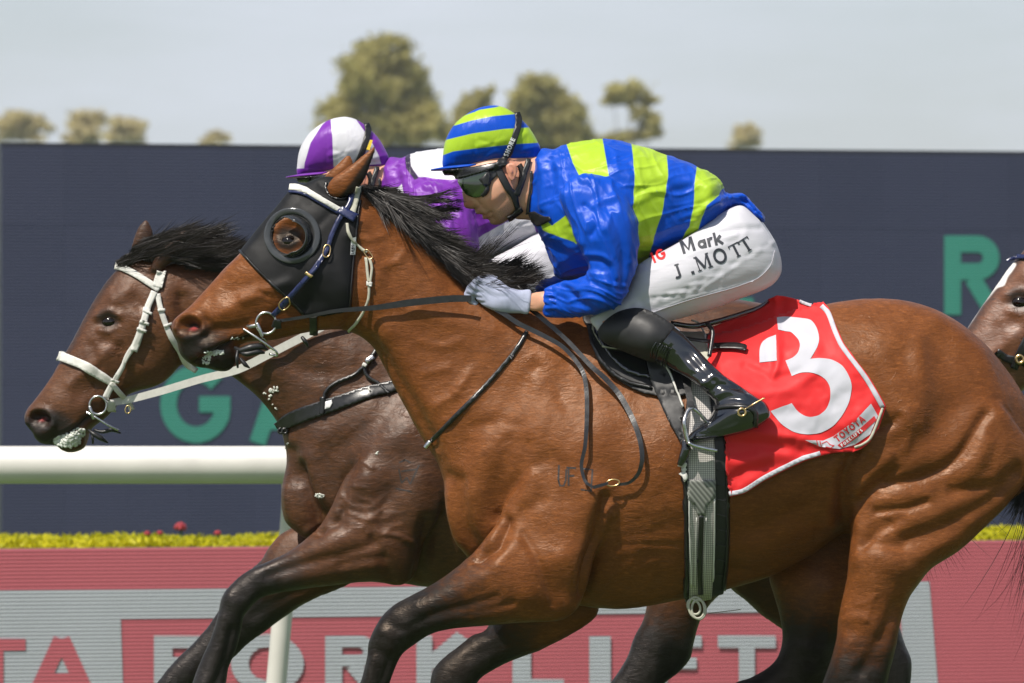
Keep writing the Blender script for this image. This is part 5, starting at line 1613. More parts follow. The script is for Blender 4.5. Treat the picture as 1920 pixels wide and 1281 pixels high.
S_SILK = [
    # armpit star, elbow folds, long folds of the sleeve
    ([(1095, 385), (1112, 396), (1120, 420), (1108, 440)], -5, 4), ([(1108, 390), (1130, 378), (1150, 372)], 5, 5), ([(1090, 400), (1100, 430), (1096, 455)], 4, 5), ([(1118, 400), (1140, 440), (1150, 480)], 4, 7), ([(1135, 380), (1160, 430), (1170, 490), (1165, 540)], -4, 5), ([(1150, 370), (1176, 430), (1182, 490)], 4, 6),
    ([(1104, 484), (1128, 490), (1142, 505), (1150, 530)], -5, 4), ([(1100, 478), (1130, 480), (1150, 495), (1158, 520)], 5, 4), ([(1106, 512), (1130, 520), (1150, 545), (1156, 565)], 5, 5), ([(1082, 525), (1108, 530), (1128, 545)], -4, 4), ([(1060, 528), (1080, 540), (1100, 560), (1130, 575)], 5, 6), ([(1040, 545), (1060, 550), (1075, 570)], 4, 5), ([(1050, 540), (1068, 545), (1085, 562)], -4, 4),
    ([(1030, 575), (1070, 582), (1120, 580)], 3, 5), ([(1080, 440), (1100, 470), (1110, 500)], 4, 6), ([(1120, 450), (1135, 470), (1138, 490)], 4, 7), ([(1060, 350), (1085, 345), (1110, 350)], -3, 6),
    # cuff gathers
    ] + [([(1026, 546 + i * 6.5), (1040, 547 + i * 6.3)], 2.4 * (1 if i % 2 else -1), 2.2) for i in range(8)] + [
    ([(1035, 540), (1036, 565), (1038, 592)], -3, 2.5), ([(1022, 541), (1022, 566), (1024, 590)], 2, 2.5),
    # collar and shoulder
    ([(1012, 300), (1018, 340), (1014, 390)], 5, 5), ([(1030, 300), (1036, 340), (1028, 380)], -5, 5), ([(1045, 310), (1052, 335), (1050, 360)], 4, 5), ([(1000, 350), (1010, 395), (1022, 404)], -3, 4),
    # back
    ([(1130, 290), (1160, 320), (1180, 330)], 4, 8), ([(1145, 300), (1170, 300), (1186, 310)], -4, 6), ([(1160, 340), (1185, 360), (1190, 400)], -4, 6), ([(1200, 360), (1220, 350), (1245, 345)], -4, 5), ([(1195, 380), (1225, 360), (1250, 356)], 4, 6), ([(1250, 330), (1270, 345), (1290, 340)], 4, 7), ([(1255, 360), (1275, 355), (1296, 350)], -3, 5),
    ([(1240, 430), (1270, 410), (1290, 390)], 3, 7), ([(1200, 470), (1225, 440), (1240, 420)], -3, 6), ([(1310, 350), (1330, 350), (1352, 340)], 4, 5), ([(1310, 385), (1330, 372), (1352, 362)], -5, 5), ([(1300, 420), (1320, 395), (1345, 380)], 4, 5), ([(1320, 410), (1340, 392), (1370, 378)], -4, 4), ([(1350, 385), (1372, 372), (1392, 368)], 4, 4), ([(1390, 370), (1408, 386), (1424, 404)], -4, 4),
    ([(1262, 455), (1300, 436), (1340, 408)], 3, 4), ([(1030, 460), (1060, 480), (1090, 490)], -3, 8), ([(1020, 430), (1050, 455), (1080, 465)], 3, 6),
]
def jersey(name, parent):
    return cloth_mesh(name, SILK, .0036, JY, S_SILK, M['silk'], parent, silk_folds, 5, silk_attr, mirror=True, smooth=2)
def silk_folds(u, v, co):
    sl = np.max([p.field(co[:, 0], co[:, 1], co[:, 2]) for p in SILK[1:]], 0)
    tr = SILK[0].field(co[:, 0], co[:, 1], co[:, 2])
    ws = sstep(sl - tr, -.004, .008)
    low = sstep(v, 500, 545) * ws                      # forearm
    Y = co[:, 1]
    def fold(ang, la, lb, seed, sharp):
        a = math.radians(ang)
        p = (u * math.cos(a) + v * math.sin(a)) / la
        q = (-u * math.sin(a) + v * math.cos(a)) / lb
        w = vnoise(p * 1.3 + 7, q * .6, Y * 8, seed + 3) * .9
        n = vnoise(p, q + w, Y * 10, seed) + .45 * vnoise(p * 2, q * 2.1 + w, Y * 18, seed + 9)
        r = np.clip(1 - np.abs(n) * 1.9, 0, 1)
        return r ** sharp - .3
    up = fold(74, 95, 17, 31, 1.8)
    fo = fold(18, 80, 15, 35, 1.8)
    bk = .65 * fold(-14, 100, 20, 41, 1.8) + .6 * fold(62, 95, 26, 45, 1.6)
    hem = .6 * sstep(u, 1290, 1380) * (1 - sstep(u, 1385, 1420)) * fold(-36, 70, 11, 51, 1.6)
    return (.0052 * (ws - low) * up + .0055 * low * fo + .0050 * (1 - ws) * bk + .0045 * (1 - ws) * hem)
S_BREECH = [([(1180 + i * 11, 575 - i * 3), (1215 + i * 13, 560 - i * 5), (1260 + i * 15, 556 - i * 8)], (2.4 if i % 2 else -2.8), 3.4) for i in range(14)] + [
    ([(1215, 590), (1290, 560), (1360, 542), (1420, 522), (1446, 500)], 2.2, 1.8), ([(1340, 440), (1380, 430), (1425, 428)], -2.5, 4), ([(1380, 400), (1400, 425), (1390, 450)], 2, 5), ([(1120, 600), (1150, 588), (1180, 584)], -3, 5), ([(1198, 515), (1260, 490), (1330, 462), (1380, 440)], 1.6, 4),
    ([(1360, 560), (1400, 545), (1440, 520)], -3, 6), ([(1330, 470), (1360, 460)], 3, 5), ([(1320, 455), (1350, 446), (1380, 442)], 3, 4)]
S_BOOT = [([(1234, 640), (1226, 668)], -3, 2), ([(1258, 650), (1246, 684)], -3, 2), ([(1240, 640), (1266, 656)], 2, 2), ([(1270, 665), (1296, 690), (1318, 720)], 4, 5), ([(1290, 660), (1320, 695), (1345, 720)], -3, 4), ([(1300, 700), (1325, 712)], -3, 3), ([(1318, 720), (1340, 705), (1360, 712)], 4, 3.4), ([(1326, 735), (1352, 722), (1384, 728)], -4, 3), ([(1335, 748), (1362, 734), (1398, 742)], 4, 3), ([(1340, 756), (1370, 746), (1410, 752)], -3, 3), ([(1330, 800), (1370, 776), (1405, 770)], 3, 4), ([(1345, 806), (1380, 790)], -2.5, 3), ([(1310, 814), (1345, 812), (1400, 800), (1438, 780)], -2.5, 2), ([(1424, 760), (1420, 790)], -2, 2.5)] + [
    ([(1228 + i * 1.5, 644 + i * 4.5), (1256 + i * 1.5, 662 + i * 4.5)], (1.8 if i % 2 else -1.8), 1.6) for i in range(7)]
CAPP = [Piece('cap', [(831, 316), (830, 296), (833, 272), (840, 252), (855, 230), (880, 211), (906, 200), (930, 198), (953, 205), (975, 221), (994, 242), (1007, 264), (1014, 280), (1014, 296), (1004, 301), (985, 302), (960, 305), (922, 309), (874, 314), (850, 317)], 0, .98, k=.01, h=.003, n=4)]
def band(y_of, width):
    pass
cap_bands = [[(815, 297), (850, 284), (905, 277), (960, 271), (1008, 268), (1022, 262), (1022, 232), (993, 239), (945, 242), (888, 250), (838, 262), (815, 272)], [(852, 236), (886, 226), (925, 218), (965, 214), (985, 214), (965, 190), (930, 201), (900, 206), (885, 212), (845, 225)]]
LIME_C = max_sd(cap_bands, S0)
PURP_C = max_sd([[(842, 330), (846, 290), (858, 250), (880, 215), (897, 198), (902, 240), (905, 330)], [(945, 198), (975, 205), (1030, 260), (1030, 310), (1005, 310), (992, 270), (970, 232)], [(820, 302), (1030, 290), (1030, 310), (820, 330)]], S0)
def cap_attr(u, v, co):
    return {'lime': LIME_C(u, v), 'purple': PURP_C(u, v)}
S_CAP = [([(890, 210), (891, 250), (889, 305)], -1.2, 1.6), ([(895, 275), (920, 268)], 2, 3), ([(900, 262), (925, 270)], -1.6, 3), ([(930, 268), (945, 262)], 2, 3), ([(970, 262), (985, 250)], 2, 4), ([(905, 300), (930, 285), (945, 292)], 2.4, 3), ([(960, 296), (985, 280), (1008, 275)], 2.4, 3), ([(965, 285), (990, 290), (1012, 286)], -2.4, 3), ([(850, 300), (880, 296), (905, 298)], -1.5, 3), ([(945, 300), (980, 294), (1010, 292)], 2, 2.4)]

def peak_mesh(name, mat, parent):
    """rounded brim round the front of the cap"""
    co, fs = [], []
    na, nr = 25, 5
    for i in range(na):
        th = math.radians(-80 + 160 * i / (na - 1))
        for j in range(nr):
            t = j / (nr - 1)
            e = t * max(0, math.cos(th)) ** .55
            x0, x1 = 850 - 0, 812
            u = (905 - 68 * math.cos(th)) - 29 * e
            vv = 315 + 2 * t - 4 * (1 - math.cos(th)) + 6 * e * 0
            y = (.098 + .012 * e) * math.sin(th)
            p = P(u, vv + 3.5 * e, 0); p[1] = y
            co.append(p)
    for i in range(na - 1):
        for j in range(nr - 1):
            a = i * nr + j
            fs.append((a, a + 1, a + nr + 1, a + nr))
    o = new_mesh(name, co, fs, mat, parent)
    md = o.modifiers.new('thickness', 'SOLIDIFY'); md.thickness = .004
    return o

def build_jockey():
    root_loc = P(1300, 560, 0)
    body_p = HEAD + [Piece('inner_torso', J_TORSO, 0, 1.1, k=.02, h=.006, n=3, grow=-.02), Piece('inner_arm', J_ARM, -.19, .8, k=.02, h=.006, n=3, grow=-.018, yc=[(1110, 360, -.185), (1140, 450, -.220), (1150, 550, -.232), (1030, 566, -.135)]), Piece('inner_arm', J_ARM, .19, .8, k=.02, h=.006, n=3, grow=-.018, yc=[(1110, 360, .185), (1140, 450, .225), (1150, 550, .245), (1030, 566, .115)])]
    for s in (-1, 1):
        body_p.append(Piece('wrist', [(988, 552), (1060, 546), (1064, 584), (988, 581)], s * .12, .68, k=.015, h=.003, n=4, yc=[(980, 566, s * .105), (1030, 566, s * .135)]))
        body_p.append(Piece('inner_thigh', J_THIGH, s * .12, .8, k=.02, h=.006, n=3, grow=-.02, yc=[(1400, 470, s * .085), (1250, 530, s * .145), (1140, 605, s * .172)]))
        body_p.append(Piece('inner_shin', J_BOOT, s * .28, .8, k=.02, h=.006, n=3, grow=-.016, yc=[(1150, 620, s * .175), (1250, 660, s * .205), (1340, 730, s * .268), (1400, 790, s * .308)]))
    V, l0 = grid_union(body_p, .0042)
    co, Q = surface_nets(V, l0, .0042, 2)
    nrm = vnormals(co, Q)
    cm = co.copy(); cm[:, 1] = -np.abs(cm[:, 1])
    u, v = px_of(cm)
    co = co + nrm * 1.35 * relief(u, v, S_FACE)[:, None]
    g = lambda a, b, sa, sb: np.exp(-0.5 * (((u - a) / sa) ** 2 + ((v - b) / sb) ** 2))
    at = {'blush': np.clip(.55 * g(876, 384, 8, 7) + .6 * g(900, 402, 5, 3.5) + .55 * g(912, 407, 5, 3) + .45 * g(958, 322, 12, 18) + .3 * g(925, 380, 14, 9), 0, 1),
          'stubble': np.clip(.75 * g(935, 405, 20, 13) + .4 * g(896, 396, 6, 4) + .5 * g(960, 375, 12, 22), 0, 1)}
    root = new_mesh('person', co, Q, M['skin'], attrs=at, loc=root_loc)
    T = {}
    o, c, q = jersey('silks', root); T['silks'] = (c, q)
    o, c, q = cloth_mesh('breeches', BREECH, .0045, 0, S_BREECH, M['breeches'], root, .0009, 9, freq=14, stretch=(.5, 1, 1.2)); T['breeches'] = (c, q)
    for s in (-1, 1):
        o, c, q = cloth_mesh('boot', boot_pieces(s), .0042, 0, S_BOOT, M['patent'], root, 0, smooth=2)
        if s < 0:
            T['boot'] = (c, q)
        hp = hand(s)
        o, c, q = cloth_mesh('glove', hp, .0034, 0, [([(955, 545), (956, 585)], -1.2, 2.5), ([(905, 530), (930, 545), (950, 548)], 1.2, 4), ([(879, 541), (890, 546), (904, 549)], -3.2, 1.8), ([(876, 551), (888, 556), (902, 559)], -3.2, 1.8), ([(882, 562), (894, 566), (908, 568)], -3, 1.8), ([(886, 530), (900, 531), (918, 534), (934, 542)], -2.6, 2), ([(920, 552), (936, 556), (950, 556)], -1.4, 3), ([(915, 540), (930, 550)], 1.6, 4)] + [([(962 + 5 * i, 545), (961 + 5 * i, 587)], -.9, 1.2) for i in range(6)], M['glove'], root, .0006, 3, smooth=1, hi=None)
        if s < 0:
            T['glove'] = (c, q)
    o, c, q = cloth_mesh('cap', CAPP, .004, 0, S_CAP, M['cap'], root, .0009, 8, cap_attr, freq=22); T['cap'] = (c, q)
    pk = peak_mesh('peak', M['cap'], o)
    pk.data.attributes.new('lime', 'FLOAT', 'POINT').data.foreach_set('value', np.full(len(pk.data.vertices), -.05, np.float32))
    pk.data.attributes.new('purple', 'FLOAT', 'POINT').data.foreach_set('value', np.full(len(pk.data.vertices), .05, np.float32))
    T['face'] = (co, Q)
    return root, T

jockey, JT = build_jockey()
tag(jockey, 'jockey in blue and lime striped silks crouching on the near bay horse', 'person', 'jockeys')
TF = Target(JT['face'])
TC = Target(JT['cap'], JT['face'])
# goggles: a lens shell round the brow, a foam frame, the strap over the cap
lens_poly = [(857, 338), (866, 331), (890, 322), (915, 318), (917, 340), (913, 358), (904, 368), (890, 371), (874, 365), (864, 352)]
FH = HEAD[:1]
lo_, hi_ = P(850, 380, -.1) - .01, P(935, 310, .1) + .01
lo_ = np.minimum(P(845, 385, 0), P(940, 305, 0)) - np.array((0, .11, 0)); hi_ = np.maximum(P(845, 385, 0), P(940, 305, 0)) + np.array((0, .11, 0))
c_, q_ = shell(FH, .011, SDMap(lens_poly, S0), .0025, lo_, hi_, 0, 2)
gog = new_mesh('goggles', c_, q_, M['lens'], jockey)
fr = lens_poly + [lens_poly[0]]
strap('goggle_frame', [(904, 368), (912, 358), (918, 340), (917, 320), (905, 318)], 7, Target((c_, q_), JT['face']), .002, M['black_rubber'], gog, .003, 4, mirror=0)
lens_t = Target((c_, q_))
# helmet shell under the silk: black rim below the peak
rim = [(828, 320), (846, 318), (890, 312), (930, 304), (960, 302), (960, 308), (930, 314), (900, 324), (870, 333), (843, 340), (836, 334)]
c2, q2 = shell(FH + CAPP, .016, SDMap(rim, S0, smooth=False), .003, lo_ - np.array((.05, .02, 0)), hi_ + np.array((.02, .02, .02)), 0, 2)
new_mesh('helmet_rim', c2, q2, M['plastic_dark'], jockey)
gs = Target(JT['cap'], JT['face'], (c_, q_), (c2, q2))
gst, gsco, gsf = strap('goggle_strap', [(968, 213), (971, 228), (968, 246), (961, 268), (951, 290), (938, 309), (922, 328), (905, 344)], [10, 12, 12, 12, 13, 14, 17, 18], gs, .004, M['black_rubber'], jockey, .002, 4, mirror=0, smooth=2)
gt = Target((gsco, gsf))
def glyphs(name, strokes, target, off, mat, parent, spacing=3):
    return patch(name, strokes, target, off, mat, parent, spacing)[0]
M['strap_print'] = simple('strap_print', (.7, .7, .7), .6, 0, .05, 40)
glyphs('lettering', text_strokes('SHORE', (951.5, 294), 8.6, 66, t=.24, gap=.14), gt, .0045, M['strap_print'], gst, 2.0)
# chin harness
TH = Target(JT['face'])
harness = strap('chin_strap', [(934, 318), (944, 338), (954, 356), (963, 366), (967, 380), (970, 392), (966, 400)], [13, 14, 13, 14, 11, 10, 12], TH, .003, M['black_rubber'], jockey, .004, 4, mirror=0, smooth=2)[0]
strap('harness_strap', [(991, 300), (985, 320), (977, 344), (967, 366)], [10, 10, 11, 13], TH, .004, M['black_rubber'], harness, .004, 4, mirror=0, smooth=2)
strap('chin_cup', [(950, 408), (962, 402), (973, 394), (979, 390)], [7, 9, 10, 8], TH, .005, M['black_rubber'], harness, .004, 4, mirror=0)
strap('collar', [(996, 322), (996, 350), (992, 378), (990, 400)], [5, 7, 8, 9], Target(JT['face'], JT['silks']), .004, M['black_rubber'], jockey, .003, 4, mirror=0)
patch('throat_trim', [[[(992, 398), (1004, 396), (1022, 406), (1032, 406), (1036, 412), (1022, 420), (1010, 424), (998, 414)]]], Target(JT['silks']), .003, M['black_rubber'], jockey, 4, .002)
strap('hair', [(972, 310), (978, 322), (976, 336), (972, 346)], [10, 11, 9, 4], TH, .003, M['hair'], jockey, .003, 3, mirror=0)
# lettering on the breeches
TB = Target(JT['breeches'])
bt_ = bpy.data.objects.get('breeches')
glyphs('lettering', text_strokes('.', (1297, 515), 34, 17, t=.17), TB, .0016, M['print_black'], bt_)
glyphs('lettering', text_strokes('j', (1268, 524), 27, 19, t=.17), TB, .0016, M['print_black'], bt_)
glyphs('lettering', text_strokes('m', (1309, 510), 28, 20, t=.17), TB, .0016, M['print_black'], bt_)
glyphs('lettering', text_strokes('o', (1343, 498), 28, 22, t=.17), TB, .0016, M['print_black'], bt_)
glyphs('lettering', text_strokes('t', (1376, 486), 26, 27, t=.17), TB, .0016, M['print_black'], bt_)
glyphs('lettering', text_strokes('t', (1397, 476), 26, 33, t=.17), TB, .0016, M['print_black'], bt_)
glyphs('lettering', text_strokes('IG', (1227, 494), 20, 24, t=.22, gap=.2), TB, .0016, M['print_logo_red'], bt_)
glyphs('lettering', text_strokes('M', (1281, 477), 27, 17, t=.2), TB, .0016, M['print_black'], bt_)
glyphs('lettering', text_strokes('ark', (1310, 468), 30, 13, t=.17, gap=.09), TB, .0016, M['print_black'], bt_)
# knee gaiter over the boot and its trims
TBo = Target(JT['boot'])
bo_ = bpy.data.objects.get('boot')
gpoly = [(1122, 622), (1136, 602), (1160, 586), (1192, 579), (1220, 585), (1262, 611), (1258, 622), (1244, 640), (1234, 655), (1226, 678), (1178, 661), (1132, 640)]
patch('gaiter', [[catmull(gpoly, 4)]], TBo, .002, M['gaiter'], bo_, 5, .0015, smooth=2)
for i in range(8):
    strap('rib', [(1233 + i * 4.2 - 3, 641 + i * 1.6 + 0), (1228 + i * 4.2 - 6, 655 + i * 2), (1224 + i * 4.0 - 4, 672 + i * 2.6)], 2.2, TBo, .002, M['patent'], bo_, .0025, 4)
strap('boot_strap', [(1340, 766), (1370, 762), (1400, 764), (1416, 776), (1416, 800)], 7, TBo, .002, M['black_leather'], bo_, .003, 4)
def ring3(name, c, r, w, mat, parent, nrm=(0, -1, 0), n=20, rx=1.0, tilt=0.0):
    a = np.linspace(0, 2 * math.pi, n, endpoint=False)
    ct, st = math.cos(tilt), math.sin(tilt)
    x, z = r * rx * np.cos(a), r * np.sin(a)
    pts = [(c[0] + X * ct - Z * st, c[1], c[2] + X * st + Z * ct) for X, Z in zip(x, z)]
    return tube(name, pts, w, mat, parent, 8, closed=True, raw=True)
l, n = TBo.hit(1391, 773)
ring3('spur_ring', l + n * .004, .010, .003, M['brass'], bo_)
tube('spur_tie', [TBo.hit(1396, 768)[0] + np.array((0, -.006, 0)), TBo.hit(1412, 758)[0] + np.array((0, -.008, 0)), P(1434, 746, -.34)], .0022, M['brass'], bo_, 6)
# ------------------------------------------------------------------ tack of the near bay
def wear(name, poly, off, mat, parent, box, vox=.004, pieces=None, y0=0, smooth_poly=False, cut=None, strokes=None, s=S0, sm=2, ymin=None, ripple=0.0):
    """a layer lying on the horse inside a pixel outline (both sides)"""
    pc = pieces if pieces is not None else H1[:1]
    (ua, va), (ub, vb) = box
    a, b_ = P(ua, vb, y0), P(ub, va, y0)
    lo = np.array((a[0], y0 - .42, a[2])) - .02
    hi = np.array((b_[0], y0 + .42, b_[2])) + .02
    mp_ = SDMap(poly, s, smooth=smooth_poly)
    fn = (lambda u, v, *r: mp_(u, v)) if cut is None else (lambda u, v, *r: np.minimum(mp_(u, v), cut(u, v)))
    c, q = shell(pc, off, fn, vox, lo, hi, y0, sm)
    cm = c.copy(); cm[:, 1] = y0 - np.abs(cm[:, 1] - y0)
    u, v = px_of(cm)
    nr = vnormals(c, q)
    st = S1['body'] if strokes is None else strokes
    h = 1.5 * relief(u, v, [(a_, b_, c_ * (1.12 if c_ > 4 else 1.0)) for a_, b_, c_ in st], np.clip(np.abs(nr[:, 1]) * 1.6, 0, 1))
    if ripple:
        h = h + fbm(c[:, 0] * 22, c[:, 1] * 14, c[:, 2] * 30, 4, 2) * ripple
    c = c + nr * h[:, None]
    return new_mesh(name, c, q, mat, parent), c, q

# blinker hood
hood = thing('blinker_hood', 'black blinker hood with a clear eye cup on the near bay head', 'blinkers', tuple(P(590, 470, 0)))
hp = [(447, 468), (476, 500), (505, 529), (540, 561), (570, 591), (610, 587), (654, 580), (660, 514), (664, 470), (669, 426), (676, 371), (682, 346), (660, 342), (630, 325), (596, 316), (556, 332), (505, 368), (466, 420)]
eh = SDMap([(542 + 31 * math.cos(a), 442 + 34 * math.sin(a)) for a in np.linspace(0, 6.283, 24, endpoint=False)], S0, smooth=False)
S_HOOD = [([(575, 470), (590, 540), (600, 580)], 2, 8), ([(560, 590), (575, 575), (580, 555)], -2, 4), ([(600, 420), (620, 400), (640, 390)], -2, 5), ([(590, 360), (610, 370), (640, 378)], 3, 5), ([(600, 345), (625, 362), (655, 366)], -2.5, 4), ([(655, 420), (640, 470), (648, 540)], 2, 9), ([(470, 500), (505, 530), (540, 562), (566, 588)], 1.6, 3)]
ho, hc, hq = wear('fabric', hp, .0055, M['hood'], hood, ((430, 310), (700, 610)), .0036, H1[:1], cut=lambda u, v: -eh(u, v), strokes=[x for x in S1['body']] + S_HOOD, ripple=.0008)
TH1 = Target((H1co, H1Q), (hc, hq))
binding = strap('binding', [(450, 470), (476, 499), (505, 528), (540, 560), (569, 589)], 4, TH1, .002, M['black_leather'], hood, .002, 4, mirror=0)
strap('binding', [(655, 577), (660, 514), (664, 470), (669, 426), (675, 376)], 4, TH1, .002, M['black_leather'], hood, .002, 4, mirror=0)
strap('ear_binding', [(612, 342), (611, 356), (620, 368), (640, 373), (664, 364)], 4.5, TH1, .003, M['black_leather'], hood, .002, 3, mirror=0)
# eye cup: a flange on the hood and a half cup standing out behind the eye
cu_, cv_ = 548, 442
for sgn in (1, -1):
    cup = None
    co, fs = [], []
    na = 64
    prof = [(53, .004), (52, .0085), (50, .0095), (46, .0085), (42, .0095), (40, .005)]
    for i in range(na):
        a = 2 * math.pi * i / na
        l, n = TH1.hit(cu_ + 46 * math.cos(a), cv_ + 46 * math.sin(a))
        if l is None:
            l, n = TH1.hit(cu_ + 26 * math.cos(a), cv_ + 26 * math.sin(a))
        yb = l[1]
        for r, hgt in prof:
            p = P(cu_ + r * math.cos(a), cv_ + r * math.sin(a), yb - hgt)
            co.append((p[0], p[1] * sgn, p[2]))
    m = len(prof)
    for i in range(na):
        for j in range(m - 1):
            q = (i * m + j, i * m + j + 1, ((i + 1) % na) * m + j + 1, ((i + 1) % na) * m + j)
            fs.append(q if sgn < 0 else q[::-1])
    # smooth the flange depth round the ring
    A = np.array(co).reshape(na, m, 3)
    for _ in range(25):
        A[:, :, 1] = (np.roll(A[:, :, 1], 1, 0) + 2 * A[:, :, 1] + np.roll(A[:, :, 1], -1, 0)) / 4
    fl = new_mesh('cup_flange', A.reshape(-1, 3), fs, M['plastic'], hood)
    yb = A[:, 3, 1].mean() * sgn
    co, fs = [], []
    na = 40
    prof = [(41, -.002, 0), (39, .022, 0), (34, .034, 0), (29.5, .040, 0), (29, .037, 0), (33, .030, 0), (37, .018, 0)]
    for i in range(na):
        a = math.radians(-112 + 232 * i / (na - 1))
        tp = min(1, 2.2 * math.sin(math.pi * (i + .4) / (na - .2)))
        for r, hgt, _ in prof:
            rr = 41 - (41 - r) * tp
            p = P(cu_ - 4 + rr * math.cos(a), cv_ + 2 + rr * math.sin(a), yb - hgt * tp)
            co.append((p[0], p[1] * sgn, p[2]))
    m = len(prof)
    for i in range(na - 1):
        for j in range(m):
            q = (i * m + j, i * m + (j + 1) % m, (i + 1) * m + (j + 1) % m, (i + 1) * m + j)
            fs.append(q if sgn < 0 else q[::-1])
    new_mesh('eye_cup', co, fs, M['plastic_dark'], hood)
    rimp = []
    for i in range(30):
        a = math.radians(-108 + 224 * i / 29)
        tp = min(1, 2.2 * math.sin(math.pi * (i + .4) / 29.8))
        rr = 41 - 11.5 * tp
        p = P(cu_ - 4 + rr * math.cos(a), cv_ + 2 + rr * math.sin(a), yb - .041 * tp)
        rimp.append((p[0], p[1] * sgn, p[2]))
    tube('cup_rim', rimp, .0016, M['plastic'], hood, 6, raw=True)
mk = patch('maker_label', [[[(658, 446), (666, 444), (663, 478), (655, 478)]]], TH1, .005, M['print_white'], hood, 4)
glyphs('lettering', text_strokes('LAND', (662.4, 477), 5.0, 86, t=.26, gap=.2), Target(mk[1:]), .001, M['print_black'], hood, 2)

# bridle
bridle = thing('bridle', 'navy and black bridle with a white browband on the near bay', 'bridle', tuple(P(600, 420, 0)))
TH1 = Target((H1co, H1Q), (hc, hq))
strap('browband', [(544, 357), (560, 358), (579, 364), (604, 378), (626, 391), (642, 400)], 14, TH1, .005, M['navy_leather'], bridle, .003, 4, mirror=0, smooth=2)
strap('browband_cover', [(545, 355), (560, 356), (579, 361.5), (604, 375.5), (624, 387), (637, 395)], 10.5, TH1, .008, M['white_web'], bridle, .003, 4, mirror=0, smooth=2)
strap('browband_loop', [(636, 395), (650, 403), (666, 412)], 15, TH1, .010, M['navy_leather'], bridle, .004, 4, mirror=0)
strap('headpiece', [(672, 350), (669, 362), (664, 385), (660, 404)], 11, TH1, .005, M['beige_web'], bridle, .003, 4, mirror=0)
strap('cheekpiece', [(660, 366), (652, 390), (634, 416), (621, 445), (611, 472), (583, 514), (558, 540), (535, 565), (511, 590)], [10, 9, 9, 8.5, 8.5, 9, 9.5, 10, 10], TH1, .007, M['navy_leather'], bridle, .004, 4, mirror=0, smooth=2)
strap('cheek_tail', [(596, 500), (580, 520), (570, 531)], 6, TH1, .012, M['navy_leather'], bridle, .003, 4, mirror=0)
def loop_on(name, u, v, rx, ry, ang, target, off, w, mat, parent):
    a = np.linspace(0, 2 * math.pi, 24, endpoint=False)
    x = np.sign(np.cos(a)) * np.abs(np.cos(a)) ** .8 * rx; z = np.sign(np.sin(a)) * np.abs(np.sin(a)) ** .8 * ry
    ca, sa = math.cos(ang), math.sin(ang)
    uv = np.stack((u + x * ca - z * sa, v + x * sa + z * ca), 1)
    co, nr = target.drape(uv, off)
    for _ in range(6):
        co[:, 1] = (np.roll(co[:, 1], 1) + co[:, 1] + np.roll(co[:, 1], -1)) / 3
    return tube(name, co, w, mat, parent, 8, closed=True, raw=True)
loop_on('buckle', 612, 473, 6.5, 12, math.radians(12), TH1, .012, .0019, M['brass'], bridle)
loop_on('buckle', 533, 567, 8, 12, math.radians(48), TH1, .014, .002, M['brass'], bridle)
strap('keeper', [(576, 511), (587, 519)], 5, TH1, .014, M['brass'], bridle, .002, 3, sm=False)
def bit(u, v, r, y0, target, parent, s, rod):
    l, n = target.hit(u, v)
    yb = l[1] - .014
    c = P(u, v, yb)
    for sg in (1, -1):
        cc = (c[0], y0 + sg * (c[1] - y0), c[2])
        ring3('bit_ring', cc, r * s, .0036, M['steel'], parent, n=32, rx=.94)
    pts = [P(a, b_, yb + d) for a, b_, d in rod]
    tube('bit_prong', pts, .0034, M['steel'], parent, 8)
    return yb
yb = bit(499, 606, 20, 0, TH1, bridle, S0, [(455, 616, .01), (478, 631, -.004), (500, 646, -.006), (518, 660, .004), (519, 667, .01), (505, 664, .016)])
tube('bit_barrel', [P(482, 606, yb), P(487, 618, yb - .003), P(492, 632, yb)], .0055, M['steel'], bridle, 10)
tube('bit_mouthpiece', [P(484, 610, yb + .004), P(470, 612, yb + .012), P(458, 611, yb + .03)], .006, M['steel'], bridle, 8)
loop_on('prong_link', 492, 634, 6, 7, .3, TH1, .016, .0016, M['steel'], bridle)
# throat latch
strap('throat_latch', [(651, 420), (653, 436), (662, 452), (676, 464), (690, 474)], 5, TH1, .006, M['beige_web'], bridle, .003, 4, mirror=0)
loop_on('buckle', 692, 478, 4.2, 10, math.radians(-30), TH1, .010, .0016, M['brass'], bridle)
strap('throat_latch', [(688, 484), (690, 510), (692, 536), (691, 560), (682, 585), (668, 606), (655, 618)], 4.6, TH1, .006, M['beige_web'], bridle, .003, 4, mirror=0)
strap('throat_latch', [(694, 486), (698, 505), (694, 534)], 4.2, TH1, .008, M['beige_web'], bridle, .003, 4)
strap('keeper', [(688, 532), (698, 533)], 8, TH1, .010, M['white_web'], bridle, .002, 3, sm=False)
# tongue tie and nose strap
strap('jaw_strap', [(588, 592), (588, 606), (587, 626)], 14, TH1, .004, M['black_leather'], bridle, .003, 4, mirror=0)
def rag(name, pts, w, mat, parent, seed):
    rs = np.random.RandomState(seed)
    p = np.array([P(*q) for q in pts])
    return tube(name, p, [x * 1.0 for x in w], mat, parent, 8, rw=[x * .9 for x in w], n=5)
rag('tongue_tie', [(440, 652, -.06), (452, 657, -.075), (470, 652, -.08), (490, 650, -.075), (502, 656, -.06)], [.004, .009, .012, .010, .003], M['black_rubber'], bridle, 1)
rag('tongue_tie', [(448, 660, -.07), (462, 664, -.085), (484, 660, -.08), (496, 662, -.07)], [.004, .008, .009, .003], M['black_rubber'], bridle, 2)
rag('tongue_tie', [(446, 656, -.07), (444, 672, -.085), (446, 690, -.08)], [.005, .006, .003], M['black_rubber'], bridle, 3)
rag('tongue_tie', [(450, 672, -.075), (460, 684, -.08), (468, 690, -.07)], [.005, .007, .002], M['black_rubber'], bridle, 4)
rag('tie_end', [(566, 632, -.05), (572, 640, -.055), (578, 650, -.05)], [.005, .007, .003], M['black_rubber'], bridle, 5)
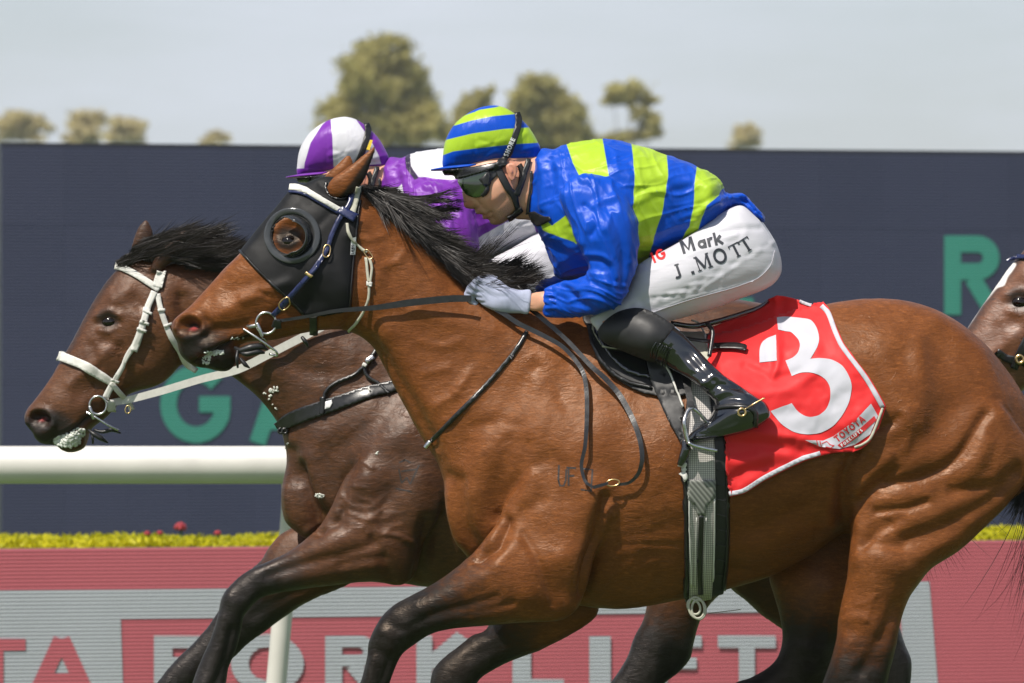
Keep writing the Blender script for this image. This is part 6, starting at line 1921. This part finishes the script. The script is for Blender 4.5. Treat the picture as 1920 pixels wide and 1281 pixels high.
# reins
def rein(name, pts, w, targets, clear, mat, parent, thick=.0022, ymax=None, n=6, hold=0.0):
    uv = catmull(pts, n, False)
    co = []
    last = None
    y = np.full(len(uv), np.nan)
    for i, (u, v) in enumerate(uv):
        l, _ = targets.hit(u, v)
        if l is not None:
            y[i] = l[1]
    ok = ~np.isnan(y)
    y = np.interp(np.arange(len(uv)), np.where(ok)[0], y[ok]) if ok.any() else np.zeros(len(uv)) - .2
    cl = np.interp(np.linspace(0, 1, len(uv)), np.linspace(0, 1, len(clear)), clear)
    yy = y - cl
    for _ in range(10):   # taut: never behind the hide
        ys = yy.copy(); ys[1:-1] = (yy[:-2] + 2 * yy[1:-1] + yy[2:]) / 4
        yy = np.minimum(ys, y - .004)
    co = np.array([P(u, v, k) for (u, v), k in zip(uv, yy)])
    ww = np.asarray(w, float) * S0 / 2
    return tube(name, co, [thick / 2] * 2, mat, parent, 4, rw=list(ww), raw=True, smooth=False)
T1a = Target((H1co, H1Q), (hc, hq))
strap('rein_loop', [(512, 600), (519, 603), (526, 602)], 15, T1a, .016, M['black_leather'], bridle, .006, 3, sm=False)
rein('rein', [(520, 602), (535, 600), (579, 593), (630, 583), (704, 577), (759, 569), (814, 563), (850, 560), (884, 560)], [6, 6, 6, 7, 10, 13, 13, 13, 12], T1a, [.014, .012, .012, .015, .02, .02, .03, .045, .06], M['black_leather'], bridle)
rein('rein', [(930, 580), (946, 589), (973, 607), (1014, 627), (1052, 648), (1076, 672), (1094, 700), (1100, 740), (1100, 792), (1097, 837), (1090, 872), (1097, 902), (1112, 914)], [9, 9, 9, 8, 8, 8, 8, 7, 6, 5], T1a, [.03, .03, .03, .035, .035, .03, .03, .028, .025, .02, .018, .018], M['black_leather'], bridle)
rein('rein', [(985, 572), (1008, 590), (1032, 610), (1066, 641), (1107, 685), (1135, 710), (1162, 741), (1186, 785), (1200, 826), (1204, 861), (1197, 888), (1180, 905), (1158, 909)], [9, 9, 8, 9, 10, 10, 9, 8, 6, 5], T1a, [.04, .04, .035, .035, .035, .03, .03, .028, .025, .02, .018, .018], M['black_leather'], bridle)
rein('rein_end', [(1112, 914), (1124, 911), (1140, 906)], [6, 6, 5], T1a, [.02, .02, .02], M['black_leather'], bridle)
l, n = T1a.hit(1149, 905)
ring3('rein_buckle', (l[0], l[1] - .02, l[2]), .0088, .0022, M['brass'], bridle, rx=2.0, tilt=.12)
tube('rein', [P(930, 526, .03), P(944, 523, .02), P(958, 527, .015), P(972, 538, .01), P(986, 556, -.02)], .0022, M['black_leather'], bridle, 6, rw=.006)
# neck strap
nstrap = thing('neck_strap', 'thin black strap slanting down the near bay shoulder to the chest', 'strap', tuple(P(900, 735, -.2)))
strap('strap', [(988, 622), (962, 664), (900, 735), (840, 795), (803, 834)], 8, T1a, .003, M['black_leather'], nstrap, .003, 5, mirror=0, smooth=3)
l, n = T1a.hit(808, 828)
tube('strap_end', [P(807, 828, l[1] - .008), P(802, 834, l[1] - .008), P(798, 840, l[1] - .006)], .0075, M['steel'], nstrap, 10)

# saddle, girth, stirrups
saddle = thing('racing_saddle', 'small black racing saddle with grey girth under the jockey in blue', 'saddle', tuple(P(1230, 640, 0)))
pad_poly = [(1092, 596), (1100, 612), (1106, 640), (1118, 668), (1135, 692), (1169, 720), (1203, 737), (1231, 742), (1262, 744), (1300, 735), (1330, 690), (1334, 640), (1334, 606), (1300, 600), (1260, 588), (1200, 560), (1100, 560)]
o, pc1, pq1 = wear('panel', catmull(pad_poly, 4), .012, M['gaiter'], saddle, ((1080, 560), (1350, 760)), .0045, ripple=.0006)
fl_poly = [(1112, 590), (1114, 622), (1124, 640), (1138, 662), (1152, 679), (1172, 696), (1200, 706), (1240, 708), (1270, 690), (1275, 640), (1260, 600), (1180, 560)]
o, pc2, pq2 = wear('flap', catmull(fl_poly, 4), .024, M['patent'], saddle, ((1090, 560), (1300, 730)), .0045)
TS = Target((H1co, H1Q), (pc1, pq1), (pc2, pq2))
strap('piping', [(1112, 600), (1115, 624), (1130, 648), (1146, 654), (1170, 656), (1190, 662)], 2.2, TS, .003, M['beige_web'], saddle, .002, 4, mirror=0)
strap('piping', [(1106, 612), (1112, 644), (1128, 676), (1150, 700), (1180, 718), (1222, 728)], 6, TS, .004, M['black_leather'], saddle, .004, 4, mirror=0)
# girth
gb = ((1250, 660), (1400, 1180))
girth_poly = [(1292, 700), (1338, 676), (1347, 760), (1362, 845), (1366, 930), (1365, 1028), (1358, 1100), (1354, 1160), (1284, 1160), (1285, 1112), (1285, 1000), (1283, 924), (1277, 862), (1283, 800)]
o, gc1, gq1 = wear('girth', girth_poly, .010, M['gaiter'], saddle, gb, .0045)
GIRTH = o
inner = [(1296, 700), (1328, 690), (1334, 760), (1341, 845), (1342, 930), (1341, 1028), (1337, 1092), (1332, 1160), (1291, 1160), (1292, 1100), (1291, 1000), (1289, 900), (1288, 845), (1294, 780)]
o, gc2, gq2 = wear('girth_web', inner, .0155, M['check'], saddle, gb, .0045)
TG = Target((gc1, gq1), (gc2, gq2), (H1co, H1Q))
patch('girth_patch', [[[(1289, 900), (1341, 900), (1341, 932), (1326, 948), (1322, 966), (1308, 966), (1304, 948), (1289, 934)]]], TG, .003, M['ribbed'], saddle, 5, .002)
strap('girth_zip', [(1315, 966), (1313, 1020), (1312, 1070), (1313, 1112)], 9, TG, .0035, M['black_leather'], saddle, .003, 4)
for du in (-9, 9):
    strap('girth_stitching', [(1315 + du, 970), (1313 + du, 1030), (1312 + du, 1100)], 1.6, TG, .003, M['white_web'], saddle, .001, 5)
strap('girth_edge', [(1293, 905), (1293, 960), (1295, 1040), (1297, 1100)], 2, TG, .003, M['white_web'], saddle, .001, 6)
strap('girth_edge', [(1339, 935), (1339, 1000), (1336, 1090)], 2, TG, .003, M['white_web'], saddle, .001, 6)
strap('girth_edge', [(1361, 850), (1364, 940), (1363, 1030), (1356, 1105)], 5, TG, .004, M['black_leather'], saddle, .003, 6)
strap('girth_edge', [(1280, 862), (1286, 940), (1287, 1040), (1288, 1118)], 5, TG, .004, M['black_leather'], saddle, .003, 6)
for i in range(8):
    strap('quilt_line', [(1344, 880 + i * 28), (1362, 884 + i * 28)], 1.6, TG, .0015, M['black_leather'], saddle, .001, 4, sm=False)
# loose buckle rings and straw under the girth
for rr, ox, oy, ti in ((20, 1306, 1140, .25), (18, 1310, 1143, .1), (15, 1301, 1138, .5)):
    c = P(ox, oy, -.10 - .006 * rr / 20)
    ring3('girth_ring', c, rr * S0, .0034, M['beige_web'] if rr != 19 else M['steel'], saddle, n=26, rx=.72, tilt=ti)
tube('loose_thread', [P(1328, 1150, -.1), P(1356, 1147, -.1), P(1389, 1143, -.1)], .0012, M['bark'], saddle, 5)
# cloth pad behind the leg
o, kc, kq = wear('pad', [(1258, 604), (1290, 598), (1312, 606), (1325, 636), (1332, 676), (1320, 700), (1290, 690), (1270, 650)], .020, M['beige_web'], saddle, ((1240, 590), (1350, 720)), .0045)
TK = Target((kc, kq), (H1co, H1Q))
strap('pad_edge', [(1296, 602), (1312, 610), (1323, 636), (1330, 672)], 3.5, TK, .003, M['white_web'], saddle, .002, 4)
# cantle: the rear arch of the tree over the loins
tube('cantle', [P(1258, 606, -.13), P(1300, 612, -.12), P(1340, 604, -.105), P(1380, 592, -.09), P(1420, 578, -.06), P(1440, 566, -.02)], [.007, .008, .008, .007, .006, .005], M['patent'], saddle, 10)
tube('cantle', [P(1258, 606, .13), P(1300, 612, .12), P(1340, 604, .105), P(1380, 592, .09), P(1420, 578, .06), P(1440, 566, .02)], [.007, .008, .008, .007, .006, .005], M['patent'], saddle, 10)
tube('tree_point', [P(1326, 606, -.14), P(1336, 622, -.16), P(1334, 645, -.18), P(1330, 668, -.2)], .006, M['black_leather'], saddle, 8)
# stirrup leather and iron
TL = Target((H1co, H1Q), (pc1, pq1), (pc2, pq2), (gc1, gq1), (gc2, gq2))
for sg in (1, -1):
    pass
ob, lc, lf = patch('stirrup_leather', [[[(1205, 655), (1238, 672), (1254, 694), (1268, 728), (1281, 762), (1286, 800), (1292, 846), (1274, 828), (1256, 796), (1241, 765), (1221, 720)]]], TL, .016, M['gaiter'], saddle, 5, .004, smooth=8, mirror=0)
strap('leather_rim', [(1246, 684), (1258, 704), (1270, 735), (1281, 764)], 3.5, Target((lc, lf)), .005, M['white_web'], saddle, .002, 4, mirror=0)
tube('leather_end', [P(1284, 826, -.285), P(1286, 842, -.29), P(1281, 858, -.287), P(1274, 872, -.282)], [.010, .014, .013, .008], M['patent'], saddle, 10)
patch('leather_lining', [[[(1279, 864), (1290, 870), (1289, 896), (1284, 902), (1278, 880)]]], TL, .012, M['white_web'], saddle, 4, .003)
for sg in (1, -1):
    R = np.array((1, sg, 1))
    by = -.306
    pts = [P(1301, 763, by + .03), P(1290, 770, by + .02), P(1283, 790, by), P(1286, 812, by), P(1291, 832, by)]
    tube('stirrup_iron', [p * R for p in pts], .0062, M['steel'], saddle, 8)
    pts = [P(1298, 764, by + .03), P(1308, 772, by + .03), P(1324, 790, by + .04), P(1338, 815, by + .05), P(1342, 840, by + .045)]
    tube('stirrup_iron', [p * R for p in pts], .0055, M['steel'], saddle, 8)
    pts = [P(1289, 830, by - .012), P(1302, 836, by - .008), P(1322, 841, by - .005), P(1343, 845, by)]
    tube('stirrup_tread', [p * R for p in pts], .016, M['steel'], saddle, 4, rw=.004)
rein('elastic', [(1283, 700), (1290, 730), (1296, 764)], [14, 12, 12], TL, [.02, .03, .05], M['black_leather'], saddle)

# saddlecloth with the number
cloth = thing('saddlecloth', 'red saddlecloth with white edging and a large white number 3', 'saddlecloth', tuple(P(1500, 700, 0)))
CL = [(1326, 650), (1330, 626), (1338, 613), (1360, 604), (1400, 591), (1428, 576), (1443, 561), (1457, 554), (1485, 559), (1502, 565), (1520, 571), (1545, 573), (1556, 586), (1570, 622), (1582, 648), (1604, 678), (1628, 710), (1646, 740), (1660, 763), (1652, 782), (1640, 806), (1630, 828), (1616, 839), (1575, 846), (1540, 853), (1505, 864), (1470, 881), (1430, 902), (1395, 924), (1366, 930), (1360, 880), (1358, 830), (1340, 740), (1330, 690)]
FOLD = [([(1455, 560), (1457, 620), (1459, 680), (1450, 710)], 8, 5), ([(1466, 566), (1470, 610), (1476, 650)], -5, 6), ([(1440, 640), (1446, 690)], -4, 6), ([(1400, 690), (1450, 712), (1500, 700)], -5, 6), ([(1370, 720), (1430, 740), (1490, 725), (1530, 700)], 6, 9), ([(1400, 760), (1450, 780), (1500, 770)], -3, 8),
        ([(1370, 800), (1430, 812), (1500, 822), (1560, 838)], 7, 6), ([(1365, 830), (1430, 834), (1500, 846)], -6, 6), ([(1380, 870), (1430, 860), (1480, 850)], 6, 9), ([(1366, 900), (1400, 880), (1440, 870)], -5, 6), ([(1390, 910), (1420, 895)], 4, 6), ([(1380, 850), (1410, 845)], -4, 6),
        ([(1345, 640), (1390, 625), (1440, 585)], 5, 8), ([(1340, 690), (1380, 680), (1420, 690)], 4, 8), ([(1430, 580), (1448, 572), (1470, 590)], -8, 6), ([(1410, 604), (1440, 585)], -5, 5), ([(1500, 620), (1520, 640), (1530, 660)], 4, 7), ([(1540, 600), (1560, 650), (1600, 700)], 4, 8), ([(1520, 720), (1560, 760), (1590, 740)], -3, 12), ([(1340, 650), (1352, 700), (1370, 740)], -4, 6), ([(1580, 800), (1610, 780), (1640, 750)], 4, 8)]
T1c = Target((H1co, H1Q), (gc1, gq1))
def cloth_surface():
    uv, fs = tri_shape([[np.array(CL, float)]], 4.2)
    co, nr = T1c.drape(uv, .012)
    # the top hem rises off the loins and closes over the backbone
    rise = []
    for i, (u, v) in enumerate(uv):
        if T1c.hit(u, v)[0] is None:
            co[i] = P(u, v, -.012)
    co = smooth_tri(co, fs, 14)
    c2 = smooth_tri(co, fs, 60)
    wt = (1 - sstep(uv[:, 1], 612, 665))[:, None]
    co = co * (1 - wt) + c2 * wt
    h = relief(uv[:, 0], uv[:, 1], FOLD) * 1.15
    h += .0022 * fbm(uv[:, 0] / 26, uv[:, 1] / 20, uv[:, 0] * 0, 9, 3)
    d = sdist(uv[:, 0], uv[:, 1], CL)
    h += .004 * np.exp(-d / 9)
    co[:, 1] -= np.maximum(h + .004, -.006)
    return co, flip_check(co, fs)
cc, cf = cloth_surface()
cl_o = new_mesh('cloth', cc, cf, M['red_cloth'], cloth)
md = cl_o.modifiers.new('thickness', 'SOLIDIFY'); md.thickness = .003; md.offset = -1
c2_ = cc.copy(); c2_[:, 1] *= -1
cl_f = new_mesh('cloth', c2_, cf[:, ::-1], M['red_cloth'], cloth)
md = cl_f.modifiers.new('thickness', 'SOLIDIFY'); md.thickness = .003; md.offset = -1
TCl = Target((cc, cf))
strap('edging', [(1541, 574), (1553, 588), (1566, 622), (1578, 648), (1600, 678), (1624, 710), (1643, 742), (1655, 764)], 9, TCl, .0016, M['white_cloth'], cloth, .0015, 4, mirror=0)
strap('edging', [(1367, 926), (1394, 920), (1429, 898), (1469, 877), (1505, 860), (1538, 850)], 8.5, TCl, .0016, M['white_cloth'], cloth, .0015, 4, mirror=0)
strap('edging', [(1655, 765), (1646, 790), (1632, 822), (1616, 834), (1602, 839)], 5, TCl, .0014, M['beige_web'], cloth, .0015, 4, mirror=0)
strap('edging', [(1500, 565), (1512, 570), (1522, 573)], 6, TCl, .0016, M['white_cloth'], cloth, .0015, 3)
three = [(1456.4, 596), (1472.7, 594.5), (1500.8, 597), (1520.5, 601), (1531.7, 616), (1536, 635.5), (1531.7, 652.4), (1519.6, 673.5), (1537.3, 672), (1559.8, 675), (1579.5, 686), (1592, 705.8), (1597, 725.4), (1592, 753.5), (1579.5, 778.8), (1562.6, 798.5), (1540, 811), (1515, 815), (1489.6, 811), (1467, 797), (1453, 781.6), (1445, 771), (1464, 763.4), (1484.5, 756.4), (1495, 770.4), (1506.4, 778.8), (1519, 782), (1534.5, 778.8), (1548.6, 767.6), (1556.5, 748), (1556.5, 728), (1548.6, 712.8), (1534.5, 703), (1517.7, 698.8), (1500.8, 700), (1484.8, 706), (1472.7, 676.8), (1486.8, 670.7), (1496.6, 660.8), (1500, 648), (1496.6, 637), (1484, 624), (1472.7, 622), (1458.7, 619)]
tri_a = [(1455.5, 628.5), (1439, 635), (1429, 643), (1424.5, 656), (1424, 680.5), (1457, 677)]
def rounded(poly, corners):
    p = []
    for i, q in enumerate(poly):
        p += [q] * (3 if i in corners else 1)
    return catmull(p, 5)
three = rounded(three, {0, 7, 21, 23, 35, 36, 43})
tri_a = rounded(tri_a, {0, 4, 5})
patch('number', [[np.array(three)], [np.array(tri_a)]], TCl, .0018, M['white_cloth'], cloth, 4)
lab, lbc, lbf = patch('sponsor_label', [[np.array([(1509, 825), (1543, 827), (1563, 818), (1605, 787), (1633, 757), (1646, 780), (1631, 815), (1602, 834), (1574, 842), (1537, 837)])]], TCl, .0016, M['white_cloth'], cloth, 4)
TLb = Target((lbc, lbf))
strip, sc_, sf_ = patch('label_strip', [[np.array([(1570, 835), (1605, 810), (1639, 780), (1643.5, 788), (1610, 818), (1578, 841)])]], TLb, .001, M['print_red'], lab, 4)
glyphs('lettering', text_strokes('TOYOTA', (1570, 830), 13.0, 38, t=.2, gap=.13, sx=.92), TLb, .001, M['print_red'], lab, 3)
glyphs('lettering', text_strokes('FORKLIFTS', (1579, 838.5), 6.2, 37.5, t=.26, gap=.26), Target((sc_, sf_)), .001, M['print_white'], lab, 2.5)
glyphs('lettering', [ribbon_loops(p, 1.6) for p in ([(1531, 826), (1534, 837)], [(1537, 827), (1540, 837)], [(1541, 832), (1550, 828), (1556, 834), (1563, 836)], [(1548, 838), (1558, 840), (1564, 835)])], TLb, .001, M['print_red'], lab, 2.5)

# whip held on the far side, its flap showing behind the leg
whip = thing('riding_whip', 'short black whip lying across the red saddlecloth behind the boot', 'whip', tuple(P(1360, 657, -.25)))
TW = Target((cc, cf), (H1co, H1Q), (pc1, pq1))
strap('flap', [(1328, 656), (1350, 655), (1380, 655), (1397, 658), (1401, 659)], [9, 9, 11, 12, 8], TW, .010, M['black_leather'], whip, .004, 4)
strap('shaft', [(1240, 640), (1290, 650), (1330, 656)], 5, Target((pc1, pq1), (pc2, pq2), (kc, kq), (H1co, H1Q)), .028, M['black_leather'], whip, .004, 4)

# marks on the near bay
for nm, st in (('U', [[(1048, 872), (1047, 900), (1050, 911), (1057, 911), (1061, 900), (1062, 880)]]), ('F', [[(1066, 876), (1066, 911)], [(1062, 877), (1080, 878)], [(1065, 893), (1077, 892)]]), ('B', [[(1092, 879), (1111, 881), (1108, 921), (1089, 918)]])):
    patch('brand_mark', [ribbon_loops(np.array(s_, float), 3.4) for s_ in st], T1, .0006, M['brand'], horse1, 3)
def froth(u, v, ru, rv, n, seed, target, parent, r=.004):
    rs = np.random.RandomState(seed)
    bm = bmesh.new()
    for k in range(n):
        a, q = rs.uniform(0, 6.28), math.sqrt(rs.uniform())
        l, nn = target.hit(u + ru * q * math.cos(a), v + rv * q * math.sin(a))
        if l is None:
            continue
        m = bmesh.ops.create_icosphere(bm, subdivisions=1, radius=r * rs.uniform(.5, 1.6), matrix=Matrix.Translation(Vector(l + nn * .001)) @ Matrix.Rotation(rs.uniform(0, 3), 4, 'Y') @ Matrix.Diagonal((1.6, .6, .9, 1)))
    me = bpy.data.meshes.new('foam'); bm.to_mesh(me); bm.free(); me.materials.append(M['foam'])
    me.polygons.foreach_set('use_smooth', np.ones(len(me.polygons), bool))
    o = bpy.data.objects.new('foam', me); COL.objects.link(o); o.parent = parent; o.matrix_parent_inverse = Matrix.Translation(-parent.location)
    return o
froth(404, 662, 20, 5, 50, 2, T1, horse1, .0030)
froth(388, 674, 8, 9, 36, 3, T1, horse1, .0026)
froth(446, 634, 14, 3, 14, 4, T1, horse1, .0016)

# ------------------------------------------------------------------ tack of the dark bay
S2_ = 16 / F
b2 = thing('bridle', 'white bridle with broad noseband on the dark bay head', 'bridle', tuple(P(240, 600, H2Y)))
Wb = M['white_web']
strap('browband', [(218, 501), (232, 504), (252, 514), (275, 528), (299, 544)], 12, T2, .005, Wb, b2, .003, 4, mirror=H2Y, smooth=2)
strap('headpiece', [(303, 508), (300, 520), (295, 540)], 18, T2, .006, Wb, b2, .003, 4, mirror=H2Y)
strap('cheekpiece', [(290, 548), (280, 572), (272, 596), (256, 640), (240, 668), (227, 690), (209, 722), (196, 746)], [12, 11, 11, 11, 9, 9, 11, 11], T2, .007, Wb, b2, .004, 4, mirror=H2Y, smooth=2)
strap('cheek_tail', [(277, 580), (268, 610), (258, 642), (252, 658)], 12, T2, .011, Wb, b2, .003, 4, mirror=H2Y)
for u, v in ((277, 588), (271, 606), (267, 618), (215, 712)):
    strap('keeper', [(u - 8, v - 3), (u + 8, v + 3)], 5, T2, .015, Wb, b2, .002, 3, sm=False)
strap('throat_latch', [(296, 552), (299, 570), (304, 591), (313, 616), (321, 634), (336, 660), (352, 680), (368, 692)], 10, T2, .006, Wb, b2, .003, 4, mirror=H2Y, smooth=2)
strap('keeper', [(296, 584), (309, 582)], 5, T2, .011, Wb, b2, .002, 3, sm=False)
strap('keeper', [(306, 612), (320, 608)], 5, T2, .011, Wb, b2, .002, 3, sm=False)
strap('noseband', [(112, 669), (126, 673), (154, 684), (176, 696), (192, 705), (212, 718)], [17, 17, 17, 17, 16, 13], T2, .006, Wb, b2, .004, 4, mirror=H2Y, smooth=2)
strap('noseband_strap', [(208, 716), (222, 733), (236, 749), (243, 765)], 10, T2, .009, Wb, b2, .003, 4, mirror=H2Y)
yb2 = bit(184, 760, 17, H2Y, T2, b2, S2_, [(160, 772, .01), (180, 783, -.004), (204, 798, -.006), (222, 807, .004)])
tube('bit_barrel', [P(168, 762, yb2), P(172, 774, yb2 - .003), P(176, 786, yb2)], .0055, M['steel'], b2, 10)
rag('tongue_tie', [(166, 806, H2Y - .05), (176, 814, H2Y - .06), (190, 822, H2Y - .06), (202, 830, H2Y - .05)], [.004, .008, .009, .003], M['black_rubber'], b2, 7)
rag('tongue_tie', [(176, 806, H2Y - .05), (192, 810, H2Y - .06), (210, 806, H2Y - .06), (226, 812, H2Y - .05)], [.004, .006, .007, .003], M['black_rubber'], b2, 8)
rag('tongue_tie', [(170, 808, H2Y - .05), (174, 822, H2Y - .06), (174, 832, H2Y - .05)], [.004, .005, .003], M['black_rubber'], b2, 9)
loop_on('buckle', 240, 768, 5, 7, .2, T2, .012, .0018, M['brass'], b2)
strap('rein_loop', [(196, 757), (204, 756), (210, 756)], 19, T2, .014, Wb, b2, .006, 3, sm=False)
rein('rein', [(200, 757), (222, 753), (244, 749), (304, 733), (377, 711), (446, 693), (507, 663), (560, 636), (620, 606), (680, 586)], [14, 14, 14, 15, 15, 16, 16, 16, 15, 14], T2, [.014, .014, .02, .03, .03, .025, .02, .02, .03, .05], Wb, b2, thick=.004)
# breast girth
bg2 = thing('breast_girth', 'broad black breast strap across the dark bay chest', 'harness', tuple(P(620, 760, H2Y - .2)))
strap('band', [(524, 802), (540, 790), (562, 780), (606, 765), (652, 750), (694, 736), (742, 724), (800, 708)], [22, 25, 28, 27, 25, 23, 21, 20], T2, .005, M['black_leather'], bg2, .005, 4, mirror=H2Y, smooth=3)
strap('neck_loop', [(609, 752), (610, 738), (618, 727), (634, 717), (662, 705), (676, 694), (688, 682), (704, 658), (712, 640)], 6, T2, .006, M['black_leather'], bg2, .004, 4, mirror=H2Y)
strap('neck_loop', [(684, 688), (687, 702), (698, 713), (710, 720), (722, 732), (730, 739)], 6, T2, .007, M['black_leather'], bg2, .004, 4)
strap('band_loop', [(607, 744), (608, 760), (606, 778)], 9, T2, .012, M['black_leather'], bg2, .003, 4)
strap('buckle', [(687, 681), (700, 671)], 9, T2, .012, M['steel'], bg2, .004, 3, sm=False)
strap('keeper', [(681, 684), (688, 688)], 6, T2, .013, Wb, bg2, .004, 3, sm=False)
patch('tag', [[[(612, 754), (624, 751), (626, 757), (621, 766), (612, 768)]]], T2, .013, M['print_white'], bg2, 3, .001)
strap('keeper', [(692, 730), (695, 737)], 3, T2, .013, Wb, bg2, .002, 2, sm=False)
for p_ in ((524, 806), (531, 808)):
    l, n = T2.hit(p_[0] + 8, p_[1])
    if l is not None:
        ring3('end_ring', l + n * .01, .007, .004, M['black_leather'], bg2)
# foam, spatter, brand
froth(126, 826, 24, 11, 200, 5, T2, horse2, .0044)
froth(146, 812, 14, 10, 40, 6, T2, horse2, .0035)
froth(600, 929, 9, 4, 14, 7, T2, horse2, .003)
froth(514, 731, 9, 5, 14, 8, T2, horse2, .003)
for k, (u, v) in enumerate(((497, 738), (504, 748), (511, 757), (519, 766), (507, 742), (540, 832), (536, 842), (708, 850))):
    froth(u, v, 2, 2, 3, 20 + k, T2, horse2, .0022)
patch('brand_mark', [ribbon_loops(np.array(s_, float), 3.0) for s_ in ([(748, 880), (753, 906)], [(753, 906), (763, 895)], [(763, 895), (769, 908)], [(769, 908), (786, 872)], [(742, 916), (772, 922)], [(752, 884), (782, 880)], [(748, 868), (760, 862), (770, 868)])], T2, .0006, M['brand'], horse2, 3)

# ------------------------------------------------------------------ second jockey, on the dark bay
jockey2 = copy_to(jockey)
shift = Vector(P(645, 273, H2Y)) - Vector(P(924, 255, 0))
jockey2.location = Vector(jockey.location) + shift
jockey2['label'] = 'jockey in purple and white silks behind the near bay neck and ears'
JM = {'silks': 'silk2', 'cap': 'cap2', 'peak': 'cap2'}
def copy_branch(o, parent, skip):
    for ch in list(o.children):
        base = ch.name.split('.')[0]
        if base in skip:
            continue
        c = copy_to(ch, parent)
        if base in JM:
            own_material(c, M[JM[base]])
        copy_branch(ch, c, skip)
copy_branch(jockey, jockey2, ('lettering', 'throat_trim'))
pj = new_mesh('strap_tag', np.array([P(694, 262, H2Y - .075), P(699, 263, H2Y - .075), P(693, 282, H2Y - .088), P(687, 280, H2Y - .088)]), [(0, 3, 2, 1)], M['hatband'], jockey2, smooth=False)
md = pj.modifiers.new('thickness', 'SOLIDIFY'); md.thickness = .004

# bridle of the third horse
b3 = thing('bridle', 'dark bridle with a brass stud on the brown horse at the right edge', 'bridle', tuple(P(1900, 600, 1.25)))
me3 = horse3.data
mw = Matrix.Translation(horse3.location) @ Matrix.Rotation(rot3, 4, 'Y')
c3 = (np.array(mw.to_3x3()) @ (H3co - H2ROOT).T).T * SC3 + np.array(horse3.location)
T3 = Target((c3, H3Q))
strap('browband', [(1890, 493), (1900, 488), (1915, 484), (1935, 486)], 7, T3, .006, M['navy_leather'], b3, .004, 4)
strap('cheekpiece', [(1960, 540), (1935, 610), (1915, 655), (1900, 690)], 14, T3, .007, M['black_leather'], b3, .004, 4)
strap('noseband', [(1868, 660), (1890, 672), (1915, 676), (1950, 690)], 14, T3, .006, M['black_leather'], b3, .004, 4)
l, n = T3.hit(1911, 671)
ring3('stud', l + n * .014, .011, .005, M['brass'], b3)

# seams of the breeches
for pts in ([(1198, 596), (1240, 580), (1300, 560), (1370, 541), (1420, 522), (1444, 498), (1452, 470)],):
    strap('seam', pts, 1.5, TB, .0012, M['white_cloth'], bt_, .0008, 4)
